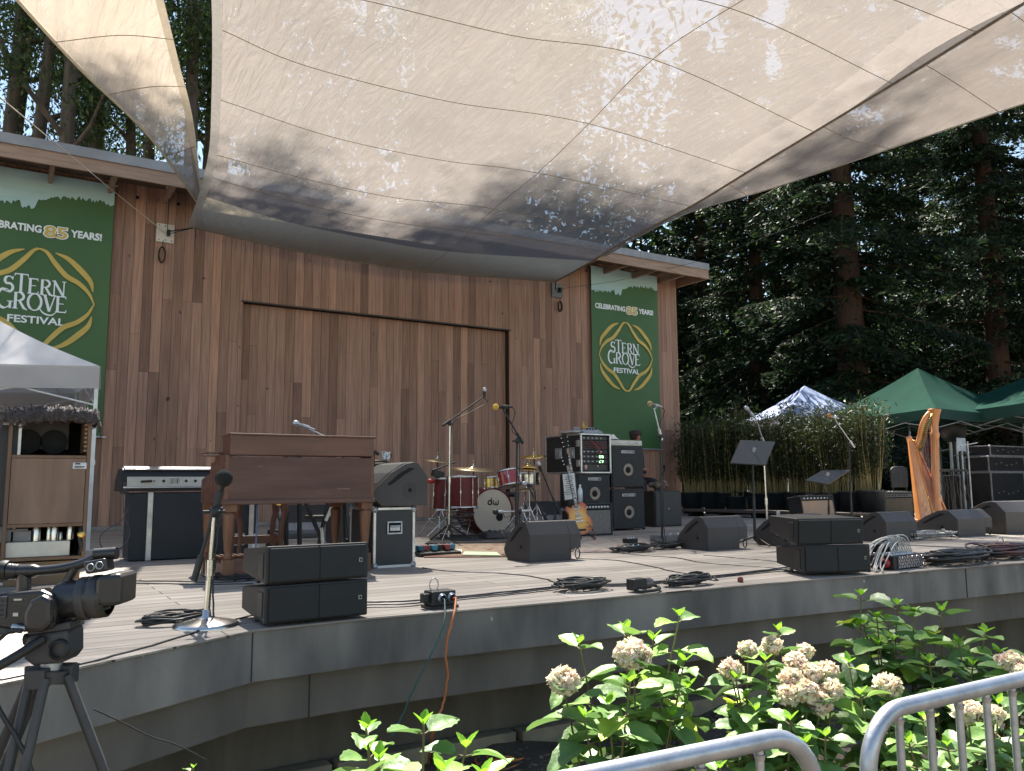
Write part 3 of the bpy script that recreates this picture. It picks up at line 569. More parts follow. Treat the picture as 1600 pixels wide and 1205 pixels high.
def coil(mb, c, rx, ry, n=7, r=.008, wob=.02, h=.0):
    c = Vector(c); ph = random.uniform(0, 6)
    pts = []
    for j in range(n*16): 
        a = 2*PI*j/16+ph; q = 1+wob*math.sin(a*.37+ph)*3+random.uniform(-wob, wob); pts.append(c+Vector((rx*q*math.cos(a), ry*q*math.sin(a), r+.006*(j % 32)/8+abs(math.sin(j*.9))*.01+h*j/(n*16))))
    mb.tube(pts, r, 5)
def rack_face(mb_list, w, h): pass

def wedge(label, loc, rz, s=1.0, group='floor monitors on the stage', mat=None, name='stage_monitor'):
    """low wedge monitor: vertical back at y=0 facing the audience, ramp falling to +y"""
    t = thing(name, label, 'stage monitor', loc, rz, group); w = .60
    pr = [(0, .0), (0, .235), (.085, .345), (.12, .352), (.20, .335), (.32, .265), (.43, .165), (.475, .095), (.46, .055), (.40, .0)]
    b = MB()
    cut = .13                                    # connector recess at the lower right of the back
    b.prism(pr, -w/2, w/2-cut, 'x')
    b.prism([(0, .105), (0, .235), (.085, .345), (.12, .352), (.20, .335), (.32, .265), (.43, .165), (.475, .095), (.46, .055), (.40, .0), (.16, 0), (.16, .105)], w/2-cut+.0002, w/2, 'x'); b.o('cabinet', mat or wedgem, t, bevel=.004)
    g = MB(); g.add([(-w/2+.03, .135, .3545), (w/2-.03, .135, .3545), (w/2-.03, .21, .337), (-w/2+.03, .21, .337), (-w/2+.03, .33, .264), (w/2-.03, .33, .264), (w/2-.03, .425, .176), (-w/2+.03, .425, .176)], [(0, 1, 2, 3), (3, 2, 5, 4), (4, 5, 6, 7)]); g.o('grille', grille, t)
    for sx in (-1, 1):
        sl_ = [(.115, .305), (.16, .318), (.26, .262), (.35, .185), (.345, .17), (.30, .19), (.20, .262)]
        MB().prism([(y, z-.01) for y, z in sl_], sx*(w/2+.0008)-.001, sx*(w/2+.0008)+.001, 'x').o('handle_slot', dark, t)
        p = MB()
        for r in (.062, .050, .038): p.lathe([(r-.004, 0), (r, .003), (r+.004, 0)], (sx*w/2, .155, .125), (sx, 0, 0), 24)
        p.o('port_ring', mat or wedgem, t); MB().lathe([(.001, .0035), (.016, .0035), (.018, 0)], (sx*w/2, .155, .125), (sx, 0, 0), 14).o('pole_socket', dark, t)
    cp = MB(); cp.box((w/2-cut/2-.01, .155, .05), (cut-.03, .008, .09)); cp.o('connector_plate', dark, t)
    rg = MB(); rg.tube([(w/2-.035+.028*math.cos(a), .01, .055+.045*math.sin(a)) for a in [2*PI*i/16 for i in range(17)]], .006, 6); rg.o('carry_handle', rubber, t)
    t.scale = (s, s, s); return t

def mic_body(mb_h, mb_g, p, d, L=.15):
    d = Vector(d).normalized(); p = Vector(p); mb_h.lathe([(.010, -L), (.013, -L*.6), (.017, -.005), (.022, 0)], p, d, 12)
    mb_g.lathe([(.022, 0), (.026, .012), (.026, .03), (.018, .046), (.001, .052)], p, d, 14)
def mic_stand(label, base, clutch, tip, counter=None, mic=None, micdir=(-1, 0, .15), foot='round', pole=black, boomm=black, head=None, group='microphones on stands', rp=.013, micL=.15, footr=.14, name='microphone_stand'):
    """all points in world space; base on the deck, pole up to clutch, boom to tip"""
    b = Vector(base); t = thing(name, label, 'microphone stand', b[:], 0, group)
    l = lambda v: Vector(v)-b
    c = l(clutch); c0 = Vector((c.x, c.y, 0)); top = Vector(c)
    if foot == 'round':
        MB().lathe([(footr, 0), (footr, .008), (footr*.9, .018), (footr*.35, .035), (.022, .045), (.018, .075), (.001, .076)], (0, 0, 0), (0, 0, 1), 28).o('round_base', pole if pole is not alu else steel, t)
    else:
        MB().box((0, 0, .16), (.04, .04, .07)).o('leg_collar', black, t, bevel=.004)
        for i in range(3):
            a = PI/2+i*2*PI/3+.3; MB().tube([(0, 0, .19), (.30*math.cos(a), .30*math.sin(a), .01)], .010, 6).ball((.30*math.cos(a), .30*math.sin(a), .013), .014, 8).o('leg', black, t)
    MB().tube([(0, 0, .05), (c.x*.5, c.y*.5, c.z*.52)], rp, 10).o('pole', pole, t)
    MB().tube([(c.x*.5, c.y*.5, c.z*.52), top], rp*.72, 10).lathe([(rp*1.5, -.045), (rp*1.5, .03)], (c.x*.5, c.y*.5, c.z*.52), (0, 0, 1), 10).o('inner_pole', pole, t)
    MB().ball(c, .024, 10, (1, 1, 1.3)).tube([c+Vector((-.05, 0, 0)), c+Vector((.05, 0, 0))], .009, 8).o('clutch', black, t)
    if (Vector(tip)-Vector(clutch)).length > .03:
        cc = l(counter) if counter is not None else c-(l(tip)-c).normalized()*.14
        d = (l(tip)-cc).normalized(); MB().tube([cc, l(tip)], .0085, 8).tube([cc, cc+d*.12], .016, 8).o('boom_arm', boomm, t)
    p = l(mic if mic is not None else tip); dd = Vector(micdir).normalized()
    h = MB(); g = MB(); h.tube([l(tip), p-dd*micL*.5], .009, 6).lathe([(.019, -.03), (.019, .03)], p-dd*micL*.45, dd, 10)
    mic_body(h, g, p, dd, micL); h.o('microphone', steel if boomm is not black else black, t)
    if head: 
        f = MB(); f.ball(p+dd*.03, .043 if foot == 'round' and pole is chrome else .031, 14); f.o('windscreen', head, t)
    else: g.o('microphone_grille', steel, t)
    cb = MB(); q = p-dd*micL; cb.tube(wander([q, q+Vector((.03, 0, -.06)), (c+l(tip))/2+Vector((.02, 0, -.04)), c+Vector((.03, 0, -.03)), Vector((c.x*.6+.02, c.y*.6, c.z*.55)), (.022, -.01, .2), (.03, -.02, .03)], 5, .004), .0045, 5); cb.o('microphone_cable', rubber, t)
    return t
def corner_balls(mb, w, d, h, r=.02):
    for x in (-w/2, w/2):
        for y in (0, d):
            for z in (0, h): mb.box((x, y, z), (r*2, r*2, r*2))
def road_case(label, loc, rz, w, d, h, name='flight_case', group=None, latches=True, dish=True, face=None):
    t = thing(name, label, 'flight case', loc, rz, group)
    MB().box((0, d/2, h/2), (w-.01, d-.01, h-.01)).o('case_panel', face or pm('case_laminate', (.016, .018, .023), (.024, .026, .03), 4, .45, bump=.2, bscale=120, spots=((.08, .08, .08), 22, .72)), t)
    e = MB(); k = .022
    for x in (-w/2+k/2-.001, w/2-k/2+.001):
        for y in (k/2-.001, d-k/2+.001): e.box((x, y, h/2), (k, k, h-.03))
    for z in (k/2-.001, h-k/2+.001):
        for y in (k/2-.001, d-k/2+.001): e.box((0, y, z), (w-.03, k, k))
        for x in (-w/2+k/2-.001, w/2-k/2+.001): e.box((x, d/2, z), (k, d-.03, k))
    e.o('edge_trim', alu, t, bevel=.003)
    for x in (-1, 1):
        for z in (0, h):
            for y in (0, d): MB().ball((x*(w/2-.014), y+(.014 if y == 0 else -.014), z+(.016 if z == 0 else -.016)), .03, 10).o('corner_cap', steel, t)
    if dish:
        a = MB()
        for q in ((0, .045, .13, .012), (0, -.045, .13, .012)): a.box((q[0], -.004, h*.66+q[1]), (q[2], .006, q[3]))
        for q in (-.059, .059): a.box((q, -.004, h*.66), (.012, .006, .078))
        a.o('recess_frame', steel, t, bevel=.002); MB().box((0, .001, h*.66), (.106, .004, .078)).o('recess_dish', dark, t); MB().tube([(-.042, -.010, h*.66+.012), (.042, -.010, h*.66+.012)], .009, 8).box((0, -.007, h*.66-.006), (.085, .005, .035)).o('spring_handle', steel, t)
    return t
def combo_amp(label, loc, rz, w, h, d, cloth, body=None, tilt=0, panel=None, name='guitar_amplifier', group=None, knobs=8):
    t = thing(name, label, 'amplifier', loc, rz, group or 'guitar amplifiers on the stage'); t.rotation_euler.x = tilt; body = body or black
    b = MB(); b.box((-w/2+.012, d/2, h/2), (.024, d, h)).box((w/2-.012, d/2, h/2), (.024, d, h)).box((0, d/2, h-.012), (w-.05, d, .024)).box((0, d/2, .012), (w-.05, d, .024)).box((0, d-.02, h/2), (w-.05, .02, h-.05)); b.o('cabinet', body, t, bevel=.008)
    MB().box((0, .018, h*.41), (w-.05, .012, h*.74)).o('grille_cloth', cloth, t)
    MB().box((0, .012, h*.87), (w-.052, .014, h*.12), rx=-.12).o('control_panel', panel or black, t)
    for i in range(knobs): MB().lathe([(.013, 0), (.011, .016), (.001, .017)], (-w*.40+w*.72*i/(knobs-1), .004, h*.875), (0, -1, .12), 10).o('knob', whitep if panel is None else black, t)
    MB().tube([(-.1, d/2, h+.004), (-.08, d/2, h+.022), (.08, d/2, h+.022), (.1, d/2, h+.004)], .009, 6).o('handle', rubber, t)
    return t
def bass_cab(label, loc, rz, w, h, d, group='bass cabinets', name='bass_cabinet', cone=True):
    t = thing(name, label, 'speaker cabinet', loc, rz, group)
    MB().box((0, d/2, h/2+.01), (w, d, h-.02)).o('cabinet', black, t, bevel=.010)
    MB().box((0, -.004, h/2+.01), (w-.03, .012, h-.05)).o('front_grille', grille, t, bevel=.003)
    MB().lathe([(.165, .0), (.170, .004), (.175, 0)], (0.005, -.011, h*.44), (0, -1, 0), 32).o('speaker_ring', pm('grey_ring', (.035, .037, .04), None, 5, .5), t)
    MB().lathe([(.085, -.002), (.090, .003), (.075, .003), (.045, -.0015)], (.0, -.013, h*.44), (0, -1, 0), 28).o('cone_ring', pm('cone_paper', (.33, .27, .21), (.24, .2, .16), 9, .6), t)
    MB().lathe([(.045, .0015), (.03, .008), (.001, .011)], (0, -.013, h*.44), (0, -1, 0), 18).o('dust_cap', dark, t)
    MB().box((0, -.013, h*.86), (w*.40, .006, .038)).o('badge', steel, t, bevel=.002)
    k = MB()
    for i in range(7): k.box((-w*.15+i*.024, -.0175, h*.86), (.014 if i % 3 else .018, .002, .016))
    k.box((w*.155, -.0175, h*.86), (.03, .002, .02)); k.o('badge_lettering', dark, t)
    for x in (-1, 1):
        for z in (0, 1): MB().ball((x*(w/2-.012), .012, .022 + z*(h-.035)), .022, 8).o('corner_cap', rubber, t)
    for x in (-1, 1): MB().lathe([(.02, 0), (.015, .012)], (x*w*.38, .06, 0), (0, 0, 1), 10).o('foot', rubber, t)
    return t

# ============================================================ LEFT SIDE: rotary cabinet, canopy, electric piano, organ
# white canopy
wt = pm('white_canopy', (.70, .70, .72), (.62, .62, .65), 1.3, .6, bump=.3, bscale=3, trans=.35)
wtu = pm('white_valance', (.52, .50, .50), (.45, .43, .43), 1.5, .7, bump=.2, trans=.25)
frm = pm('white_frame_tube', (.66, .67, .68), (.55, .56, .57), 8, .35, .2)
def canopy(label, cx, cy, z0, W_, D_, eave, peak, cm, vm, fm, rz=0, val=.24, pole='frame_leg', legs=(0, 1, 2, 3), name='pop_up_canopy'):
    t = thing(name, label, 'canopy', (cx, cy, z0), rz, 'pop-up canopies round the stage')
    cs = [(-W_/2, -D_/2), (W_/2, -D_/2), (W_/2, D_/2), (-W_/2, D_/2)]; m_ = MB(); n = 8
    for i in range(4):
        a = Vector((*cs[i], eave)); b = Vector((*cs[(i+1) % 4], eave)); pk = Vector((0, 0, peak)); G = []
        for j in range(n+1):
            v = j/n; row = []
            for q in range(n+1):
                u = q/n; p = a.lerp(b, u).lerp(pk, v); p.z -= .13*math.sin(PI*v)*(1-.5*abs(2*u-1)) + .05*math.sin(PI*u)*(1-v); row.append(p)
            G.append(row)
        m_.grid(G)
    m_.o('roof_cloth', cm, t); vv = MB()
    for i in range(4):
        a = Vector((*cs[i], eave)); b = Vector((*cs[(i+1) % 4], eave)); o_ = Vector(((a+b).x, (a+b).y, 0)).normalized()*.012
        G = [[a.lerp(b, q/12)+o_+Vector((0, 0, -.05*math.sin(PI*q/12)-val*s_)) + o_*(.8*math.sin(q*1.9+s_*2)*s_) for q in range(13)] for s_ in (0, .5, 1)]; vv.grid(G)
    vv.o('valance', vm, t)
    for i in legs:
        x, y = cs[i]; MB().box((x*.985, y*.985, eave/2-.02), (.038, .038, eave-.04)).box((x*.985, y*.985, .006), (.09, .09, .012)).box((x*.985, y*.985, eave*.47), (.05, .05, .05)).o(pole, fm, t)
    for i in range(4):                           # scissor struts under the eaves
        a = Vector((*cs[i], 0))*.985; b = Vector((*cs[(i+1) % 4], 0))*.985; k = MB()
        for s_ in (0, .5):
            p = a.lerp(b, s_); q = a.lerp(b, s_+.5); k.tube([p+Vector((0, 0, eave-.1)), q+Vector((0, 0, eave-.42))], .011, 6); k.tube([p+Vector((0, 0, eave-.42)), q+Vector((0, 0, eave-.1))], .011, 6)
        k.o('scissor_strut', fm, t)
        MB().tube([a+Vector((0, 0, eave-.15)), Vector((a.x*.3, a.y*.3, peak-.5)), Vector((0, 0, peak-.12))], .012, 6).o('roof_strut', fm, t)
    return t
lp = D(137, 860); ev = A(147, 572, lp.y).z
canopy('white pop-up canopy at the left edge in front of the large festival banner', lp.x-1.42, lp.y+1.42, 0, 2.88, 2.88, ev, ev+.95, wt, wtu, frm)
# rotary speaker cabinet
Yl = 6.45; xl = A(8, 760, Yl).x; xr = A(139, 760, Yl).x; ztop = A(70, 650, Yl).z; zb = A(70, 876, Yl).z; w = xr-xl; h = ztop-zb
lt = thing('rotary_speaker_cabinet', 'tall walnut rotary speaker cabinet with an open top bay and valves in its bottom bay', 'speaker cabinet', ((xl+xr)/2, Yl, zb), .0); d = .52
for x in (-w/2+.012, w/2-.012): MB().box((x, d/2, h/2), (.024, d, h)).o('side_panel', wal, lt, bevel=.003)
z1, z2 = h*.24, h*.715
for z in (.012, z1, z2, h-.012): MB().box((0, d/2, z), (w-.05, d-.005, .022)).o('shelf', wal, lt, bevel=.002)
MB().box((0, .012, (z1+z2)/2), (w-.055, .016, z2-z1-.026)).o('back_panel', walp, lt)
MB().box((0, d-.01, h/2), (w-.05, .012, h-.04)).o('rear_board', dark, lt)
MB().box((w*.37, .002, z2-.06), (.085, .004, .042)).o('badge', steel, lt); k = MB(); k.box((w*.345, -.0012, z2-.047), (.03, .002, .009)).box((w*.37, -.0012, z2-.066), (.065, .002, .005)).box((w*.37, -.0012, z2-.074), (.055, .002, .004)); k.o('badge_lettering', dark, lt)
MB().box((-.06, .22, z2+.17), (.36, .02, .22)).o('horn_baffle', pm('dark_board', (.05, .045, .04), (.035, .03, .028), 5, .8), lt)
for x in (-.13, .03): MB().lathe([(.001, 0), (.085, 0), (.085, .006)], (x, .208, z2+.11), (0, -1, 0), 24).o('horn_mouth', dark, lt)
lv = MB()
for i in range(9): lv.box((w/2-.03, .06+i*.045, z2+.15), (.014, .012, .22))
lv.o('louvre', wal, lt); lv = MB()
for i in range(7): lv.box((w/2-.034, .05, z2+.045+i*.030), (.016, .07, .010))
lv.o('louvre', gold if 0 else pm('louvre_wood', (.42, .27, .13), (.3, .18, .09), 6, .5), lt)
MB().box((-.035, .16, .075), (w*.76, .26, .10)).o('amplifier_chassis', cream, lt, bevel=.004)
for i, (x, r, hh) in enumerate([(-.02, .030, .135), (.06, .022, .13), (.09, .026, .14), (.19, .028, .15), (.27, .018, .07), (.13, .015, .06)]): MB().lathe([(r, 0), (r, hh*.85), (r*.7, hh), (.001, hh)], (x-.03, .12+.03*(i % 2), .126), (0, 0, 1), 14).o('valve_can', chrome, lt)
for x, s_ in ((-.25, .14), (-.14, .12)): MB().box((x, .12, .126+s_*.3), (s_, .09, s_*.6)).box((x, .12, .126+s_*.65), (s_*.7, .07, s_*.14)).o('transformer', pm('transformer_grey', (.20, .20, .21), None, 9, .5), lt, bevel=.004)
MB().tube(spline([(w*.44, .05, .27), (w*.43, .02, .19), (w*.42, .0, .14), (w*.44, -.01, .09), (w*.43, .02, .03)]), .013, 7).o('amplifier_lead', rubber, lt); MB().lathe([(.02, 0), (.024, .02), (.012, .045)], (w*.40, .0, .16), (.8, -.2, .3), 10).o('plug', gold, lt)
MB().box((0, .26, -zb/2-.004), (w-.05, .46, zb-.012)).o('dolly', pm('dolly_wood', (.20, .13, .07), (.15, .09, .05), 4, .7), lt)
# fleece thrown over it
fl = MB(); G = []; NX, NY = 60, 34
for j in range(NY+1):
    r = []
    for i in range(NX+1):
        u = i/NX*2-1; v = j/NY; x = u*(w/2+.055); y = -.05+v*(d+.1)
        ed = max(0, abs(u)-.90)/.10; ef = max(0, .10-v)/.10
        z = h+.060+.012*math.sin(u*3+1)-.09*ed**1.3+.008*math.sin(i*1.7+j*2.3)*math.cos(j*1.9)+random.uniform(-.006, .006)
        if j < 9: an = 2.3*(1-j/9); y = .02-.075*math.sin(an); z += -.062+.062*math.cos(an)+.008*math.sin(i*.8)
        r.append(Vector((x+random.uniform(-.008, .008), y+random.uniform(-.008, .008), z)))
    G.append(r)
flc = pm('dark_fleece', (.045, .038, .040), (.09, .078, .08), 60, .95, bump=1, bscale=90)
fo = tag(fl.grid(G).o('fleece_throw', flc, loc=((xl+xr)/2, Yl, zb)), 'dark fleece throw lying over the top of the tall walnut cabinet', 'throw')
cc_ = np.array([[*(G[random.randrange(NY+1)][random.randrange(NX+1)])] for _ in range(5200)])
leafcloud('fleece_tuft', cc_+RG.normal(size=cc_.shape)*.004, .016, .010, flc, fo, droop=0)
# dark equipment rack cut by the left frame edge
p = A(-14, 870, 6.7); rc = road_case('dark equipment case cut off by the left edge of the view', (p.x-.12, 6.6, 0), 0, .5, .5, 1.1, 'flight_case', dish=False)

# electric piano on its black speaker base
X0, Yr, Wr, Hr = span(190, 392, 874, 768); Wr = 1.16; X0 = A(190, 874, Yr).x+Wr/2; zt = A(250, 731, Yr).z
ep = thing('electric_piano', 'vintage electric piano seen from behind, silver-topped lid over a black speaker base', 'electric piano', (X0, Yr, 0), 0)
MB().box((.02, .2, Hr/2), (Wr-.06, .38, Hr-.015)).o('speaker_base', pm('black_tolex', (.014, .02, .026), (.022, .028, .034), 3, .5, bump=.3, bscale=200), ep, bevel=.008)
for x in (-Wr*.5+.21, Wr*.5-.06): MB().box((x, -.005, Hr/2), (.045, .022, Hr-.01)).o('support_strut', alu, ep, bevel=.003)
kb_ = Hr+.005; prf = [(-.02, kb_), (-.02, kb_+.045), (0, zt-.07), (.02, zt-.02), (.07, zt), (.30, zt-.01), (.50, kb_+.1), (.52, kb_)]
MB().prism(prf, -Wr/2-.03, Wr/2+.02, 'x').o('piano_body', black, ep, bevel=.008)
MB().box((-.02, -.022, kb_+.085), (Wr-.06, .012, .085), rx=-.1).o('control_panel', cream, ep, bevel=.003)
MB().box((-.02, -.03, kb_+.035), (Wr+.0, .02, .014)).o('lower_trim', alu, ep, bevel=.002); MB().box((.0, .04, zt-.004), (Wr+.02, .10, .012), rx=.25).o('lid_trim', alu, ep, bevel=.003)
for x, r in ((-.27, .012), (-.08, .012), (0.0, .012), (-.35, .006)): MB().lathe([(r, 0), (r*.8, .014), (.001, .015)], (x, -.030, kb_+.09), (0, -1, 0), 12).o('knob', dark, ep)
k = MB()
for x in (-.20, -.155): k.box((x, -.0302, kb_+.09), (.004, .002, .045))
for i in range(3): k.box((-.178, -.0302, kb_+.072+i*.018), (.09, .002, .003))
for i in range(16): k.box((.08+i*.022, -.0302, kb_+.058), (.012, .002, .003))
k.o('panel_marking', dark, ep); MB().tube([(-.46, -.045, kb_+.085), (-.37, -.045, kb_+.09)], .010, 8).o('jack_plug', rubber, ep)
for x in (-1, 1): MB().box((x*(Wr/2+.0)-.0, .05, kb_+.03), (.055, .15, .11)).o('corner_bracket', steel if x > 0 else pm('bracket_black', (.03, .03, .035), None, 6, .35, .5), ep, bevel=.006)
MB().tube(spline([(-Wr/2+.03, -.03, Hr*.78), (-Wr/2-.02, -.05, Hr*.6), (-Wr/2-.17, -.05, Hr*.42), (-Wr/2-.16, -.05, Hr*.22), (-Wr/2-.03, -.05, Hr*.2), (-Wr/2+.05, -.05, Hr*.4), (-Wr/2+.0, -.04, Hr*.68), (-Wr/2-.02, -.03, Hr)]), .005, 5).o('cable_loop', pm('grey_cable', (.10, .10, .11), None, 9, .6), ep)
MB().box((Wr*.34, -.01, .16), (.13, .012, .11)).o('pale_sticker', cream, ep)

# organ seen from behind
YO = 6.0; xa = A(350, 785, YO).x; xb = A(584, 785, YO).x; zc = A(470, 682, YO).z; zm = A(470, 714, YO).z; zl = A(470, 786, YO).z; w = xb-xa
og = thing('organ', 'old mahogany console organ seen from behind, standing on four turned legs', 'organ', ((xa+xb)/2, YO, 0), 0)
d = .78
MB().box((0, .012, (zl+zm)/2), (w-.05, .02, zm-zl-.01)).o('back_panel', mahw, og, bevel=.002)
for x in (-w/2+.014, w/2-.014):
    MB().prism([(0, zl), (0, zm+.01), (.10, zm+.01), (.30, zm+.005), (.34, zm-.03), (.46, zm-.04), (.50, zm-.12), (.66, zm-.14), (d, zm-.16), (d, zl)], x-.014, x+.014, 'x').o('side_panel', mah, og, bevel=.003)
MB().box((0, d/2, zl+.012), (w-.03, d-.02, .022)).o('bottom_board', mah, og); MB().box((0, -.004, zl+.012), (w+.012, .03, .035)).o('base_moulding', mahw, og, bevel=.006)
MB().box((.01, .11, (zm+zc)/2+.006), (w-.035, .24, zc-zm-.005)).o('lid_box', mah, og, bevel=.005); MB().box((.01, .105, zc+.004), (w-.01, .27, .014)).o('lid_top', mah, og, bevel=.004)
MB().box((-w/2+.03, .38, zm+.018), (.22, .30, .014), rz=.08).box((-w/2-.0, .36, zm+.034), (.17, .24, .006), rz=-.15).o('music_sheets', pm('worn_cover', (.16, .05, .04), (.3, .26, .22), 14, .7), og)
MB().box((0, .55, (zl+zm)/2-.04), (w-.06, .40, .12)).o('manual_bed', dark, og)
LEG = lambda H: [(.026, 0), (.032, .015), (.026, .04), (.027, .06), (.036, H*.4), (.044, H*.72), (.046, H*.80), (.040, H*.84), (.028, H*.855), (.040, H*.875), (.028, H*.90), (.036, H*.93), (.036, H)]
for x in (-w/2+.05, w/2-.05):
    for y in (.05, d-.08): MB().lathe(LEG(zl-.14), (x, y, .14), (0, 0, 1), 20).box((x, y, .07), (.075, .075, .14)).box((x, y, zl-.028), (.088, .088, .05)).o('leg', leg_w, og)
MB().box((0, .05, .085), (w-.16, .03, .12)).o('stretcher_board', mah, og, bevel=.004)
for x in (-w/2+.05, w/2-.05): MB().box((x, d/2-.01, .07), (.05, d-.22, .08)).o('side_stretcher', mah, og, bevel=.004)
pb = MB()
for i in range(20): pb.box((-w*.40+i*w*.042, .52, .11), (.022, .5, .03))
pb.o('pedal_board', leg_w, og); MB().tube([(-w*.28, .06, zl+.0), (-w*.28, .06, .14)], .006, 6).o('power_lead', pm('blue_grey_cable', (.10, .14, .25), None, 9, .5), og)
MB().box((-w*.15, .03, zl-.004), (.03, .02, .02)).o('socket', gold, og)
MB().box((w*.28, -.0015, zl+.10), (.10, .002, .004)).box((-w*.28, -.0015, zm-.07), (.04, .002, .003)).o('scratch', pm('bare_scratch', (.38, .25, .17), None, 30, .8), og)
# bench on the far side of the organ
Yb = 7.05; xa = A(368, 800, Yb).x; xb = A(450, 800, Yb).x
bn = thing('organ_bench', 'wooden organ bench with cabriole legs behind the organ', 'bench', ((xa+xb)/2, Yb, 0)); bz = .56; w = xb-xa
MB().box((0, .15, bz), (w, .34, .05)).o('seat', mah, bn, bevel=.006)
for x in (-w/2+.04, w/2-.04):
    for y in (.02, .28): MB().tube(spline([(x, y, bz-.02), (x*1.1, y, bz-.12), (x*.95, y, .3), (x, y, .03)], 4), [.032]*5+[.024]*4+[.018]*4, 8).o('leg', mah, bn)
MB().box((0, .15, .20), (w-.06, .03, .07)).o('stretcher', mah, bn, bevel=.004)
# gear between the organ legs
t = thing('keyboard_stand', 'black and silver crossed keyboard stand behind the organ', 'keyboard stand', D(520, 868)[:]); Yk = t.location.y
def lk(px, py): p = A(px, py, Yk); return p-t.location
MB().tube([lk(478, 786), lk(512, 866)], .020, 8).o('crossed_leg', black, t); MB().tube([lk(512, 786), lk(495, 866)], .020, 8).o('crossed_leg', black, t)
MB().box(lk(505, 808), (.34, .06, .035), rx=.1).o('cross_bar', black, t, bevel=.004); MB().box(lk(513, 800)+Vector((0, -.03, 0)), (.03, .012, .18), ry=.42).box(lk(502, 843)+Vector((0, -.03, 0)), (.03, .012, .22), ry=-.1).o('silver_brace', alu, t)
for px, i in ((447, 0), (468, 1)): tag(MB().tube([D(px, 862), A(px, 690, D(px, 862).y)], .024, 10).lathe([(.10, 0), (.10, .012), (.03, .03)], D(px, 862), (0, 0, 1), 16).o('support_post', black), ['left black steel post standing behind the organ', 'right black steel post standing behind the organ'][i], 'post', 'black posts behind the organ')
b = thing('black_gear_bag', 'small black folded pedal case leaning under the organ, left of its middle', 'case', D(430, 866)[:]); MB().box((0, .03, .11), (.16, .05, .24), ry=.12).o('case_shell', black, b, bevel=.012); MB().box((0, .0, .20), (.04, .006, .008), ry=.12).o('clasp', steel, b)
X_, Y_, W_, H_ = span(553, 583, 852, 735); road_case('tall black case with a silver edge behind the right organ leg', (X_-.1, Y_, 0), 0, .42, .4, H_, dish=False)
gw = pm('grey_monitor_paint', (.23, .235, .25), (.19, .195, .21), 4, .5)
wedge('pale grey floor monitor far back behind the organ legs', D(465, 838)[:], PI, 1.15, mat=gw, group='grey floor monitors')
tag(MB().lathe([(.03, 0), (.032, .10), (.028, .16), (.012, .2), (.012, .22)], D(398, 872), (0, 0, 1), 14).o('water_bottle', pm('clear_bottle', (.6, .65, .68), (.7, .75, .78), 9, .15, coat=1)), 'water bottle standing on the deck under the organ bench', 'bottle')
ck = MB()
for i in range(7): coil(ck, D(352+i*6, 903+2*(i % 3)), .12, .06, 2, .006, .1)
ck.box(D(368, 898)+Vector((0, 0, .035)), (.26, .1, .06)); co = tag(ck.o('cable_heap', rubber), 'black cables heaped on the deck under the organ', 'cable heap')
for px, m_ in ((356, pm('green_plug', (.05, .4, .08), None, 9, .5)), (366, pm('yellow_plug', (.5, .4, .05), None, 9, .5)), (376, alu)): MB().box(D(px, 900)+Vector((0, -.05, .085)), (.03, .03, .035)).o('plug', m_, co)

# mic over the organ
YM = 6.9; mic_stand('microphone on a boom poking up over the organ lid from the far side', (A(540, 800, YM).x, YM, 0), A(535, 700, YM), A(468, 664, YM), mic=A(466, 663, YM), micdir=(-1, 0, .3), boomm=alu, foot='tripod', counter=A(560, 706, YM))

# ============================================================ FRONT OF STAGE, LEFT
BM = D(322, 978)
mic_stand('nearest microphone, with a black foam ball, on a chrome round-base stand', BM, A(334, 800, BM.y), A(345, 762, BM.y), mic=A(347, 757, BM.y), micdir=(.25, 0, 1), counter=A(303, 908, BM.y), pole=chrome, head=pm('foam_ball', (.012, .012, .013), None, 60, .95, bump=.8), rp=.015, footr=.15)
bm_ = MB(); [coil(bm_, A(0, 0, 1)*0+D(272, 975)+Vector((random.uniform(-.02, .02), random.uniform(-.01, .01), .004*i)), .145, .075, 2, .006, .05) for i in range(5)]
tag(bm_.o('cable_coil', rubber), 'coil of black cable lying beside the round base of the nearest microphone', 'cable coil', 'coils of cable on the deck')
def line_array(label, loc, rz, mirror=1, tilt=0, lift=0):
    t = thing('line_array_speaker', label, 'line array speaker', loc, rz, 'line array speakers along the stage edge'); t.rotation_euler.x = tilt
    w, h, d = .52, .17, .36
    MB().prism([(0, 0.0), (0, h), (d, h*.82), (d, h*.18)], -w/2, w/2, 'x').o('cabinet', black, t, bevel=.007)
    for s in (-1, 1): MB().box((s*w*.235+.0, -.005, h/2), (w*.46, .014, h-.02)).o('front_grille', grille, t, bevel=.004)
    MB().box((0, -.0, h/2), (.016, .014, h-.03)).o('centre_rib', black, t)
    for s in (-1, 1):
        MB().prism([(.03, .025), (.03, h-.03), (.10, h-.035), (.10, .03)], s*(w/2+.001)-.003, s*(w/2+.001)+.003, 'x').o('rigging_plate', pm('rig_plate', (.03, .032, .035), None, 9, .4, .4), t, bevel=.002)
        MB().tube([(s*(w/2-.03), .2, -.012), (s*(w/2-.03), .2, .01)], .012, 8).o('foot', rubber, t)
    MB().box((w*.41, -.0125, h*.52), (.016, .003, .018)).o('badge', cream, t); MB().box((w*.41, -.0145, h*.52), (.010, .002, .012)).box((w*.41+.002, -.016, h*.52+.002), (.006, .001, .008)).o('badge_mark', dark, t)
    return t
X_, Y_, W_, H_ = span(412, 575, 973, 910)
wl_ = .52; sc_ = W_/wl_
line_array('lower of two stacked black line array speakers at the left of the stage edge', (X_, Y_, .012), .03).scale = (sc_, 1.05, H_/.17*.93)
line_array('upper of two stacked black line array speakers at the left of the stage edge', (X_, Y_, .012+H_*.96), .03).scale = (sc_, 1.05, H_/.17*.93)
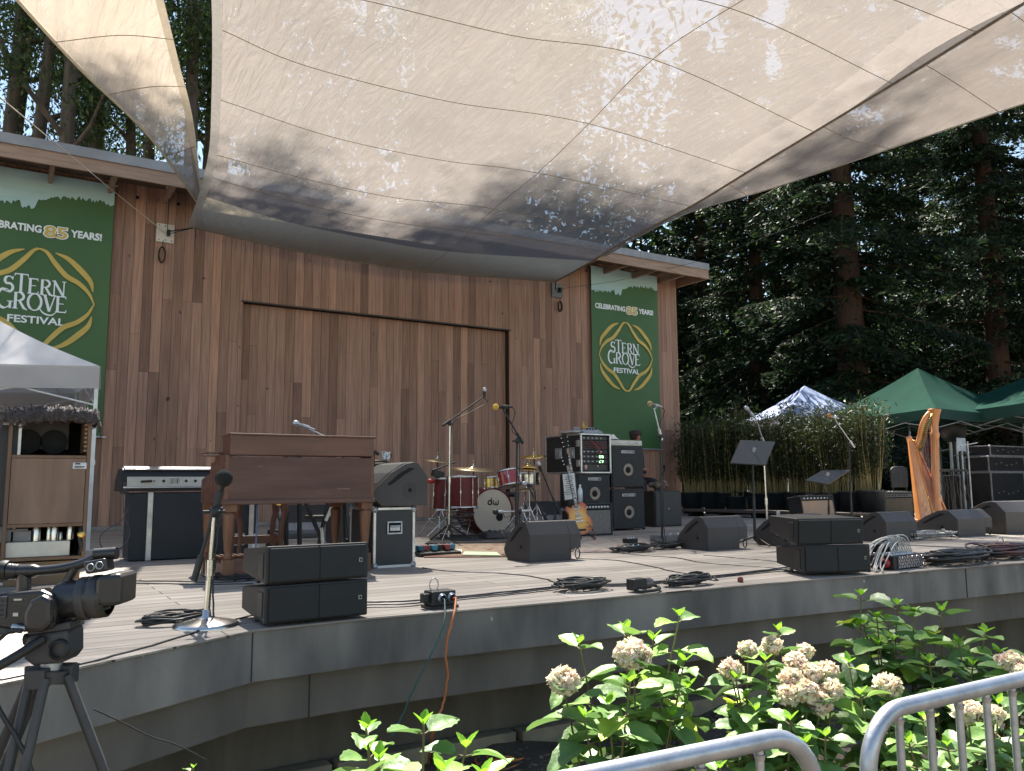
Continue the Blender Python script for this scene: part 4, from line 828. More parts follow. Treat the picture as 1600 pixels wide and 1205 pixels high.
p = D(1308, 899); a_ = line_array('lower of two splayed black line array speakers at the right of the stage edge', (p.x-.02, p.y-.02, .02), -.42); a_.scale = (.98, 1.15, 1.15)
a_ = line_array('upper of two splayed black line array speakers at the right of the stage edge', (p.x-.06, p.y+.0, .215), -.42, tilt=.10); a_.scale = (.98, 1.15, 1.1)
MB().tube([(-.18, .38, .0), (-.18, .38, .16)], .014, 8).o('rigging_pin', steel, a_)

# flight case with a monitor turned sideways on top of it
FC = D(583, 889); fx0 = A(583, 888, FC.y).x; fx1 = A(648, 888, FC.y).x; fh = A(610, 793, FC.y).z; w = fx1-fx0
fc = road_case('black flight case with silver edges and a recessed handle, under the sideways monitor', ((fx0+fx1)/2, FC.y, 0), 0, w, .52, fh)
wm = wedge('floor monitor turned sideways on top of the black flight case, showing its round port', ((fx0+fx1)/2+.24, FC.y+.28, fh+.006), -PI/2-PI, 1.0); wm.rotation_euler.z = PI/2; wm.location = (fx1+.09, FC.y+.26, fh+.012); 
# tweed amp behind
Ya = 7.3; xa = A(572, 740, Ya).x; xb = A(626, 740, Ya).x; zt = A(600, 723, Ya).z
tweed = pm('tan_grille_cloth', (.33, .235, .10), (.26, .18, .075), 60, .9, bump=.3); 
X2 = (xa+xb)/2; cb_ = road_case('black case under the tan guitar amplifier', (X2, Ya, 0), 0, xb-xa, .4, zt-.47, dish=False)
combo_amp('small guitar amplifier with a tan grille standing on a case right of the organ', (X2, Ya+.02, zt-.463), 0, xb-xa, .46, .25, tweed)
m_ = A(603, 722, Ya+.1); t = thing('speckled_mug', 'speckled black and white mug on top of the tan amplifier', 'mug', (m_.x, m_.y, zt+.022)); MB().lathe([(.001, 0), (.036, 0), (.04, .02), (.04, .085), (.034, .085), (.034, .02)], (0, 0, 0), (0, 0, 1), 16).o('mug_body', pm('speckle', (.05, .05, .05), (.75, .75, .75), 60, .3, rvar=.05), t); MB().tube([(.04+.02*math.sin(a), 0, .045+.025*math.cos(a)) for a in [PI*i/8 for i in range(9)]], .005, 6).o('handle', black, t)
tag(MB().tube([A(585, 705, 7.1), A(592, 710, 7.1)], .016, 10).tube([A(578, 702, 7.1), A(586, 706, 7.1)], .008, 8).tube([A(584, 706, 7.1), D(590, 864)], .009, 6).lathe([(.12, 0), (.1, .014), (.02, .03)], D(590, 864), (0, 0, 1), 16).o('microphone_stand', black), 'short black microphone just right of the organ lid', 'microphone stand', 'microphones on stands')

# ============================================================ RUGS, MAT, PEDALS
def rug(label, pts, mat, border):
    P = [D(x, y) for x, y in pts]; c = sum(P, Vector())/4; t = thing('rug', label, 'rug', (c.x, c.y, 0), 0, 'rugs under the band')
    def q(s, z): return [(((p-c)*s).x, ((p-c)*s).y) for p in P]
    MB().prism(q(1, 0), .002, .010, 'z').o('rug_border', border, t); MB().prism(q(.86, 0), .0102, .013, 'z').o('rug_field', mat, t)
def rugm(nm, c1, c2, c3):
    m = pm(nm, c1, c2, 14, .95, bump=.5); t = m.node_tree; b = t.nodes['Principled BSDF']; v = nd(t, 'ShaderNodeTexVoronoi'); v.inputs['Scale'].default_value = 9; tc = nd(t, 'ShaderNodeTexCoord'); t.links.new(tc.outputs['Object'], v.inputs[0])
    r = nd(t, 'ShaderNodeMapRange'); r.inputs[1].default_value = .28; r.inputs[2].default_value = .36; t.links.new(v.outputs[0], r.inputs[0]); mx = nd(t, 'ShaderNodeMix', data_type='RGBA'); src = b.inputs['Base Color'].links[0].from_socket
    t.links.new(r.outputs[0], mx.inputs[0]); t.links.new(src, mx.inputs[6]); mx.inputs[7].default_value = (*c3, 1); t.links.new(mx.outputs[2], b.inputs['Base Color']); return m
rug('red patterned rug in front of the drum kit', [(662, 872), (800, 871), (880, 844), (672, 848)], rugm('rug_red', (.26, .055, .035), (.09, .03, .03), (.34, .25, .17)), pm('rug_border_red', (.20, .045, .035), (.30, .2, .13), 20, .95))
rug('pale worn rug under the guitar amplifiers, right of centre', [(905, 864), (1020, 862), (1010, 842), (880, 842)], rugm('rug_pale', (.34, .25, .2), (.26, .10, .08), (.42, .36, .3)), pm('rug_border_pale', (.48, .42, .37), (.3, .18, .15), 20, .95))
tag(MB().prism([(D(x, y).x, D(x, y).y) for x, y in ((664, 852), (840, 850), (850, 838), (690, 838))], .001, .022, 'z').o('drum_mat', pm('black_carpet', (.015, .015, .016), (.025, .025, .025), 30, .95)), 'thin black carpet mat under the drum kit', 'mat')
tag(MB().prism([(D(x, y).x, D(x, y).y) for x, y in ((722, 870), (782, 871), (776, 866), (726, 865))], .0135, .020, 'z').o('song_sheet', pm('lime_sheet', (.55, .75, .42), (.65, .78, .5), 9, .8)), 'pale green song sheet taped flat in front of the rug', 'song sheet')
tag(MB().prism([(D(x, y).x, D(x, y).y) for x, y in ((707, 866), (722, 866), (722, 861), (708, 861))], .0135, .018, 'z').o('song_sheet', pm('pale_sheet', (.72, .73, .58), None, 9, .8)), 'small cream sheet lying beside the pedalboard', 'song sheet')
t = thing('pedalboard', 'black pedalboard with coloured effect pedals beside the flight case', 'pedalboard', D(688, 869)[:]); MB().box((0, .1, .03), (.42, .24, .035), rx=.1).o('board', black, t, bevel=.004)
for i, c_ in enumerate([(.02, .10, .16), (.35, .04, .04), (.04, .28, .38), (.02, .02, .02), (.30, .05, .05), (.05, .2, .3)]): x = -.17+i*.067; e = MB().box((x, .08+.03*(i % 2), .075), (.055, .09, .045)).o('effect_pedal', pm('pedal_%d' % i, c_, None, 9, .4), t, bevel=.004); MB().lathe([(.008, 0), (.007, .012)], (x, .06+.03*(i % 2), .097), (0, 0, 1), 8).o('foot_switch', chrome, e)

# ============================================================ DRUM KIT
drw = pm('dark_red_lacquer', (.15, .018, .016), (.10, .012, .012), 3, .4, spec=.3); drr = pm('bright_red_sparkle', (.38, .02, .015), (.28, .012, .01), 60, .22, coat=.8)
head = pm('drum_head', (.62, .52, .42), (.58, .48, .385), 2, .45, trans=.1); cym = pm('cymbal_bronze', (.50, .40, .24), (.38, .30, .18), 30, .35, .85, stretch=(1, 1, 1)); cymg = pm('cymbal_gold', (.80, .58, .22), (.62, .44, .15), 30, .28, .9)
def drum(label, c, ax, r, L, shell, name='tom_drum', lugs=8, head_f=None, legs=None):
    c = Vector(c); ax = Vector(ax).normalized(); t = thing(name, label, 'drum', c[:], 0, 'drums of the kit')
    MB().lathe([(r*.98, -L/2), (r*.98, L/2)], (0, 0, 0), ax, 36).o('shell', shell, t)
    for s in (-1, 1):
        MB().lathe([(.001, s*(L/2+.002)), (r*.97, s*(L/2+.002))], (0, 0, 0), ax, 36).o('drum_head', head_f or head, t)
        MB().lathe([(r*1.0, s*(L/2-.012)), (r*1.035, s*(L/2-.010)), (r*1.035, s*(L/2+.012)), (r*1.0, s*(L/2+.014)), (r*.985, s*(L/2+.004))], (0, 0, 0), ax, 36).o('hoop', chrome if name != 'bass_drum' else shell, t)
    a = ax.orthogonal().normalized(); b = ax.cross(a)
    for i in range(lugs):
        q = a*math.cos(2*PI*i/lugs+.2)+b*math.sin(2*PI*i/lugs+.2); k = MB(); k.tube([q*(r*1.05)-ax*(L/2-.01), q*(r*1.05)+ax*(L/2-.01)], .004, 6); k.tube([q*(r*1.02)-ax*.02, q*(r*1.02)+ax*.02], .012, 6); k.o('lug', chrome, t)
    return t
bc = D(770, 838); BR = .29; bc = Vector((bc.x, bc.y, BR+.02))
bd = drum('big bass drum with a cream head marked dw in black', bc+Vector((0, .21, 0)), (0, -1, .0), BR, .42, drw, 'bass_drum', 10)
mk = MB(); yk = -.2155; z0 = .115; x0_ = .0; s_ = 1.0
def sk_(pts, w_, mbx=mk): ribbon(mbx, pts, w_, yk)
sk_(arcp(x0_-.045, z0, .026, .026, 0, 360, 18), .016); sk_([(x0_-.022, z0+.062), (x0_-.022, z0-.03)], .015); sk_([(x0_+.008, z0+.03)]+arcp(x0_+.026, z0-.008, .018, .020, 180, 360, 8)+[(x0_+.044, z0+.02)]+arcp(x0_+.062, z0-.008, .018, .020, 180, 360, 8)+[(x0_+.080, z0+.03)], .015)
mk.o('emblem', dark, bd); MB().lathe([(.046, 0), (.05, .003), (.054, 0)], (.10, -.214, -.07), (0, -1, 0), 20).o('port_ring', black, bd); MB().lathe([(.001, .0005), (.046, .0005)], (.10, -.2145, -.07), (0, -1, 0), 20).o('port_hole', dark, bd)
for s in (-1, 1): MB().tube([(s*.25, -.1, -.08), (s*.36, -.16, -.30)], .009, 8).o('spur', chrome, bd)
ft = D(722, 843); drum('larger dark red floor tom left of the bass drum', A(722, 769, ft.y), (0, 0, 1), .19, .36, drw, 'floor_tom', 8); 
ft2 = A(698, 773, ft.y+.35); drum('smaller dark red floor tom at the far left of the kit', ft2, (.05, 0, 1), .17, .38, drw, 'floor_tom', 6)
rt = A(795, 748, 9.35); drum('bright red rack tom tilted above the bass drum', rt, (-.08, .25, 1), .155, .19, drr, 'rack_tom', 6)
sn = A(769, 755, 9.8); drum('brass-coloured small drum just left of the bright red tom', sn, (0, .1, 1), .11, .14, gold, 'small_drum', 6)
sn2 = A(822, 748, 9.7); drum('chrome snare drum behind the hi-hat, right of the red tom', sn2, (0, 0, 1), .18, .14, chrome, 'snare_drum', 8)
def cymbal(label, c, r, tilt, base, mat, name='cymbal_stand', pair=False):
    c = Vector(c); b = Vector(base); t = thing(name, label, 'cymbal', b[:], 0, 'cymbals on stands'); l = c-b; ax = Vector((math.sin(tilt[0]), math.sin(tilt[1]), 1)).normalized()
    for s in ((0, .035) if pair else (0,)): MB().lathe([(.001, .034), (.028, .032), (.04, .02), (r*.6, .006), (r, -.006), (r, -.008), (.04, .017)], l+ax*s, ax if not s else ax, 40).o('cymbal', mat, t)
    MB().lathe([(.012, .03), (.014, .055), (.004, .06), (.004, .10), (.018, .10), (.018, .11)], l, ax, 10).o('wing_nut', chrome, t)
    MB().tube([(0, 0, .25), (l.x, l.y, l.z+.03)], .010, 8).tube([(0, 0, .1), (l.x*.4, l.y*.4, l.z*.5)], .014, 8).o('stand_tube', chrome, t)
    for i in range(3): a = i*2.094+.5; MB().tube([(0, 0, .38), (.28*math.cos(a), .28*math.sin(a), .012)], .009, 6).o('leg', chrome, t)
    return t
cymbal('crash cymbal highest on the far left of the kit', A(683, 720, 9.9), .20, (.03, -.12), D(688, 838), cym)
cymbal('wide ride cymbal over the floor tom and bass drum', A(739, 733, 9.0), .275, (0, -.12), D(745, 832), cym)
cymbal('golden crash cymbal at the right of the kit', A(834, 713, 9.6), .19, (-.14, -.12), D(840, 836), cymg)
cymbal('hi-hat pair on its stand right of the red tom', A(826, 733, 9.3), .15, (.0, -.1), D(828, 840), cymg, 'hi_hat_stand', True)
cymbal('low dull cymbal below the hi-hat', A(822, 766, 9.2), .17, (.0, -.04), D(815, 842), cym)
tt = thing('percussion_rack', 'chrome crossed percussion rack and clamps at the far left of the kit', 'stand', D(680, 842)[:])
for a, b_ in (((668, 810), (700, 838)), ((700, 806), (668, 838)), ((686, 806), (686, 840)), ((668, 812), (700, 808)), ((668, 832), (700, 835))): MB().tube([A(*a, tt.location.y)-tt.location, A(*b_, tt.location.y)-tt.location], .010, 6).o('rack_tube', chrome, tt)
MB().box(A(684, 741, tt.location.y)-tt.location, (.14, .08, .08), ry=.3).o('cowbell', black, tt); MB().ball(A(673, 752, tt.location.y)-tt.location, .045, 10, (1.3, 1, .7)).o('wood_block', redp, tt); MB().tube([A(686, 806, tt.location.y)-tt.location, A(690, 738, tt.location.y)-tt.location], .009, 6).tube([A(676, 735, tt.location.y)-tt.location, A(713, 722, tt.location.y)-tt.location], .010, 6).o('clamp_arm', black, tt)
st_ = thing('drum_throne', 'round black drum stool behind the kit', 'stool', D(790, 826)[:]); MB().lathe([(.001, .47), (.17, .47), (.18, .5), (.17, .54), (.001, .545)], (0, 0, 0), (0, 0, 1), 24).o('seat', rubber, st_); MB().tube([(0, 0, .1), (0, 0, .47)], .014, 8).o('post', chrome, st_)
for i in range(3): a = i*2.094; MB().tube([(0, 0, .28), (.22*math.cos(a), .22*math.sin(a), .012)], .010, 6).o('leg', chrome, st_)
# loose black bag slumped before the drum
G = [[Vector((D(733+u*60/12, 842).x, D(760, 845).y-.04+.28*v/6, .022+.11*math.sin(PI*v/6)*(.5+.5*math.sin(u*1.3+.6)**2)*(1 if 0 < u < 12 else .1)+random.uniform(0, .015))) for v in range(7)] for u in range(13)]
tag(MB().grid(G).o('soft_bag', pm('black_nylon', (.018, .018, .02), (.03, .03, .033), 9, .6, bump=.6, bscale=20), sub=1), 'slumped black cloth bag on the mat at the foot of the bass drum', 'bag')
cg = MB(); [coil(cg, D(708+i*4, 840)+Vector((0, 0, .03+.05*i)), .12, .08, 2, .006, .12, .1) for i in range(5)]; tag(cg.o('cable_coil', pm('grey_cables', (.18, .18, .19), (.06, .06, .06), 30, .5)), 'grey tangle of drum cables hanging beside the overhead microphone stand', 'cable coil', 'coils of cable on the deck')
# stands round the drums
b0 = D(701, 846); mic_stand('overhead microphone on a tall silver stand with a long boom left of the drums', b0, A(703, 662, b0.y), A(757, 619, b0.y), mic=A(757, 612, b0.y), micdir=(0, 0, 1), counter=A(692, 665, b0.y), pole=chrome, foot='tripod', micL=.08)
b1 = D(806, 869); mic_stand('vocal microphone with a yellow windscreen on a black boom stand right of the drums', b1, A(808, 689, b1.y), A(786, 640, b1.y), mic=A(779, 636, b1.y), micdir=(-1, 0, -.05), counter=A(817, 693, b1.y), head=yell)
b2 = D(812, 848); mic_stand('low boom microphone aimed into the bass drum', b2, A(812, 799, b2.y), A(786, 800, b2.y), mic=A(778, 800, b2.y), micdir=(-1, .1, 0), foot='round', boomm=alu, micL=.06, head=black)
b3 = D(868, 846); mic_stand('black boom stand right of the drums with its microphone over the golden cymbal', b3, A(866, 785, b3.y), A(846, 735, b3.y), mic=A(843, 728, b3.y), micdir=(-.4, 0, 1), foot='tripod', micL=.08)
b4 = D(852, 850); mic_stand('second black boom stand right of the drums, leaning toward the snare', b4, A(850, 805, b4.y), A(826, 762, b4.y), mic=A(822, 757, b4.y), micdir=(-1, 0, .3), foot='tripod', micL=.08)
wedge('pale grey floor monitor lying behind the drummer, right of the kit', D(848, 822)[:], PI-.3, 1.1, mat=gw, group='grey floor monitors')

# ============================================================ FLOOR MONITORS ALONG THE FRONT
def put_wedge(x0, x1, yb, yt, lab, rz=0.0, sy=1):
    X_, Y_, W_, H_ = span(x0, x1, yb, yt); s = W_/.60; o = wedge(lab, (X_, Y_, 0), rz, s); o.scale = (s, s*sy, H_/.352*.97); return o
put_wedge(828, 908, 877, 812, 'floor monitor in front of the drums, nearest of the monitors in the middle')
put_wedge(1107, 1169, 859, 805, 'floor monitor right of the tall chrome-topped microphone stand, its slanted top lit tan')
put_wedge(1235, 1298, 853, 802, 'floor monitor half hidden behind the right pair of line array speakers')
put_wedge(1386, 1434, 846, 798, 'floor monitor in front of the black and tan amplifier, left of the harp')
put_wedge(1498, 1552, 838, 795, 'floor monitor right of the harp foot')
put_wedge(1582, 1640, 834, 781, 'floor monitor at the right edge of the view, standing tallest in its row', -.15)

# ============================================================ RIGHT HALF OF THE STAGE
silv = pm('silver_grille_cloth', (.22, .20, .18), (.17, .155, .14), 40, .9, bump=.3); tanb = pm('tan_grille', (.36, .27, .20), (.29, .22, .16), 40, .9, bump=.3)
X_, Y_, W_, H_ = span(913, 958, 837, 786); combo_amp('silver-grey grille guitar amplifier under the equipment rack, behind the sunburst guitar', (X_, Y_, 0), 0, W_, H_, .28, silv)
ay = Y_
bt = A(908, 775, ay+.1); zb_ = H_+.012; t = thing('water_bottle', 'clear plastic water bottle standing on the silver-grey amplifier', 'bottle', (bt.x, ay+.12, zb_)); MB().lathe([(.001, 0), (.032, 0), (.033, .13), (.026, .165), (.012, .19), (.012, .205)], (0, 0, 0), (0, 0, 1), 16).o('bottle_body', pm('clear_bottle', (.6, .65, .68)), t); MB().lathe([(.014, .205), (.014, .222), (.001, .223)], (0, 0, 0), (0, 0, 1), 12).o('cap', whitep, t)
# bass cabinets: two stacked, one more under the rack
X_, Y_, W_, H_ = span(957, 1008, 829, 764); bass_cab('lower of the two stacked black bass cabinets below the right banner', (X_, Y_, 0), 0, W_, H_-.005, .42); h1 = H_; X2_, Y2_, W2_ = X_, Y_, W_
zt = A(980, 697, Y_).z; bass_cab('upper of the two stacked black bass cabinets below the right banner', (X_, Y_, h1), 0, W_, zt-h1, .42)
zs = A(980, 688, Y_).z; t = thing('amplifier_head_case', 'flat silver-white amplifier head case on top of the stacked bass cabinets', 'amplifier head', (X_, Y_+.02, zt+.002)); MB().box((0, .18, (zs-zt)/2), (W_+.01, .36, zs-zt-.004)).o('case_shell', cream, t, bevel=.012); MB().box((0, -.003, (zs-zt)/2), (W_-.04, .006, .012)).box((.1, -.006, (zs-zt)/2), (.06, .008, .035)).o('latch', steel, t); MB().box((0, .18, zs-zt+.004), (W_-.06, .28, .008)).o('lid_panel', pm('brown_panel', (.12, .09, .08), None, 5, .6), t)
G = [[Vector(((i-4)*.022, (j-4)*.022, .085*math.exp(-((i-4)**2+(j-4)**2)/5)+random.uniform(-.006, .008)*(abs(i-4) < 4))) for i in range(9)] for j in range(9)]
tag(MB().grid(G).o('cloth', whitep, loc=(A(966, 686, Y_).x, Y_+.12, zs+.012), sub=1), 'crumpled white cloth on the amplifier head case', 'cloth')
X_, Y_, W_, H_ = span(903, 953, 834, 741); Yq = ay+.55; xa = A(903, 760, Yq).x; xb = A(953, 760, Yq).x; zq = A(920, 741, Yq).z; zq0 = zq-(xb-xa)*.86
road_case('black case under the small bass cabinet, hidden behind the silver-grey amplifier', ((xa+xb)/2, Yq, 0), 0, xb-xa, .4, zq0-.003, dish=False)
bass_cab('single bass cabinet under the equipment rack, partly behind the silver-grey amplifier', ((xa+xb)/2, Yq, zq0), 0, xb-xa, zq-zq0, .42)
# equipment rack on top
xr1 = A(953, 700, Yq).x; xr0 = A(906, 700, Yq).x; zr0 = zq+.012; zr1 = A(930, 678, Yq).z; w = xr1-xr0; h = zr1-zr0; d = .85
rk = thing('equipment_rack', 'black rack case full of lit audio gear with silver edges, stacked over a bass cabinet', 'equipment rack', ((xr0+xr1)/2, Yq-.02, zr0))
for x in (-w/2+.01, w/2-.01): MB().box((x, d/2, h/2), (.018, d-.02, h-.02)).o('side_panel', black, rk)
for z in (.012, h-.012): MB().box((0, d/2, z), (w-.045, d-.02, .018)).o('case_panel', black, rk)
e = MB()
for x in (-w/2+.01, w/2-.01):
    for y in (.008, d-.008): e.box((x, y, h/2), (.024, .024, h))
for z in (.010, h-.010):
    for y in (.007, d-.007): e.box((0, y, z), (w-.05, .024, .022))
    for x in (-w/2+.009, w/2-.009): e.box((x, d/2, z), (.026, d-.05, .024))
e.o('edge_trim', alu, rk, bevel=.003)
units = [(.12, 0), (.24, 1), (.13, 0), (.13, 2), (.13, 2), (.19, 3)]; zz = h-.03; led = bpy.data.materials.new('lit_display'); led.use_nodes = True; led.node_tree.nodes['Principled BSDF'].inputs['Emission Color'].default_value = (.3, .9, .35, 1); led.node_tree.nodes['Principled BSDF'].inputs['Emission Strength'].default_value = 1.2
for f_, kd in units:
    uh = (h-.06)*f_/.94; MB().box((0, .05, zz-uh/2), (w-.05, .03, uh-.008)).o('rack_unit', pm('rack_black', (.025, .025, .028), None, 9, .4), rk, bevel=.002)
    k = MB(); q = MB()
    if kd == 1:
        for i in range(13):
            for j in range(4): k.lathe([(.007, 0), (.005, .012)], (-w*.38+i*w*.063, .034, zz-uh*.2-j*uh*.2), (0, -1, 0), 6)
    elif kd == 3: q.ball((-w*.3, .03, zz-uh*.45), .028, 8, (1, .4, 1.2)); k.box((w*.1, .033, zz-uh*.3), (.01, .004, .02))
    else:
        for i in range(5): k.lathe([(.014, 0), (.010, .018), (.001, .019)], (-w*.36+i*w*.14, .034, zz-uh/2), (0, -1, 0), 10)
    k.o('rack_knob', alu if kd != 1 else redp, rk)
    if kd == 3: q.o('sticker', pm('pink_sticker', (.6, .35, .3), None, 5, .6), rk)
    if kd == 2: MB().box((w*.22, .032, zz-uh/2), (.07, .006, uh*.5)).o('display', led, rk)
    zz -= uh
for y, z in ((.22, h*.52), (.52, h*.52)): MB().box((-w/2-.004, y, z), (.006, .16, .15)).box((-w/2-.010, y, z), (.010, .10, .09)).o('recessed_latch', steel, rk, bevel=.003)
for z in (h*.25, h*.75): MB().box((-w/2-.006, .06, z), (.012, .07, .09)).box((w/2+.006, .05, z), (.012, .05, .07)).o('butterfly_latch', alu, rk, bevel=.003)
for i in range(3): MB().tube(wander([(-w*.25+i*.05, .0, h*.82), (-w*.1+i*.06, -.05, h*.6), (w*.05+i*.04, -.03, h*.35), (w*.2, .0, h*.2)], 6, .006), .006, 5).o('patch_lead', redp if i == 1 else rubber, rk)
t = thing('desk_mixer', 'small grey mixing desk lying on top of the equipment rack', 'mixer', ((xr0+xr1)/2+.05, Yq+.1, zr1+.012)); MB().prism([(0, 0), (0, .03), (.22, .10), (.24, 0)], -.17, .17, 'x').o('mixer_body', pm('mixer_grey', (.32, .35, .42), (.22, .24, .3), 9, .5), t, bevel=.004)
for i in range(6): MB().box((-.13+i*.05, .10, .07), (.012, .03, .02)).o('fader', dark, t)
p = A(911, 672, Yq+.2); t = thing('gold_ornament', 'small gold ornament standing on the equipment rack', 'ornament', (p.x, Yq+.2, zr1+.0)); MB().lathe([(.04, 0), (.04, .03), (.015, .05), (.03, .08), (.04, .11), (.02, .14), (.028, .165), (.001, .19)], (0, 0, 0), (0, 0, 1), 14).o('ornament_body', pm('dull_gold', (.40, .27, .09), (.3, .19, .06), 20, .45, .6), t); MB().tube([(-.07, 0, .10), (0, 0, .07), (.07, 0, .11)], .010, 6).o('ornament_arm', gold, t)
cg = MB(); [coil(cg, (xr0+.02, Yq+.25, zr1+.005), .10, .14, 3, .008, .08) for i in range(3)]; tag(cg.o('cable_coil', pm('pale_cable', (.45, .42, .38), (.25, .25, .25), 9, .6)), 'pale tangle of leads on the left of the equipment rack top', 'cable coil', 'coils of cable on the deck')

# guitars
def guitar(label, base, rz, lean, body_mat, name, L=1.0, bass=False):
    g = thing(name, label, 'guitar', base, rz); g.rotation_euler.x = lean; bw = .165
    half = [(0, 0), (.09, .008), (.145, .05), (.168, .115), (.155, .18), (.118, .225), (.115, .265), (.135, .31), (.128, .355), (.095, .385), (.055, .392), (.035, .375)] if not bass else [(0, 0), (.09, .01), (.14, .06), (.15, .12), (.12, .2), (.10, .27), (.12, .36), (.10, .42), (.05, .36), (.03, .33)]
    cut = [(-.035, .375), (-.05, .345), (-.085, .35), (-.118, .375), (-.128, .35), (-.132, .31), (-.112, .265), (-.118, .225), (-.155, .18), (-.168, .115), (-.145, .05), (-.09, .008)]
    P = [(x, z) for x, z in half]+[(x, z) for x, z in cut]
    PP = [(p.x, p.y) for p in spline([(a, b, 0) for a, b in P+[P[0]]], 3)][:-1]
    MB().prism(PP, -.025, .025, 'y').o('guitar_body', body_mat, g, bevel=.008)
    MB().prism([(-.022, .33), (.022, .33), (.019, .86*L), (-.019, .86*L)], -.042, -.018, 'y').o('neck', pm('rosewood_neck', (.10, .055, .035), (.06, .03, .02), 6, .5) if not bass else mah, g, bevel=.003)
    fr = MB()
    for i in range(18): z = .36+.50*(1-2**(-i/12))*1.35*L; fr.box((0, -.0435, min(z, .85*L)), (.036, .002, .004)) if z < .86*L else None
    fr.o('fret_wire', chrome, g); inl = MB()
    for i in range(7): inl.box((0, -.0437, .42+i*.055*L), (.022, .002, .014))
    inl.o('inlay', cream, g)
    MB().prism([(-.024, .86*L), (.024, .86*L), (.042, 1.0*L), (.02, 1.02*L), (0, 1.005*L), (-.02, 1.02*L), (-.042, 1.0*L)], -.036, -.020, 'y').o('headstock', dark, g, bevel=.002)
    for i in range(6): x = (.048 if i % 2 else -.048)*(.8+.08*(i//2)); MB().ball((x, -.028, (.885+.045*(i//2))*L), .011, 8, (1.3, .7, .8)).o('tuning_peg', chrome, g)
    if not bass:
        for z in (.25, .325): MB().box((0, -.030, z), (.075, .012, .036)).box((0, -.037, z), (.055, .004, .022)).o('pickup', cream, g, bevel=.002)
        MB().box((0, -.034, .205), (.095, .014, .014)).o('bridge', chrome, g, bevel=.003); MB().box((0, -.031, .165), (.10, .012, .014)).o('tailpiece', chrome, g, bevel=.003)
        for x, z in ((.10, .14), (.125, .10), (.085, .085), (.11, .055)): MB().lathe([(.013, 0), (.010, .014), (.001, .015)], (x, -.026, z), (0, -1, 0), 12).o('volume_knob', gold, g)
    st = MB(); [st.tube([(-.016+i*.0064, -.040, .165), (-.014+i*.0055, -.046, .86*L)], .0009, 4, False) for i in range(6)]; st.o('guitar_string', chrome, g); return g
sbm = bpy.data.materials.new('sunburst_maple'); sbm.use_nodes = True; t_ = sbm.node_tree; b_ = t_.nodes['Principled BSDF']; tc = nd(t_, 'ShaderNodeTexCoord'); mp = nd(t_, 'ShaderNodeMapping'); mp.inputs['Location'].default_value = (0, 0, -.19*5); mp.inputs['Scale'].default_value = (6.2, 1, 5); gr = nd(t_, 'ShaderNodeTexGradient', gradient_type='SPHERICAL'); rp = nd(t_, 'ShaderNodeValToRGB')
t_.links.new(tc.outputs['Object'], mp.inputs[0]); t_.links.new(mp.outputs[0], gr.inputs[0]); t_.links.new(gr.outputs[0], rp.inputs[0]); rp.color_ramp.elements[0].color = (.45, .08, .015, 1); rp.color_ramp.elements[1].position = .55; rp.color_ramp.elements[1].color = (.85, .42, .04, 1); t_.links.new(rp.outputs[0], b_.inputs['Base Color']); b_.inputs['Roughness'].default_value = .3; b_.inputs['Coat Weight'].default_value = .5
gp = D(905, 846); gd = D(903, 846); zg0 = A(910, 836, gp.y).z; g = guitar('sunburst electric guitar standing upright in front of the silver-grey amplifier', (A(909, 836, gp.y).x, gp.y, zg0), -.30, -.14, sbm, 'electric_guitar', 1.0)
gs = A(905, 785, gp.y); zt = A(885, 705, gp.y).z; Lg = (zt-zg0); g.rotation_euler = (-.16, -.16, -.30); g.scale = (1.0*Lg/1.02,)*3
t = thing('guitar_stand', 'black tubular stand carrying the sunburst guitar', 'stand', (gp.x+.06, gp.y, 0)); MB().tube([(0, .05, .02), (-.02, .10, .42)], .012, 8).o('upright', black, t); MB().tube([(0, .08, .16), (.14, -.05, .02)], .011, 6).tube([(-.02, .08, .16), (-.16, -.05, .02)], .011, 6).tube([(-.0, .08, .16), (0, .3, .02)], .011, 6).o('leg', black, t); MB().tube([(-.10, -.02, .13), (.12, -.02, .13)], .012, 6).o('cradle', black, t)
tag(MB().tube(wander([D(925, 846), A(930, 838, gp.y-.05), A(926, 826, gp.y-.05), A(918, 822, gp.y-.03)], 6, .003), .006, 6).o('guitar_cable', pm('red_cable', (.3, .08, .07), None, 9, .5)), 'reddish guitar lead curling down from the sunburst guitar', 'cable')
bp_ = D(951, 838); gb = guitar('bass guitar with a long reddish neck leaning against the equipment rack', (bp_.x, Yq-.14, .06), .2, 0, black, 'bass_guitar', 1.12, True); gb.scale = (1.12,)*3; gb.rotation_euler = (-.05, -.20, .15)
sl_ = A(890, 760, gp.y+.18); t = thing('set_list', 'white printed set list clipped to a black board beside the guitar neck', 'set list', (sl_.x, gp.y+.18, sl_.z)); MB().box((0, 0, 0), (.17, .006, .30), ry=-.1).o('paper', whitep, t); k = MB(); [k.box((-.01, -.0045, .11-i*.025), (.10+.03*math.sin(i*2), .001, .006), ry=-.1) for i in range(9)]; k.o('printed_line', dark, t); MB().box((.01, .012, 0), (.21, .010, .33), ry=-.1).o('clipboard', black, t); MB().tube([(.01, .02, -.16), (.02, .02, -sl_.z+.01)], .012, 8).o('stand_post', black, t)

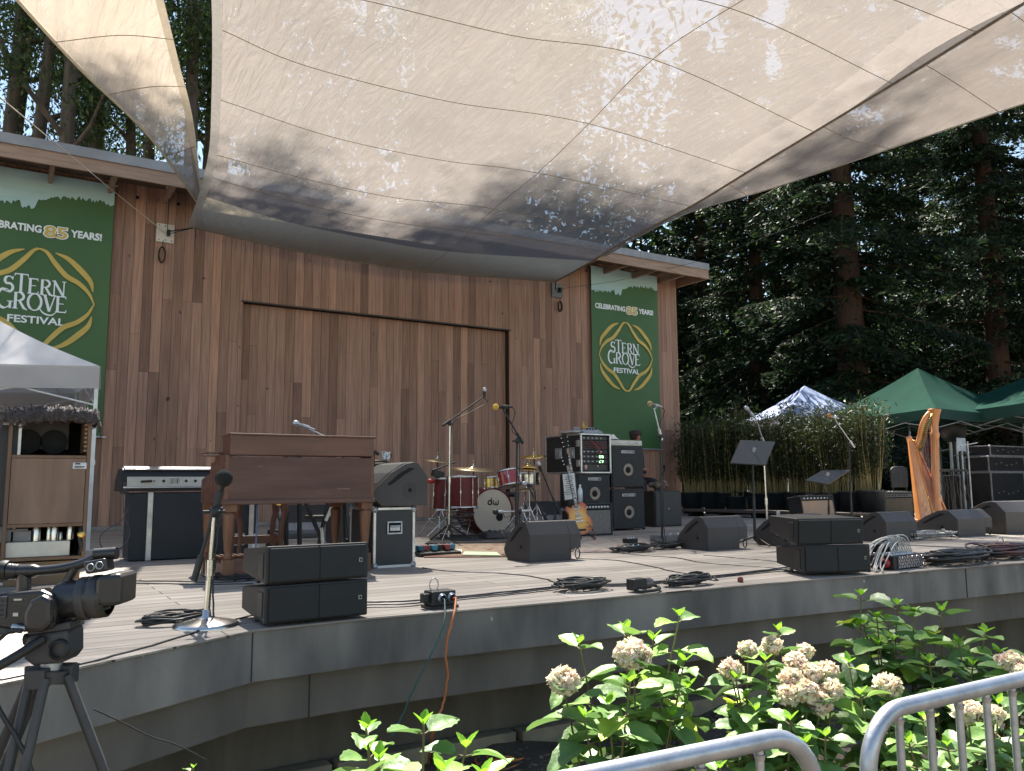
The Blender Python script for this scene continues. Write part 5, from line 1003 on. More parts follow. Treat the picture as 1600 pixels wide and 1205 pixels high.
# black subwoofer and things on top, tall microphone
X_, Y_, W_, H_ = span(1024, 1066, 823, 767); t = thing('subwoofer', 'plain black floor speaker box with a small square badge, left of the bamboo', 'speaker cabinet', (X_, Y_, 0)); MB().box((0, .24, H_/2), (W_, .46, H_)).o('cabinet', black, t, bevel=.01); MB().box((0, -.004, H_/2), (W_-.03, .012, H_-.04)).o('front_grille', pm('sub_grille', (.035, .036, .038), (.045, .046, .048), 6, .6, bump=.3, bscale=300), t, bevel=.003); MB().box((0, -.012, H_/2), (.018, .004, .02)).o('badge', steel, t)
camo = pm('patterned_cloth', (.22, .17, .12), (.03, .03, .03), 9, .9, spots=((.4, .1, .1), 11, .62)); k = MB()
for i in range(9): k.ball((random.uniform(-.13, .13), random.uniform(.1, .35), .07+random.uniform(-.02, .06)), random.uniform(.05, .075), 8, (1.2, 1, .8))
tag(k.o('gear_bag', camo, loc=(X_, Y_, H_)), 'patterned soft bag on top of the plain black floor speaker', 'bag'); p = A(1038, 752, Y_+.2); tag(MB().tube([(p.x, Y_+.25, H_), (p.x-.02, Y_+.25, H_+.2), (p.x+.03, Y_+.22, H_+.32), (p.x+.01, Y_+.2, H_+.40)], [.03, .02, .016, .02], 8).o('desk_fan', black), 'small black gooseneck lamp standing on the plain black floor speaker', 'lamp')
for i, (x0, x1, yb, yt) in enumerate(((1008, 1022, 806, 772),)): X_, Y_, W_, H_ = span(x0, x1, yb, yt); road_case('small dark case between the bass cabinets and the plain black speaker', (X_, Y_, 0), 0, W_, .3, H_, dish=False)
b5 = D(1035, 853); mic_stand('microphone with a tan windscreen on the tall stand in front of the right banner', b5, A(1032, 682, b5.y), A(1022, 640, b5.y), mic=A(1019, 632, b5.y), micdir=(-1, 0, .15), head=pm('tan_foam', (.38, .27, .14), None, 40, .9), boomm=alu, micL=.14, footr=.16, counter=A(1034, 688, b5.y))
for (x, y, w_, d_, h_, lab, mt) in ((990, 851, .14, .1, .06, 'small black power box on the deck near the tall microphone base', black), (995, 862, .24, .12, .05, 'flat grey metal box on the deck among coiled cables', pm('box_grey', (.28, .27, .26), None, 9, .5)), (1056, 846, .42, .20, .07, 'grey pedal unit on the deck beside the tall microphone base', pm('unit_grey', (.20, .19, .18), (.13, .12, .12), 12, .5))):
    p = D(x, y); t = thing('floor_box', lab, 'box', p[:], .1); MB().box((0, d_/2, h_/2+.004), (w_, d_, h_)).o('box_body', mt, t, bevel=.006); k = MB(); [MB().lathe([(.012, 0), (.010, .012)], (-w_*.3+i*w_*.3, d_*.4, h_+.003), (0, 0, 1), 8).o('switch', chrome, t) for i in range(3)]
# music stands
def music_stand(label, base, pole_top, quad, Yq_, foot_r=.22):
    b = Vector(base); t = thing('music_stand', label, 'music stand', b[:], 0, 'music stands'); l = [A(x, y, Yq_+dy)-b for x, y, dy in quad]; n = (l[1]-l[0]).cross(l[2]-l[0]).normalized()*.006
    MB().add([v+n for v in l]+[v-n for v in l], [(0, 1, 2, 3), (7, 6, 5, 4), (0, 4, 5, 1), (1, 5, 6, 2), (2, 6, 7, 3), (3, 7, 4, 0)]).o('desk', pm('music_desk', (.028, .025, .024), (.038, .034, .032), 5, .5), t)
    a, b2, c, d_ = l; MB().add([a, d_, d_+Vector((0, -.05, .02)), a+Vector((0, -.05, .02))], [(0, 1, 2, 3)]).add([a*.5+b2*.5, c*.5+d_*.5], []).o('ledge', black, t) if 0 else None
    m0 = (l[0]+l[1]+l[2]+l[3])/4; pt = A(*pole_top, b.y)-b; MB().tube([(0, 0, .06), pt*.55], .014, 8).tube([pt*.55, pt], .010, 8).o('pole', black, t); MB().tube([pt, m0], .016, 8).box(m0+n*3, (.03, .02, .14), rx=.3, ry=.25).o('tilt_bracket', steel, t)
    for i in range(3): a_ = i*2.094+.4; MB().tube([(0, 0, .10), (foot_r*math.cos(a_), foot_r*math.sin(a_), .012)], .011, 6).o('leg', black, t)
b6 = D(1180, 853); music_stand('larger black music stand in front of the bamboo', b6, (1176, 718), [(1141, 724, -.15), (1157, 688, .1), (1211, 691, .1), (1196, 727, -.15)], b6.y)
b7 = D(1296, 838); music_stand('smaller black music stand tilted flat, right of the upright one', b7, (1294, 752), [(1258, 751, -.2), (1284, 736, .1), (1328, 735, .1), (1294, 757, -.2)], b7.y)
b8 = D(1200, 846); mic_stand('microphone on a bent gooseneck boom rising behind the larger music stand', b8, A(1194, 724, b8.y), A(1181, 655, b8.y), mic=A(1168, 640, b8.y), micdir=(-1, 0, .8), counter=A(1196, 700, b8.y), pole=chrome, boomm=pm('dull_chrome', (.35, .36, .38), None, 9, .4, .8))
b9 = D(1331, 823); mic_stand('microphone with an orange windscreen on a boom stand in front of the bamboo, right', b9, A(1326, 694, b9.y), A(1306, 658, b9.y), mic=A(1297, 650, b9.y), micdir=(-1, 0, .15), head=pm('orange_foam', (.55, .22, .06), None, 40, .9), boomm=alu, counter=A(1335, 699, b9.y), micL=.2)
# amplifiers behind the wedges
X_, Y_, W_, H_ = span(1254, 1312, 815, 776); combo_amp('tan-grilled guitar amplifier tipped back behind the small music stand', (X_, Y_, .03), .05, W_*.95, H_, .27, tanb, tilt=-.16)
X_, Y_, W_, H_ = span(1372, 1430, 812, 769); combo_amp('black amplifier with a brown grille left of the harp', (X_, Y_, 0), 0, W_, H_, .3, pm('brown_grille', (.075, .06, .04), (.05, .04, .03), 30, .9), panel=pm('panel_dark', (.06, .06, .06), None, 9, .5), knobs=10)
p = D(1410, 806); t = thing('folding_chair', 'black chair with a rounded back behind the black amplifier, left of the harp', 'chair', p[:], 0); cw = .5
MB().box((0, .2, .45), (cw, .42, .05)).o('seat', black, t, bevel=.02); MB().prism([(p_.x, p_.y) for p_ in spline([(-.25, .55, 0), (-.27, .8, 0), (-.22, .93, 0), (0, .96, 0), (.22, .93, 0), (.27, .8, 0), (.25, .55, 0)], 4)], 0, .035, 'y').o('backrest', pm('chair_fabric', (.03, .032, .035), None, 9, .7), t, bevel=.008)
for x in (-.22, .22):
    for y in (.02, .38): MB().tube([(x, y, .02), (x, y, .55 if y < .1 else .43)], .012, 8).o('leg', black, t)

# harp
hw = pm('harp_maple', (.60, .25, .085), (.46, .18, .055), 3, .36, coat=.4, stretch=(4, 4, .7), bump=.05); hd = pm('harp_brass_plate', (.16, .15, .08), (.1, .1, .06), 9, .4, .5)
hb = D(1452, 824); hp = thing('concert_harp', 'tall golden wood concert harp with a crowned column, right part of the stage', 'harp', hb[:]); q = lambda x, y, dy=0: A(x, y, hb.y+dy)-hb
ct = q(1460, 640); cb0 = q(1463, 806); mm = .0093  # metres per pixel there
axv = (ct-cb0); Lc = axv.length
MB().lathe([(.062, 0), (.070, .02), (.070, .09), (.082, .12), (.070, .15), (.068, .24), (.080, .27), (.066, .30), (.050, .33), (.046, Lc*.55), (.046, Lc*.72), (.062, Lc*.74), (.064, Lc*.77), (.050, Lc*.79), (.050, Lc*.86), (.064, Lc*.90), (.066, Lc*.94), (.088, Lc*.985), (.092, Lc), (.001, Lc)], cb0, axv, 24).o('column', hw, hp)
fl_ = MB()
for i in range(12): a = 2*PI*i/12; o_ = Vector((math.cos(a), math.sin(a), 0))*.047; fl_.tube([cb0+axv*.20+o_, cb0+axv*.74+o_], .006, 5)
fl_.o('fluting', hw, hp)
nk = [p_ for p_ in spline([q(1456, 645, .02), q(1449, 648, .05), (q(1441, 664, .10)), q(1437, 682, .16), q(1432, 697, .20), q(1427, 700, .24), q(1422, 690, .28), q(1420, 683, .3)], 6)]
MB().tube(nk, [.032]*8+[.038]*20+[.042]*(len(nk)-28), 10).o('neck', hw, hp)
pl_ = MB(); pl_.tube([p_+Vector((.05, -.03, -.055)) for p_ in nk[4:38]], .028, 8); pl_.o('neck_plate', hd, hp)
pg = MB(); [pg.tube([p_+Vector((0, -.05, .0)), p_+Vector((0, -.085, .0))], .006, 5) for p_ in nk[4:38:1]]; pg.o('tuning_pin', gold, hp)
bk = Vector((.03, .11, 0)); A0, A1, B1, B0 = q(1420, 686, .25), q(1436, 704, .18), q(1477, 798, -.02), q(1438, 812, -.05)
rows = []
for i in range(13):
    t1 = i/12; l_ = A0.lerp(B0, t1); r_ = A1.lerp(B1, t1); f = .35+.65*t1
    rows.append([l_, l_.lerp(r_, .25)+Vector((0, -.012, 0)), l_.lerp(r_, .5)+Vector((0, -.016, 0)), l_.lerp(r_, .75)+Vector((0, -.012, 0)), r_, r_+bk*f*.8+Vector((.02, 0, .02)), l_.lerp(r_, .5)+bk*f*1.1, l_+bk*f*.8, l_])
MB().grid(rows).add([v for v in rows[0]], [tuple(range(8))]).add([v for v in rows[-1]], [tuple(range(8))]).o('soundbox', hw, hp)
MB().tube([q(1421, 690, .23), q(1440, 813, -.06)], .018, 6).tube([q(1437, 706, .16), q(1478, 798, -.03)], .016, 6).tube([q(1430, 700, .19), q(1459, 806, -.06)], .010, 6).o('soundboard_rib', hw, hp)
k = MB(); [k.box(q(1440+i*5, 762+i*8+(j*9), -.05), (.02, .004, .05), ry=.4) for i in range(3) for j in range(3)]; k.o('sound_hole', gold, hp)
s = MB()
for i in range(22): u = i/21; top = nk[6+int(u*28)]+Vector((.04, -.02, -.07)); bot = q(1431, 708, .17).lerp(q(1460, 800, -.04), 1-u*.8); s.tube([top, bot], .0022, 4, False)
s.o('string', pm('harp_string', (.25, .2, .18), (.35, .1, .1), 5, .5), hp)
MB().prism([(p_.x, p_.z) for p_ in (q(1437, 812), q(1472, 808), q(1466, 822), q(1462, 825), q(1443, 825), q(1439, 820))], -.08, .26, 'y').o('base', hw, hp, bevel=.02)
for x in (1442, 1463): MB().box(q(x, 824, -.05)+Vector((0, 0, -.0)), (.06, .06, .03)).o('foot', gold, hp, bevel=.006)

# cables and boxes right of centre
def heap(lab, px, py, rx, ry, n, r, mat, hgt=.05, group='coils of cable on the deck', turns=3, z=0):
    cg = MB(); [coil(cg, D(px, py, z)+Vector((random.uniform(-rx*.3, rx*.3), random.uniform(-ry*.4, ry*.4), hgt*i/n)), rx*random.uniform(.6, 1), ry*random.uniform(.6, 1), turns, r, .07, hgt*.5) for i in range(n)]
    return tag(cg.o('cable_coil', mat), lab, 'cable coil', group)
heap('tangle of white and black leads heaped at the foot of the harp', 1452, 842, .28, .18, 8, .007, pm('mixed_lead', (.55, .53, .5), (.03, .03, .03), 6, .5), .05, turns=2)
t = thing('pedal_case', 'small dark connector box in the tangle at the harp foot', 'box', D(1432, 841)[:]); MB().box((0, .06, .06), (.22, .12, .10)).o('box_body', black, t, bevel=.008); k = MB(); [MB().lathe([(.014, 0), (.014, .02)], (-.07+i*.045, -.0, .07), (0, -1, 0), 8).o('socket', whitep, t) for i in range(4)]
p = D(1420, 889); tl = A(1388, 868, p.y); w = .40
sn_ = thing('snake_box', 'stage cable box with a shiny diamond-plate front near the right stage edge', 'stage box', p[:], .06); MB().box((0, .10, .055), (w, .2, .10), rx=.0).o('box_body', black, sn_, bevel=.004)
k = MB(); k.box((.02, -.004, .055), (w-.06, .005, .088)); k.o('plate', pm('diamond_base', (.16, .18, .24), None, 9, .35, .6), sn_); k = MB()
for i in range(11):
    for j in range(4): k.box((-.14+i*.033+(j % 2)*.012, -.009, .022+j*.022), (.022, .004, .007), ry=.7 if (i+j) % 2 else -.7)
k.o('diamond_tread', chrome, sn_); k = MB(); [k.lathe([(.015, 0), (.015, .012), (.010, .014)], (-.16+i*.033, .05+j*.06, .105), (0, 0, 1), 10) for i in range(10) for j in range(3)]; k.o('socket', steel, sn_); MB().box((0, .18, .14), (w*.7, .05, .09), rx=.3).o('fader_panel', dark, sn_, bevel=.004)
MB().lathe([(.035, 0), (.035, .02), (.02, .03)], (-w/2-.0, .06, .05), (-1, 0, 0), 14).o('side_knob', redp, sn_)
k = MB()
for i in range(14):
    a = random.uniform(-.1, .1); k.tube(spline([(-.12+i*.022, .06, .12), (-.14+i*.018, .08, .22+a*.3), (-.24+i*.01, .12+a, .18), (-.36+i*.004, .10+a, .05), (-.40-i*.006, .04+a, .012)], 5), .005, 5)
k.o('plugged_lead', pm('white_lead', (.5, .49, .47), (.3, .3, .3), 9, .5), sn_)
heap('long pile of black cable right of the diamond-plate box', 1490, 880, .34, .15, 8, .009, rubber, .06); heap('black cable pile at the right end of the stage edge, farther from the camera', 1560, 872, .34, .16, 8, .009, pm('mixed_cable2', (.015, .015, .016), (.10, .03, .03), 5, .5), .07)
t = thing('cable_drum_box', 'low brown connector box at the right edge among the cables', 'box', D(1578, 866)[:]); MB().box((0, .06, .05), (.4, .12, .08)).o('box_body', pm('box_maroon', (.10, .035, .03), None, 9, .5), t, bevel=.01); k = MB(); [k.lathe([(.016, 0), (.016, .01)], (-.14+i*.05, -.001, .05), (0, -1, 0), 8) for i in range(6)]; k.o('socket', chrome, t); MB().tube([(-.05+.06*math.cos(a), .05, .09+.06*math.sin(a)) for a in [PI*i/8 for i in range(9)]], .005, 6).o('wire_handle', steel, t)
# front cables, power box, coils
db = D(694, 951); t = thing('power_box', 'black power distribution box at the stage edge with an orange cable plugged in', 'power box', db[:], .02); MB().box((0, .05, .052), (.145, .10, .08)).o('box_body', black, t, bevel=.008); MB().box((0, .05, .008), (.165, .12, .014)).o('foot_plate', rubber, t)
for x in (-.015, .042): MB().lathe([(.024, 0), (.026, .008), (.018, .010), (.018, .02)], (x, -.0, .055), (0, -1, 0), 16).o('socket', steel, t)
MB().box((-.088, .05, .055), (.04, .05, .05)).o('inlet', rubber, t, bevel=.006); MB().tube([(-.03+.026*math.cos(a), .06, .10+.034*math.sin(a)+.02) for a in [2*PI*i/14 for i in range(15)]], .003, 6).o('wire_ring', steel, t)
org = pm('orange_cable', (.60, .19, .05), (.5, .15, .04), 9, .5); grn = pm('green_cable', (.05, .14, .12), None, 9, .5)
cable('orange_power_cable', 'orange power cable hanging over the stage edge from the power box', [db+Vector((.042, -.02, .055)), db+Vector((.045, -.05, .045)), A(708, 965, 3.82), A(697, 1010, 3.80), A(699, 1060, 3.79), A(692, 1100, 3.8), A(676, 1150, 3.75), D(668, 1195, -.86)], .0065, org)
cable('green_power_cable', 'thin dark green cable hanging over the stage edge beside the orange one', [db+Vector((-.015, -.02, .055)), db+Vector((-.02, -.05, .04)), A(692, 978, 3.82), A(672, 1025, 3.80), A(652, 1065, 3.79), A(632, 1112, 3.8), A(612, 1150, 3.75)], .0045, grn)
heap('coil of orange cable lying on the soil below the stage', 785, 1200, .19, .12, 5, .0065, org, .04, 'coils of cable on the soil', z=-.93)
cable('orange_ground_cable', 'orange cable running over the soil behind the big hydrangea', [D(1060, 1165, -.9), D(1110, 1146, -.9), D(1170, 1143, -.9), D(1260, 1148, -.9)], .006, org)
cl = ['longest black cable along the front of the stage', 'second black cable running beside the longest one along the front', 'third black cable along the front, nearest the stage edge']
for i in range(3):
    o_ = i*4; cable('stage_cable', cl[i], [D(560, 942+o_), D(640, 940+o_), D(700, 935+o_*.6), D(800, 925+o_*.6), D(900, 915+o_*.5), D(985, 913+o_*.4), D(1075, 905+o_*.4), D(1160, 896+o_*.4), D(1240, 886+o_*.6)], .010-.002*i, None, 8, .008, 'black cables lying along the stage front')
for lab, pts in (('black cable snaking from the flight case to the coil near the front', [(660, 888), (700, 893), (790, 897), (850, 905), (875, 913), (900, 905), (925, 908)]), ('black cable running from the middle monitor toward the right', [(905, 873), (960, 876), (1010, 884), (1060, 895), (1110, 900), (1118, 908), (1080, 897)]), ('thin black cable crossing the deck between the centre monitors', [(940, 862), (1000, 868), (1055, 872), (1100, 880), (1200, 887), (1235, 893)]), ('black cable crossing the deck at the far left behind the video camera', [(150, 908), (260, 909), (340, 911), (400, 908)]), ('second black cable crossing the far left deck, just nearer', [(140, 911), (255, 913), (330, 914), (395, 913)]), ('thin cable along the left stage edge', [(0, 1064), (120, 1040), (250, 1006), (345, 975), (395, 962)]), ('black cable behind the right line array speakers, running right', [(1345, 857), (1420, 863), (1500, 870), (1600, 866)]), ('long dark cable crossing the right deck in front of the harp', [(1400, 852), (1480, 855), (1560, 859), (1640, 862)]), ('cable running from the black piano base over the left deck', [(150, 857), (185, 858), (215, 862)]), ('black cable left of the right line array speakers', [(1100, 868), (1160, 873), (1215, 878), (1240, 884)])):
    cable('stage_cable', lab, [D(*q_) for q_ in pts], .008, None, 7, .008, 'loose cables crossing the deck')
for lab, px, py, rx, ry in (('round coil of black cable left of the black connector near the stage edge', 912, 922, .15, .085), ('round coil of black cable right of the black connector near the stage edge', 1075, 915, .17, .085), ('flat coil of cable around the grey metal box on the deck', 990, 862, .24, .12), ('coil of cable at the foot of the tall microphone stand', 1040, 858, .2, .1)): heap(lab, px, py, rx, ry, 4, .007, rubber, .03)
p = D(1008, 925); t = thing('power_connector', 'chunky black inline power connector between the two cable coils', 'connector', p[:], .1); MB().box((-.03, .04, .045), (.11, .075, .07)).o('connector_body', rubber, t, bevel=.008); MB().lathe([(.028, 0), (.034, .01), (.034, .05), (.026, .07)], (.03, .04, .045), (1, 0, -.05), 16).o('locking_ring', pm('ring_grey', (.16, .14, .13), None, 9, .4, .5), t); MB().tube(spline([(.09, .04, .035), (.12, .0, .02), (.05, -.06, .015), (-.06, -.055, .014), (-.08, -.01, .014)], 5), .010, 7).o('cable_tail', rubber, t)
tag(MB().lathe([(.001, 0), (.018, .003), (.02, .02), (.014, .034), (.001, .037)], D(1157, 910), (0, 0, 1), 12).o('rubber_ball', pm('red_brown', (.22, .07, .05), None, 20, .8)), 'small red-brown ball lying near the stage edge right of the coils', 'ball')

# ============================================================ BEHIND: bamboo, canopies, racks, person
bml = pm('bamboo_leaf', (.034, .050, .016), (.024, .036, .012), 4, .5, trans=.4, tint=[(0, (.5, .5, .5)), (.75, (1.1, 1.1, 1)), (1, (2.0, 2.0, 1.1))]); culm = pm('bamboo_culm', (.26, .21, .08), (.17, .14, .055), 5, .5)
potm = pm('black_pot', (.012, .017, .022), (.02, .025, .03), 5, .5)
def bamboo(seed, h=1.9, n=30):
    rd = random.Random(seed); rg = np.random.default_rng(seed); t = thing('potted_bamboo', 'x', 'bamboo'); k = MB(); C = []
    for i in range(n):
        a = rd.uniform(0, 6.28); r = .16*math.sqrt(rd.random()); b = Vector((r*math.cos(a), r*math.sin(a), .3)); e = b+Vector((math.cos(a)*rd.uniform(0, .22), math.sin(a)*rd.uniform(0, .22), h*rd.uniform(.7, 1)-.3)); k.tube([b, b.lerp(e, .5)+Vector((rd.gauss(0, .02), rd.gauss(0, .02), 0)), e], [.009, .007, .003], 5)
        m = 100; u = rg.uniform(.3, 1.03, m); C.append(np.array(b)+np.outer(u, np.array(e-b))+rg.normal(size=(m, 3))*[.085, .085, .06])
    MB().lathe([(.001, 0), (.20, 0), (.235, .33), (.25, .335), (.25, .36), (.22, .36), (.215, .30), (.001, .30)], (0, 0, 0), (0, 0, 1), 28).o('pot', potm, t); k.o('stem', culm, t); leafcloud('foliage', np.concatenate(C), .11, .019, bml, t, droop=.5); return t
bb = [bamboo(1), bamboo(2), bamboo(3, 2.1)]
bx = [(1080, 793), (1107, 793), (1133, 793), (1160, 793), (1188, 794), (1216, 795), (1245, 796), (1274, 797), (1303, 798), (1333, 799), (1364, 800)]
nm_ = ['first', 'second', 'third', 'fourth', 'fifth', 'sixth', 'seventh', 'eighth', 'ninth', 'tenth', 'eleventh']
for i, (x, y) in enumerate(bx):
    c = bb[i] if i < 3 else copy_tree(bb[i % 3]); c.location = D(x, y, .14); c.rotation_euler.z = i*1.9; s_ = [1, 1.02, .97, 1.05, .95, 1.0, 1.04, 1, 1.02, 1.1, 1.15][i]*.90; c.scale = (1, 1, s_); c['label'] = 'bamboo in a black pot in the front row, %s from the left' % nm_[i]; c['group'] = 'potted bamboo screen'
for i in range(8):
    c = copy_tree(bb[i % 3]); p = D(1092+i*36, 793+i*.7, .14); p += Vector((cF.x, cF.y, 0)).normalized()*.55; c.location = (p.x, p.y, .0); c.rotation_euler.z = i*2.7+1; c.scale = (1.1, 1.1, 1.08); c['label'] = 'taller bamboo in the back row of pots, %s from the left' % nm_[i]; c['group'] = 'potted bamboo screen'
a = D(1064, 795, .14); b = D(1385, 802, .14); t = thing('plank_platform', 'low dark plank platform carrying the front row of bamboo pots', 'platform', ((a+b)/2)[:2]+(0,), math.atan2(b.y-a.y, b.x-a.x)); L_ = (b-a).length
MB().box((0, .1, .115), (L_, .55, .045)).o('plank_top', pm('dark_plank', (.08, .06, .05), (.05, .04, .035), 4, .8, stretch=(.5, 6, 6)), t, bevel=.004)
for i in range(6): MB().box((-L_/2+.3+i*(L_-.6)/5, .1, .045), (.09, .4, .09)).o('block', dark, t)
# canopies
gct = pm('green_canopy', (.012, .060, .043), (.010, .048, .035), 1.3, .92, bump=.3, bscale=3, trans=.3, rvar=.02, spec=.08); gcv = pm('green_valance', (.010, .052, .038), (.008, .042, .032), 2, .7, trans=.15); gfr = pm('grey_frame', (.36, .37, .38), (.28, .29, .3), 8, .4, .4)
f2 = Vector((cF.x, cF.y, 0)).normalized(); r2 = Vector((cR.x, cR.y, 0)).normalized()
def canopy_at(label, px, Ydepth, W_, eave_px, peak_px, yaw, *m_, **k):
    c = None; d = ray(px, 700); base = EYE + d*(Ydepth/FPX); c = Vector((base.x, base.y, 0)); ze = .65+(752-eave_px)/FPX*(Ydepth-W_*.5); zp = .65+(752-peak_px)/FPX*Ydepth
    return canopy(label, c.x, c.y, 0, W_, W_, ze, zp, *m_, rz=math.atan2(r2.y, r2.x)+yaw, **k)
canopy_at('green pop-up canopy with its peak showing, behind the harp', 1442, 19.5, 3.2, 640, 573, R(26), gct, gcv, gfr, val=.22)
canopy_at('green pop-up canopy cut off by the right edge of the view', 1618, 18.6, 3.3, 628, 586, R(18), gct, gcv, gfr, val=.26)
canopy_at('small white pop-up canopy dappled with light beyond the bamboo', 1262, 24, 2.7, 645, 600, R(8), pm('white_canopy_blue_shade', (.42, .50, .72), (.34, .41, .62), 2, .8, trans=.3), wtu, frm, val=.16)  # white cloth; the blue shade it stands in is put into its colour
for i, px in enumerate((1492, 1501)):
    p = D(px, 797); tp = A(px-3, 645, p.y); tag(MB().tube([p, (p.x+.02, p.y, tp.z)], .036, 8).box(p+Vector((0, 0, .005)), (.12, .12, .01)).box(p+Vector((.01, 0, .9)), (.09, .09, .03)).o('canopy_pole', pm('pale_pole', (.5, .51, .53), (.4, .41, .43), 9, .4, .3)), ['left of the two pale poles strapped together right of the harp', 'right of the two pale poles strapped together right of the harp'][i], 'pole', 'pale poles right of the harp')
p = A(1475, 632, D(1492, 797).y-.2); tag(MB().box(p, (.25, .01, .19)).o('tag_panel', whitep, bevel=.002), 'small white tag hanging at the corner of the green canopy', 'tag')
# equipment beyond the harp
def gearbox(lab, x0, x1, yb, yt, z0, fm=True, lit=None):
    c = D((x0+x1)/2, 802); Y = c.y; a = A(x0, yb, Y); b = A(x1, yb, Y); zt = A(x1, yt, Y).z; zb = max(0.0, A(x0, yb, Y).z) if z0 is None else z0
    t = road_case(lab, ((a.x+b.x)/2, Y, zb), 0, b.x-a.x, .5, zt-zb, dish=False, group='road cases at the right edge', face=pm('matt_shaded_case', (.010, .010, .011), (.016, .016, .017), 5, .8, spec=.15)); k = MB(); w = b.x-a.x  # matt case face coloured darker to stand for the canopy shade
    for i in range(5): k.box((-w*.3+i*w*.14, -.004, (zt-zb)*.5+.03*math.sin(i*2)), (.05, .004, .02))
    k.o('panel_fitting', pm('dull_fitting', (.10, .10, .11), None, 9, .5), t); [c.data.materials.__setitem__(0, pm('shaded_edge', (.20, .20, .21), (.12, .12, .13), 9, .5, .6)) for c in t.children if c.name.startswith(('edge_trim', 'corner_cap'))]; return zt  # edge trim and corner caps recoloured darker for the same canopy shade
z_ = gearbox('lowest and tallest black road case in the stack at the right edge', 1552, 1604, 790, 738, 0)
z_ = gearbox('middle black road case in the stack at the right edge', 1546, 1602, 738, 714, z_+.005)
z_ = gearbox('topmost open road case in the stack at the right edge', 1548, 1604, 713, 698, z_+.005)
gearbox('dark case standing behind the pale poles', 1503, 1532, 790, 742, 0)
c = D(1480, 806); t = thing('monitor_desk', 'dark equipment table with cables beyond the harp', 'table', c[:]); 
for x in (-.45, .45): MB().tube([(x, .1, .01), (x, .1, .85)], .02, 8).o('leg', black, t)
MB().box((0, .1, .87), (1.1, .5, .04)).o('table_top', black, t, bevel=.005)
k = MB(); 
for i in range(9): k.tube(wander([(-.5+i*.12, -.16, .87), (-.45+i*.1, -.2, .6), (-.5+i*.13, -.18, .25), (-.4+i*.1, -.2, .02)], 5, .01), .007, 5)
k.o('hanging_cable', rubber, t)
tag(MB().box(A(1502, 695, c.y+.4), (.30, .02, .28)).box(A(1502, 695, c.y+.4)+Vector((0, 0, -.9)), (.03, .03, 1.5)).o('notice_board', pm('pale_paper', (.42, .47, .52), None, 9, .7)), 'pale paper notice on a stand beyond the harp', 'notice')
for i, (px, yt, lab) in enumerate(((1520, 690, 'thin pale stand upright right of the canopy poles'), (1508, 705, 'black stand upright beside the canopy poles'), (1476, 700, 'black microphone stand standing just right of the harp column'))):
    p = D(px, 806); tp = A(px, yt, p.y); tag(MB().tube([p, (p.x, p.y, tp.z)], .014, 8).tube([(p.x-.25, p.y, tp.z-.1), (p.x+.35, p.y, tp.z-.02)], .010, 6).lathe([(.14, 0), (.13, .015), (.02, .03)], p, (0, 0, 1), 16).o('boom_stand', gfr if i == 0 else black), lab, 'stand', 'stands beyond the harp')
p = D(1560, 800)+f2*1.2; t = thing('loudspeaker', 'rounded black loudspeaker silhouette under the right green canopy', 'loudspeaker', (p.x, p.y, 0)); zz = A(1545, 672, p.y).z; MB().lathe([(.001, -.2), (.30, -.18), (.33, 0), (.28, .16), (.001, .2)], (-.35, 0, zz), (0, -1, 0), 20).o('speaker_shell', black, t); MB().tube([(-.35, 0, 0), (-.35, 0, zz)], .03, 8).o('pole', black, t)

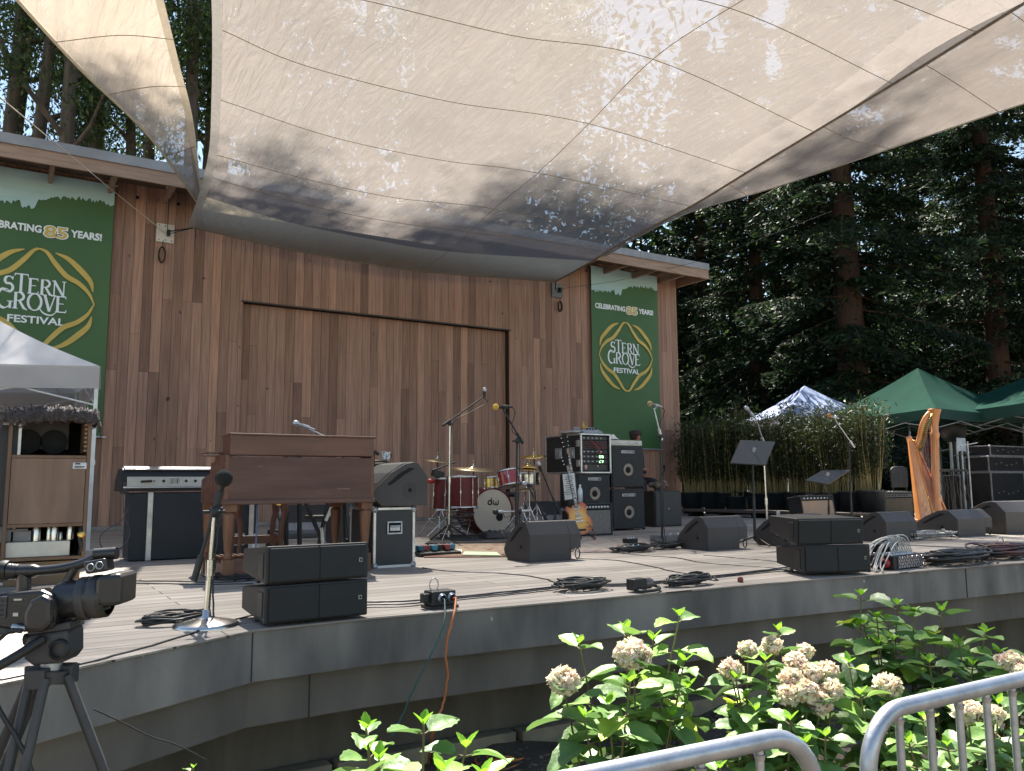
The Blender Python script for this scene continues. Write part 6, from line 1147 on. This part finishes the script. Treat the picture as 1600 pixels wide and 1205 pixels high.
# the man in a dark cap behind the bass cabinets, seated
def person():
    py_ = D(994, 812); Y = 11.9; hx = A(993, 684, Y); t = thing('person', 'man in a dark cap seated behind the bass cabinets, looking to the right', 'person', (hx.x, Y, 0), 0)
    H = Vector((0, 0, hx.z)); skin = pm('skin', (.40, .17, .11), (.34, .14, .09), 6, .5); shirt = pm('dark_shirt', (.02, .022, .03), None, 6, .8)
    J = {'pel': (0, .05, hx.z-.78), 'bel': (0, .05, hx.z-.62), 'che': (.01, .04, hx.z-.38), 'nek': (.01, .02, hx.z-.19), 'nk2': (.015, .01, hx.z-.12), 'sl': (-.16, .05, hx.z-.25), 'el': (-.24, .0, hx.z-.50), 'wl': (-.10, -.20, hx.z-.60), 'hl': (-.04, -.26, hx.z-.60), 'sr': (.15, .04, hx.z-.25), 'er': (.16, .02, hx.z-.52), 'wr': (.10, -.14, hx.z-.68), 'hr': (.06, -.2, hx.z-.70), 'kl': (-.14, -.38, hx.z-.82), 'al': (-.14, -.36, .10), 'tl': (-.14, -.52, .05), 'hpl': (-.10, .03, hx.z-.80), 'kr': (.16, -.38, hx.z-.82), 'ar': (.16, -.36, .10), 'tr': (.16, -.52, .05), 'hpr': (.10, .03, hx.z-.80)}
    Rr = dict(pel=.15, bel=.14, che=.15, nek=.065, nk2=.052, sl=.065, el=.045, wl=.03, hl=.035, sr=.065, er=.045, wr=.03, hr=.035, kl=.06, al=.04, tl=.035, hpl=.09, kr=.06, ar=.04, tr=.035, hpr=.09)
    E = [('pel', 'bel'), ('bel', 'che'), ('che', 'nek'), ('nek', 'nk2'), ('che', 'sl'), ('sl', 'el'), ('el', 'wl'), ('wl', 'hl'), ('che', 'sr'), ('sr', 'er'), ('er', 'wr'), ('wr', 'hr'), ('pel', 'hpl'), ('hpl', 'kl'), ('kl', 'al'), ('al', 'tl'), ('pel', 'hpr'), ('hpr', 'kr'), ('kr', 'ar'), ('ar', 'tr')]
    ks = list(J); me = bpy.data.meshes.new('body'); me.from_pydata([J[k] for k in ks], [(ks.index(a), ks.index(b)) for a, b in E], []); o = bpy.data.objects.new('body', me); COL.objects.link(o); o.parent = t; me.materials.append(shirt)
    m = o.modifiers.new('skin', 'SKIN'); me.skin_vertices.new() if not me.skin_vertices else None
    for i, k in enumerate(ks): me.skin_vertices[0].data[i].radius = (Rr[k], Rr[k]); me.skin_vertices[0].data[i].use_root = (k == 'pel')
    s = o.modifiers.new('sub', 'SUBSURF'); s.levels = s.render_levels = 2; m.use_smooth_shade = True
    h = MB(); n = 20; pts = []
    for i in range(n+1):
        th = PI*i/n; row = []
        for j in range(n+1):
            a = 2*PI*j/n; x = math.sin(th)*math.cos(a); y = math.sin(th)*math.sin(a); z = math.cos(th); jaw = 1-.28*max(0, -z)**1.2; v = Vector((x*.098*jaw, y*.075*jaw, z*.118))
            if x > .6: v.x += .022*math.exp(-((z+.10)**2)/.02-(y**2)/.02)-.006*math.exp(-((z-.12)**2)/.01)+.008*math.exp(-((z+.48)**2)/.008-(y**2)/.05)
            row.append(v)
        pts.append(row)
    hd_ = h.grid(pts).o('head', skin, t, loc=H); 
    for s_ in (-1, 1): MB().ball((.074, s_*.030, .012), .012, 10).o('eye', whitep, hd_); MB().ball((.0845, s_*.030, .012), .005, 8).o('pupil', dark, hd_); MB().ball((-.005, s_*.076, -.0), .028, 10, (.7, .35, 1.1)).o('ear', skin, hd_)
    MB().box((.086, 0, -.052), (.008, .045, .010)).o('mouth', pm('lips', (.25, .08, .07), None, 9, .5), hd_, bevel=.003)
    hr = MB(); hr.ball((-.012, 0, .015), .098, 16, (1.02, .84, .9)); hr.o('hair', pm('dark_hair', (.02, .014, .01), None, 50, .8, bump=.6), t, loc=H+Vector((-.018, 0, .005)))
    c = MB(); c.lathe([(.108, .045), (.118, .075), (.110, .12), (.08, .135), (.001, .14)], (0, 0, 0), (-.06, 0, 1), 24); c.prism([(.07, -.075), (.15, -.06), (.175, -.02), (.175, .02), (.15, .06), (.07, .075)], .050, .060, 'z'); c.o('cap', pm('brown_cap', (.045, .022, .020), (.03, .015, .014), 20, .8), t, loc=H)
    for s_, k in ((-1, 'hl'), (1, 'hr')):
        b = Vector(J[k]); d = (b-Vector(J['w'+k[1]])).normalized(); sd_ = d.cross(Vector((0, 0, 1))).normalized(); f = MB()
        f.tube([b-d*.03, b+d*.05], [.028, .034], 10)
        for q in range(4): o_ = sd_*(.021*(q-1.5)); f.tube([b+d*.045+o_, b+d*(.075+.006*(q in (1, 2)))+o_+Vector((0, 0, -.004)), b+d*(.088+.008*(q in (1, 2)))+o_+Vector((0, 0, -.022))], [.0095, .0088, .0075], 8)
        f.tube([b+d*.0+sd_*s_*-.028, b+d*.03+sd_*s_*-.05+Vector((0, 0, -.008)), b+d*.055+sd_*s_*-.055+Vector((0, 0, -.016))], [.011, .0095, .008], 8); f.o('hand', skin, t)
    st = thing('stool', 'black round stool under the seated man', 'stool', (hx.x, Y+.05, 0)); z0 = hx.z-.90; MB().lathe([(.001, z0-.05), (.18, z0-.05), (.19, z0-.02), (.17, z0), (.001, z0)], (0, 0, 0), (0, 0, 1), 24).o('seat', black, st)
    for i in range(4): a = i*PI/2+.7; MB().tube([(.12*math.cos(a), .12*math.sin(a), z0-.05), (.2*math.cos(a), .2*math.sin(a), .01)], .013, 8).o('leg', steel, st)
person()

# ============================================================ FOREGROUND: hydrangeas
hl_ = pm('hydrangea_leaf', (.22, .37, .10), (.15, .27, .08), 9, .45, bump=.25, bscale=50, trans=.30, tint=[(0, (.6, .65, .7)), (.6, (1, 1, 1)), (.93, (1.25, 1.2, .9)), (1, (2.6, 1.9, .5))])
hy = pm('young_leaf', (.26, .50, .035), (.20, .42, .03), 9, .4, trans=.45); stm = pm('hydrangea_stem', (.16, .17, .06), (.13, .09, .05), 12, .7)
flo = pm('hydrangea_floret', (.88, .74, .66), (.84, .80, .62), 25, .7, trans=.35, tint=[(0, (.8, .85, .65)), (.5, (1, 1, 1)), (.85, (1.12, 1.05, 1.05)), (1, (1.0, .66, .58))])
def leaf(mb, p, d, L, w, roll=0, curl=.3, tint=.5):
    d = Vector(d).normalized(); up = Vector((0, 0, 1)); s = d.cross(up); s = s.normalized() if s.length > .05 else Vector((1, 0, 0)); u = s.cross(d); s = s*math.cos(roll)+u*math.sin(roll); u = s.cross(d)
    nL = 8; P = []
    for i in range(nL+1):
        t = i/nL; ww = w*(math.sin(PI*min(1, t**.78))**.85)*(1-.12*t); c = p+d*(L*t*(1-.12*curl*t))-up*(curl*L*t*t*.55)+u*0
        ser = (.04*w if i % 2 else -.02*w)
        P.append([c-s*(ww/2+ser)+u*(ww*.16), c-s*(ww*.25)+u*(ww*.10), c-u*(.03*w), c+s*(ww*.25)+u*(ww*.10), c+s*(ww/2+ser)+u*(ww*.16)])
    n = len(mb.f); mb.grid(P)
    for i in range(n, len(mb.f)): mb.t[i] = tint
def hydrangea(label, base, tips, blooms, L=.12, seed=1, pairs=5, low=10):
    rd = random.Random(seed); b = Vector(base); t = thing('hydrangea_bush', label, 'hydrangea', b[:], 0, 'hydrangeas in the bed before the stage'); sm = MB(); fm_ = MB(); yg = MB()
    def stem(tip, young=True, k=pairs):
        tip = Vector(tip); r0 = Vector((rd.uniform(-.09, .09)+(tip.x)*.22, rd.uniform(-.07, .07)+tip.y*.22, 0)); mid = r0.lerp(tip, .5)+Vector((rd.uniform(-.04, .04), rd.uniform(-.04, .04), .04)); P = spline([r0, mid, tip], 20); sm.tube(P, [.0062-.0032*i/(len(P)-1) for i in range(len(P))], 6); a = rd.uniform(0, PI)
        for j in range(k):
            u = 1-(j*.105+(.0 if j else .005)); q = P[max(0, min(len(P)-1, int(u*(len(P)-1))))]; a += PI/2+rd.uniform(-.3, .3); lf = L*(.9 if j == 0 else 1.2)*rd.uniform(.8, 1.15)
            for s in (0, PI): 
                e = rd.uniform(.15, .55) if j == 0 else rd.uniform(-.3, .3); d = Vector((math.cos(a+s), math.sin(a+s), e)); sm.tube([q, q+d*.02], .0025, 5); leaf(fm_, q+d*.018, d, lf, lf*rd.uniform(.60, .76), rd.uniform(-.35, .35), rd.uniform(.1, .75), rd.random()*.98+.01)
        if young:
            for s in range(3): aa = a+s*2.2+.6; leaf(yg, tip, (math.cos(aa), math.sin(aa), rd.uniform(.7, 1.6)), L*rd.uniform(.3, .45), L*.22, 0, .1, .5)
    for q in tips:
        stem(Vector(q)-b)
        for e_ in range(1 if rd.random() < .45 else 0): stem(Vector(q)-b+Vector((rd.uniform(-.10, .10), rd.uniform(-.08, .08), -rd.uniform(.06, .2))), rd.random() < .5)
    for q, r in blooms:
        q = Vector(q)-b; stem(q-Vector((0, 0, r*.5)), False, 3); n = int(900*(r/.07)**2); v = RG.normal(size=(n, 3)); v /= np.linalg.norm(v, axis=1)[:, None]; v[:, 2] *= .82; c = np.array(q)+v*r*RG.uniform(.82, 1.05, n)[:, None]*(1+.09*np.sin(v[:, :1]*9+1)*np.cos(v[:, 2:]*8)); tg = np.stack([-v[:, 1], v[:, 0], RG.normal(size=n)*.4], 1)
        MB().ball(q, r*.80, 12, (1, 1, .82)).o('bloom_core', pm('bloom_core', (.30, .27, .18), None, 9, .9), t); leafcloud('flower_head', c, .020, .019, flo, t, droop=0, dirs=tg, jit=.5)
    for i in range(int(low*1.0)):                          # lower leaves and bare shoots inside the bush
        a = rd.uniform(0, 6.28); rr_ = rd.uniform(.05, .24); q = Vector((rr_*math.cos(a), rr_*math.sin(a), rd.uniform(.12, .62))); sm.tube([Vector((q.x*.3, q.y*.3, 0)), q], .004, 5)
        for s in range(4): aa = a+s*1.6; leaf(fm_, q, (math.cos(aa), math.sin(aa), rd.uniform(-.6, .1)), L*rd.uniform(.7, 1.05), L*.62, rd.uniform(-.6, .6), .8, rd.random()*.98+.01)
    sm.o('stem', stm, t); fm_.o('foliage', hl_, t); yg.o('young_leaves', hy, t); return t
def V(px, py, depth): d = ray(px, py); return EYE+d*(depth/FPX)
def soil_at(px, depth, z=-.9): p = V(px, 1100, depth); return (p.x, p.y, z)
hydrangea('low hydrangea nearest the camera at the bottom, with bright lime young tips', soil_at(645, 2.1, -1.0), [V(572, 1138, 2.15), V(662, 1132, 2.1), V(728, 1168, 2.1), V(592, 1188, 2.0), V(690, 1205, 1.95)], [], .125, 5, 7, 9)
hydrangea('big hydrangea left of the others with two round flower heads', soil_at(985, 2.8), [V(905, 1005, 2.85), V(978, 985, 2.9), V(1062, 962, 2.9), V(1068, 1035, 2.75), V(985, 1065, 2.6), V(912, 1120, 2.6), V(1075, 1075, 2.8), V(1020, 1000, 2.95), V(950, 1100, 2.6), V(1050, 1120, 2.65)], [(V(989, 1022, 2.75), .058), (V(881, 1064, 2.7), .050)], .125, 6, 5, 18)
hydrangea('hydrangea with a crowd of cream and pink flower heads in the middle', soil_at(1225, 2.9), [V(1216, 985, 3.05), V(1196, 1032, 2.85), V(1150, 1062, 2.8), V(1235, 1125, 2.6), V(1290, 1150, 2.6), V(1180, 1110, 2.7), V(1260, 1160, 2.6), V(1165, 1090, 2.8)], [(V(1168, 1014, 3.0), .034), (V(1207, 1009, 3.0), .037), (V(1142, 1046, 2.85), .038), (V(1243, 1034, 2.9), .038), (V(1266, 1052, 2.85), .038), (V(1292, 1048, 2.9), .036), (V(1236, 1060, 2.8), .038), (V(1258, 1080, 2.75), .042), (V(1299, 1078, 2.8), .038), (V(1281, 1100, 2.75), .038), (V(1258, 1018, 3.0), .03), (V(1232, 1086, 2.75), .038)], .105, 7, 5, 18)
hydrangea('tall leafy hydrangea without flowers against the stage wall', soil_at(1400, 3.5), [V(1345, 930, 3.5), V(1402, 945, 3.55), V(1426, 958, 3.5), V(1370, 965, 3.4), V(1395, 1000, 3.4), V(1440, 1000, 3.4), V(1350, 975, 3.5)], [], .12, 8, 6, 14)
hydrangea('tall hydrangea farthest right against the stage wall', soil_at(1500, 3.4), [V(1472, 955, 3.4), V(1540, 988, 3.35), V(1498, 1005, 3.3), V(1452, 1035, 3.2), V(1560, 1020, 3.3), V(1520, 1040, 3.2), V(1590, 1065, 3.1)], [(V(1582, 1035, 3.1), .042), (V(1598, 1050, 3.05), .035), (V(1562, 1030, 3.2), .02)], .12, 9, 5, 14)
hydrangea('small hydrangea with one pale flower head between the flowery and tall ones', soil_at(1350, 2.95), [V(1326, 1035, 3.0), V(1344, 1085, 2.8), V(1400, 1100, 2.8)], [(V(1386, 1072, 2.85), .046)], .11, 10, 4, 10)
hydrangea('hydrangea behind the bars of the right barricade', soil_at(1500, 2.6), [V(1440, 1120, 2.6), V(1500, 1110, 2.7), V(1560, 1100, 2.7), V(1590, 1150, 2.5), V(1480, 1165, 2.5), V(1420, 1160, 2.5)], [(V(1512, 1112, 2.65), .045), (V(1552, 1116, 2.6), .032)], .10, 11, 4, 14)
hydrangea('tiny hydrangea shoot low behind the left barricade', soil_at(1130, 2.2, -1), [V(1125, 1200, 2.2), V(1085, 1215, 2.2)], [], .08, 12, 3, 3)
hydrangea('tiny yellow-tipped shoot at the bottom left', soil_at(302, 2.6, -1), [V(302, 1200, 2.6)], [], .05, 13, 2, 1)
# ------------------------------------------------------------ barricades
def barricade(label, a, b, x_first, rz_len, bars, rr=.0195, cr=.13):
    a = Vector(a); b = Vector(b); d = (b-a); d.z = 0; d.normalize(); t = thing('crowd_barricade', label, 'barricade', (a.x, a.y, -1.0), math.atan2(d.y, d.x), 'steel crowd barricades'); H = a.z+1.0; L = rz_len
    c = []
    for i in range(9): an = PI-PI/2*i/8; c.append((cr+cr*math.cos(an), 0, H-cr+cr*math.sin(an)))
    c2 = [(L-x, 0, z) for x, y, z in c[::-1]]; lo = [(L-x, 0, .18+(H-z)) for x, y, z in c]; lo2 = [(x, 0, .18+(H-z)) for x, y, z in c[::-1]]
    MB().tube(c+c2+lo+lo2+c[:1], rr, 16, False).o('frame_tube', steel, t)
    n = bars
    for i in range(n): x = L*(i+1)/(n+1); MB().tube([(x, 0, .18), (x, 0, H-.005)], .0095, 10).lathe([(.013, 0), (.010, .012)], (x, 0, H-rr-.006), (0, 0, -1), 10).o('bar', steel, t)
    for x in (L*.15, L*.85): MB().tube([(x, -.25, .012), (x, -.2, .06), (x, 0, .19), (x, .2, .06), (x, .25, .012)], .014, 8).o('foot', steel, t)
    return t
a = D(1352, 1118, .12); b = D(1600, 1060, .12); barricade('nearer steel crowd barricade at the lower right corner', a, b, 0, 2.2, 17)
a = D(1270, 1141, .12); b = D(1000, 1197, .12); barricade('steel crowd barricade whose rounded end rises left of the other one', a, b, 0, 2.2, 13)

# ------------------------------------------------------------ video camera on its tripod
dp = 2.0; sc = dp/FPX; C0 = V(100, 920, dp); th = math.atan2(cR.y, cR.x)+.06
vb = pm('camera_body_black', (.012, .0115, .014), (.018, .0175, .02), 6, .32, bump=.15, bscale=300, coat=.2); vg = pm('camera_grey', (.05, .05, .055), (.035, .035, .04), 7, .5)
vc = thing('video_camera', 'black professional video camera with a long lens hood, at the lower left', 'video camera', C0[:], th)
f = lambda x, y, dy=0: Vector(((x-100)*sc, dy, (920-y)*sc))
def hull(mb, pts, y0, y1): mb.prism([((x-100)*sc, (920-y)*sc) for x, y in pts], y0, y1, 'y'); return mb
hull(MB(), [(12, 925), (45, 920), (82, 917), (100, 925), (106, 950), (103, 975), (60, 980), (14, 972)], -.055, .06).o('camera_body', vb, vc, bevel=.008)
hull(MB(), [(72, 932), (90, 922), (104, 930), (106, 965), (96, 978), (66, 978), (64, 950)], -.075, -.052).o('side_grip', vb, vc, bevel=.010)
MB().lathe([(.040, 0), (.046, .02), (.046, .06), (.050, .075), (.050, .115), (.044, .120)], f(92, 938), (1, 0, .08), 32).o('lens_barrel', vb, vc)
for i in range(2): MB().lathe([(.0505, 0), (.052, .003), (.052, .018), (.0505, .021)], f(128+i*18, 935-i*2), (1, 0, .08), 32).o('focus_ring', vg, vc)
hull(MB(), [(164, 898), (196, 894), (200, 900), (200, 938), (196, 943), (166, 945), (160, 930), (160, 905)], -.050, .050).o('lens_hood', vb, vc, bevel=.012)
hull(MB(), [(110, 958), (150, 950), (166, 945), (170, 952), (140, 962), (112, 966)], -.02, .02).o('lens_support', vg, vc, bevel=.004)
hb_ = MB(); hb_.tube(spline([f(20, 893), f(60, 892), f(95, 889), (f(125, 882)), f(146, 872)], 6), [.017]*6+[.012]*19, 14); hb_.o('top_handle', vb, vc); MB().tube([f(118, 882), f(106, 905), f(98, 922)], [.011, .010, .014], 10).o('handle_post', vb, vc); MB().tube([f(38, 893), f(40, 924)], .016, 10).o('handle_post', vb, vc)
MB().tube([f(-40, 890), f(-6, 891), f(8, 892), f(30, 893)], [.022, .023, .021, .018], 18).o('viewfinder', vb, vc); MB().lathe([(.023, 0), (.025, .01), (.023, .02)], f(2, 891), (1, 0, 0), 18).o('eyecup', rubber, vc)
MB().tube([f(144, 868), f(178, 866)], .015, 14).o('shotgun_microphone', vb, vc); hull(MB(), [(134, 878), (168, 872), (172, 892), (140, 897)], -.03, .02).o('audio_box', vb, vc, bevel=.005)
for x, y in ((148, 886), (161, 883)): MB().lathe([(.009, 0), (.010, .003), (.008, .004), (.007, .0)], f(x, y, -.031), (0, -1, 0), 16).o('audio_socket', steel, vc)
hull(MB(), [(-8, 962), (22, 960), (46, 966), (46, 982), (20, 984), (-8, 978)], -.05, .05).o('battery', vg, vc, bevel=.005)
hull(MB(), [(16, 926), (34, 926), (34, 958), (16, 958)], -.058, -.054).o('button_panel', vg, vc); k = MB(); [k.lathe([(.003, 0), (.003, .003)], f(20+8*(i % 2), 932+i//2*7, -.058), (0, -1, 0), 8) for i in range(8)]; k.o('button', steel, vc)
k = MB(); k.box(f(50, 931, -.0565), (.018, .002, .004)).box(f(48, 953, -.0565), (.012, .002, .008)); k.o('lettering', cream, vc)
MB().lathe([(.006, 0), (.006, .03), (.008, .032), (.008, .045)], f(76, 973, -.06), (-1, -.2, .1), 12).o('cable_plug', steel, vc)
tr = thing('tripod', 'dark fluid-head tripod carrying the video camera', 'tripod', (C0.x, C0.y, -1.0), th); g_ = lambda x, y, dy=0: f(x, y, dy)+Vector((0, 0, C0.z+1.0))
def hull2(mb, pts, y0, y1): 
    mb.prism([(g_(x, y).x, g_(x, y).z) for x, y in pts], y0, y1, 'y'); return mb
hull2(MB(), [(60, 980), (122, 966), (124, 978), (62, 986)], -.04, .04).o('camera_plate', vg, tr, bevel=.003)
hull2(MB(), [(64, 986), (122, 978), (124, 1015), (115, 1028), (72, 1030), (58, 1020), (58, 1000)], -.045, .045).o('fluid_head', vg, tr, bevel=.008)
MB().lathe([(.024, 0), (.024, .012), (.018, .014)], g_(113, 1006, -.045), (0, -1, 0), 20).o('tilt_knob', black, tr); MB().tube([g_(60, 995), g_(46, 996)], .014, 12).o('side_knob', black, tr)
MB().tube(spline([g_(88, 990, -.05), g_(60, 1012, -.09), g_(20, 1035, -.12), g_(-40, 1062, -.15)], 6), .011, 12).o('pan_handle', black, tr); MB().tube([g_(88, 1028), g_(88, 1046)], .024, 14).o('bowl_clamp', steel, tr)
MB().tube([g_(88, 1040), g_(86, 1058)], .045, 8).o('spider_collar', vg, tr)
ap = g_(86, 1050)
for nm, (fx, fy) in {'a': (-.52, .15), 'b': (-.10, -.30), 'c': (.44, .22)}.items():
    e = Vector((ap.x+fx, ap.y+fy, .02)); s0 = ap+Vector((fx, fy, 0)).normalized()*.035; dd_ = Vector((fx, fy, 0)).normalized(); sw = Vector((-dd_.y, dd_.x, 0))*.022
    lg = MB().tube([s0+sw, s0.lerp(e, .48)+sw], .012, 8).tube([s0-sw, s0.lerp(e, .48)-sw], .012, 8).tube([s0.lerp(e, .30), s0.lerp(e, .97)], .014, 8).box(s0.lerp(e, .48), (.07, .05, .05)).box(s0, (.045, .04, .045)).o('leg', vg, tr, bevel=.003); MB().lathe([(.018, 0), (.022, .02), (.014, .045)], s0.lerp(e, .985)-Vector((0, 0, .02)), (0, 0, 1), 10).o('rubber_foot', rubber, lg)
q = lambda x, y, dy=-.08: C0+Matrix.Rotation(th, 3, 'Z') @ f(x, y, dy)
cable('camera_cable', 'black cable looping down from the video camera beside the tripod', [q(66, 975), q(46, 976), q(24, 1000), q(18, 1035), q(40, 1085), q(70, 1130), q(95, 1180), q(112, 1230), q(118, 1300)], .0055, None, 8, .001)
cable('camera_cable', 'thin cable trailing right from the tripod leg to the ground', [q(128, 1118, .10), q(160, 1148, .15), q(195, 1180, .2), q(230, 1205, .25), q(270, 1240, .3)], .0022, None, 8, .001)
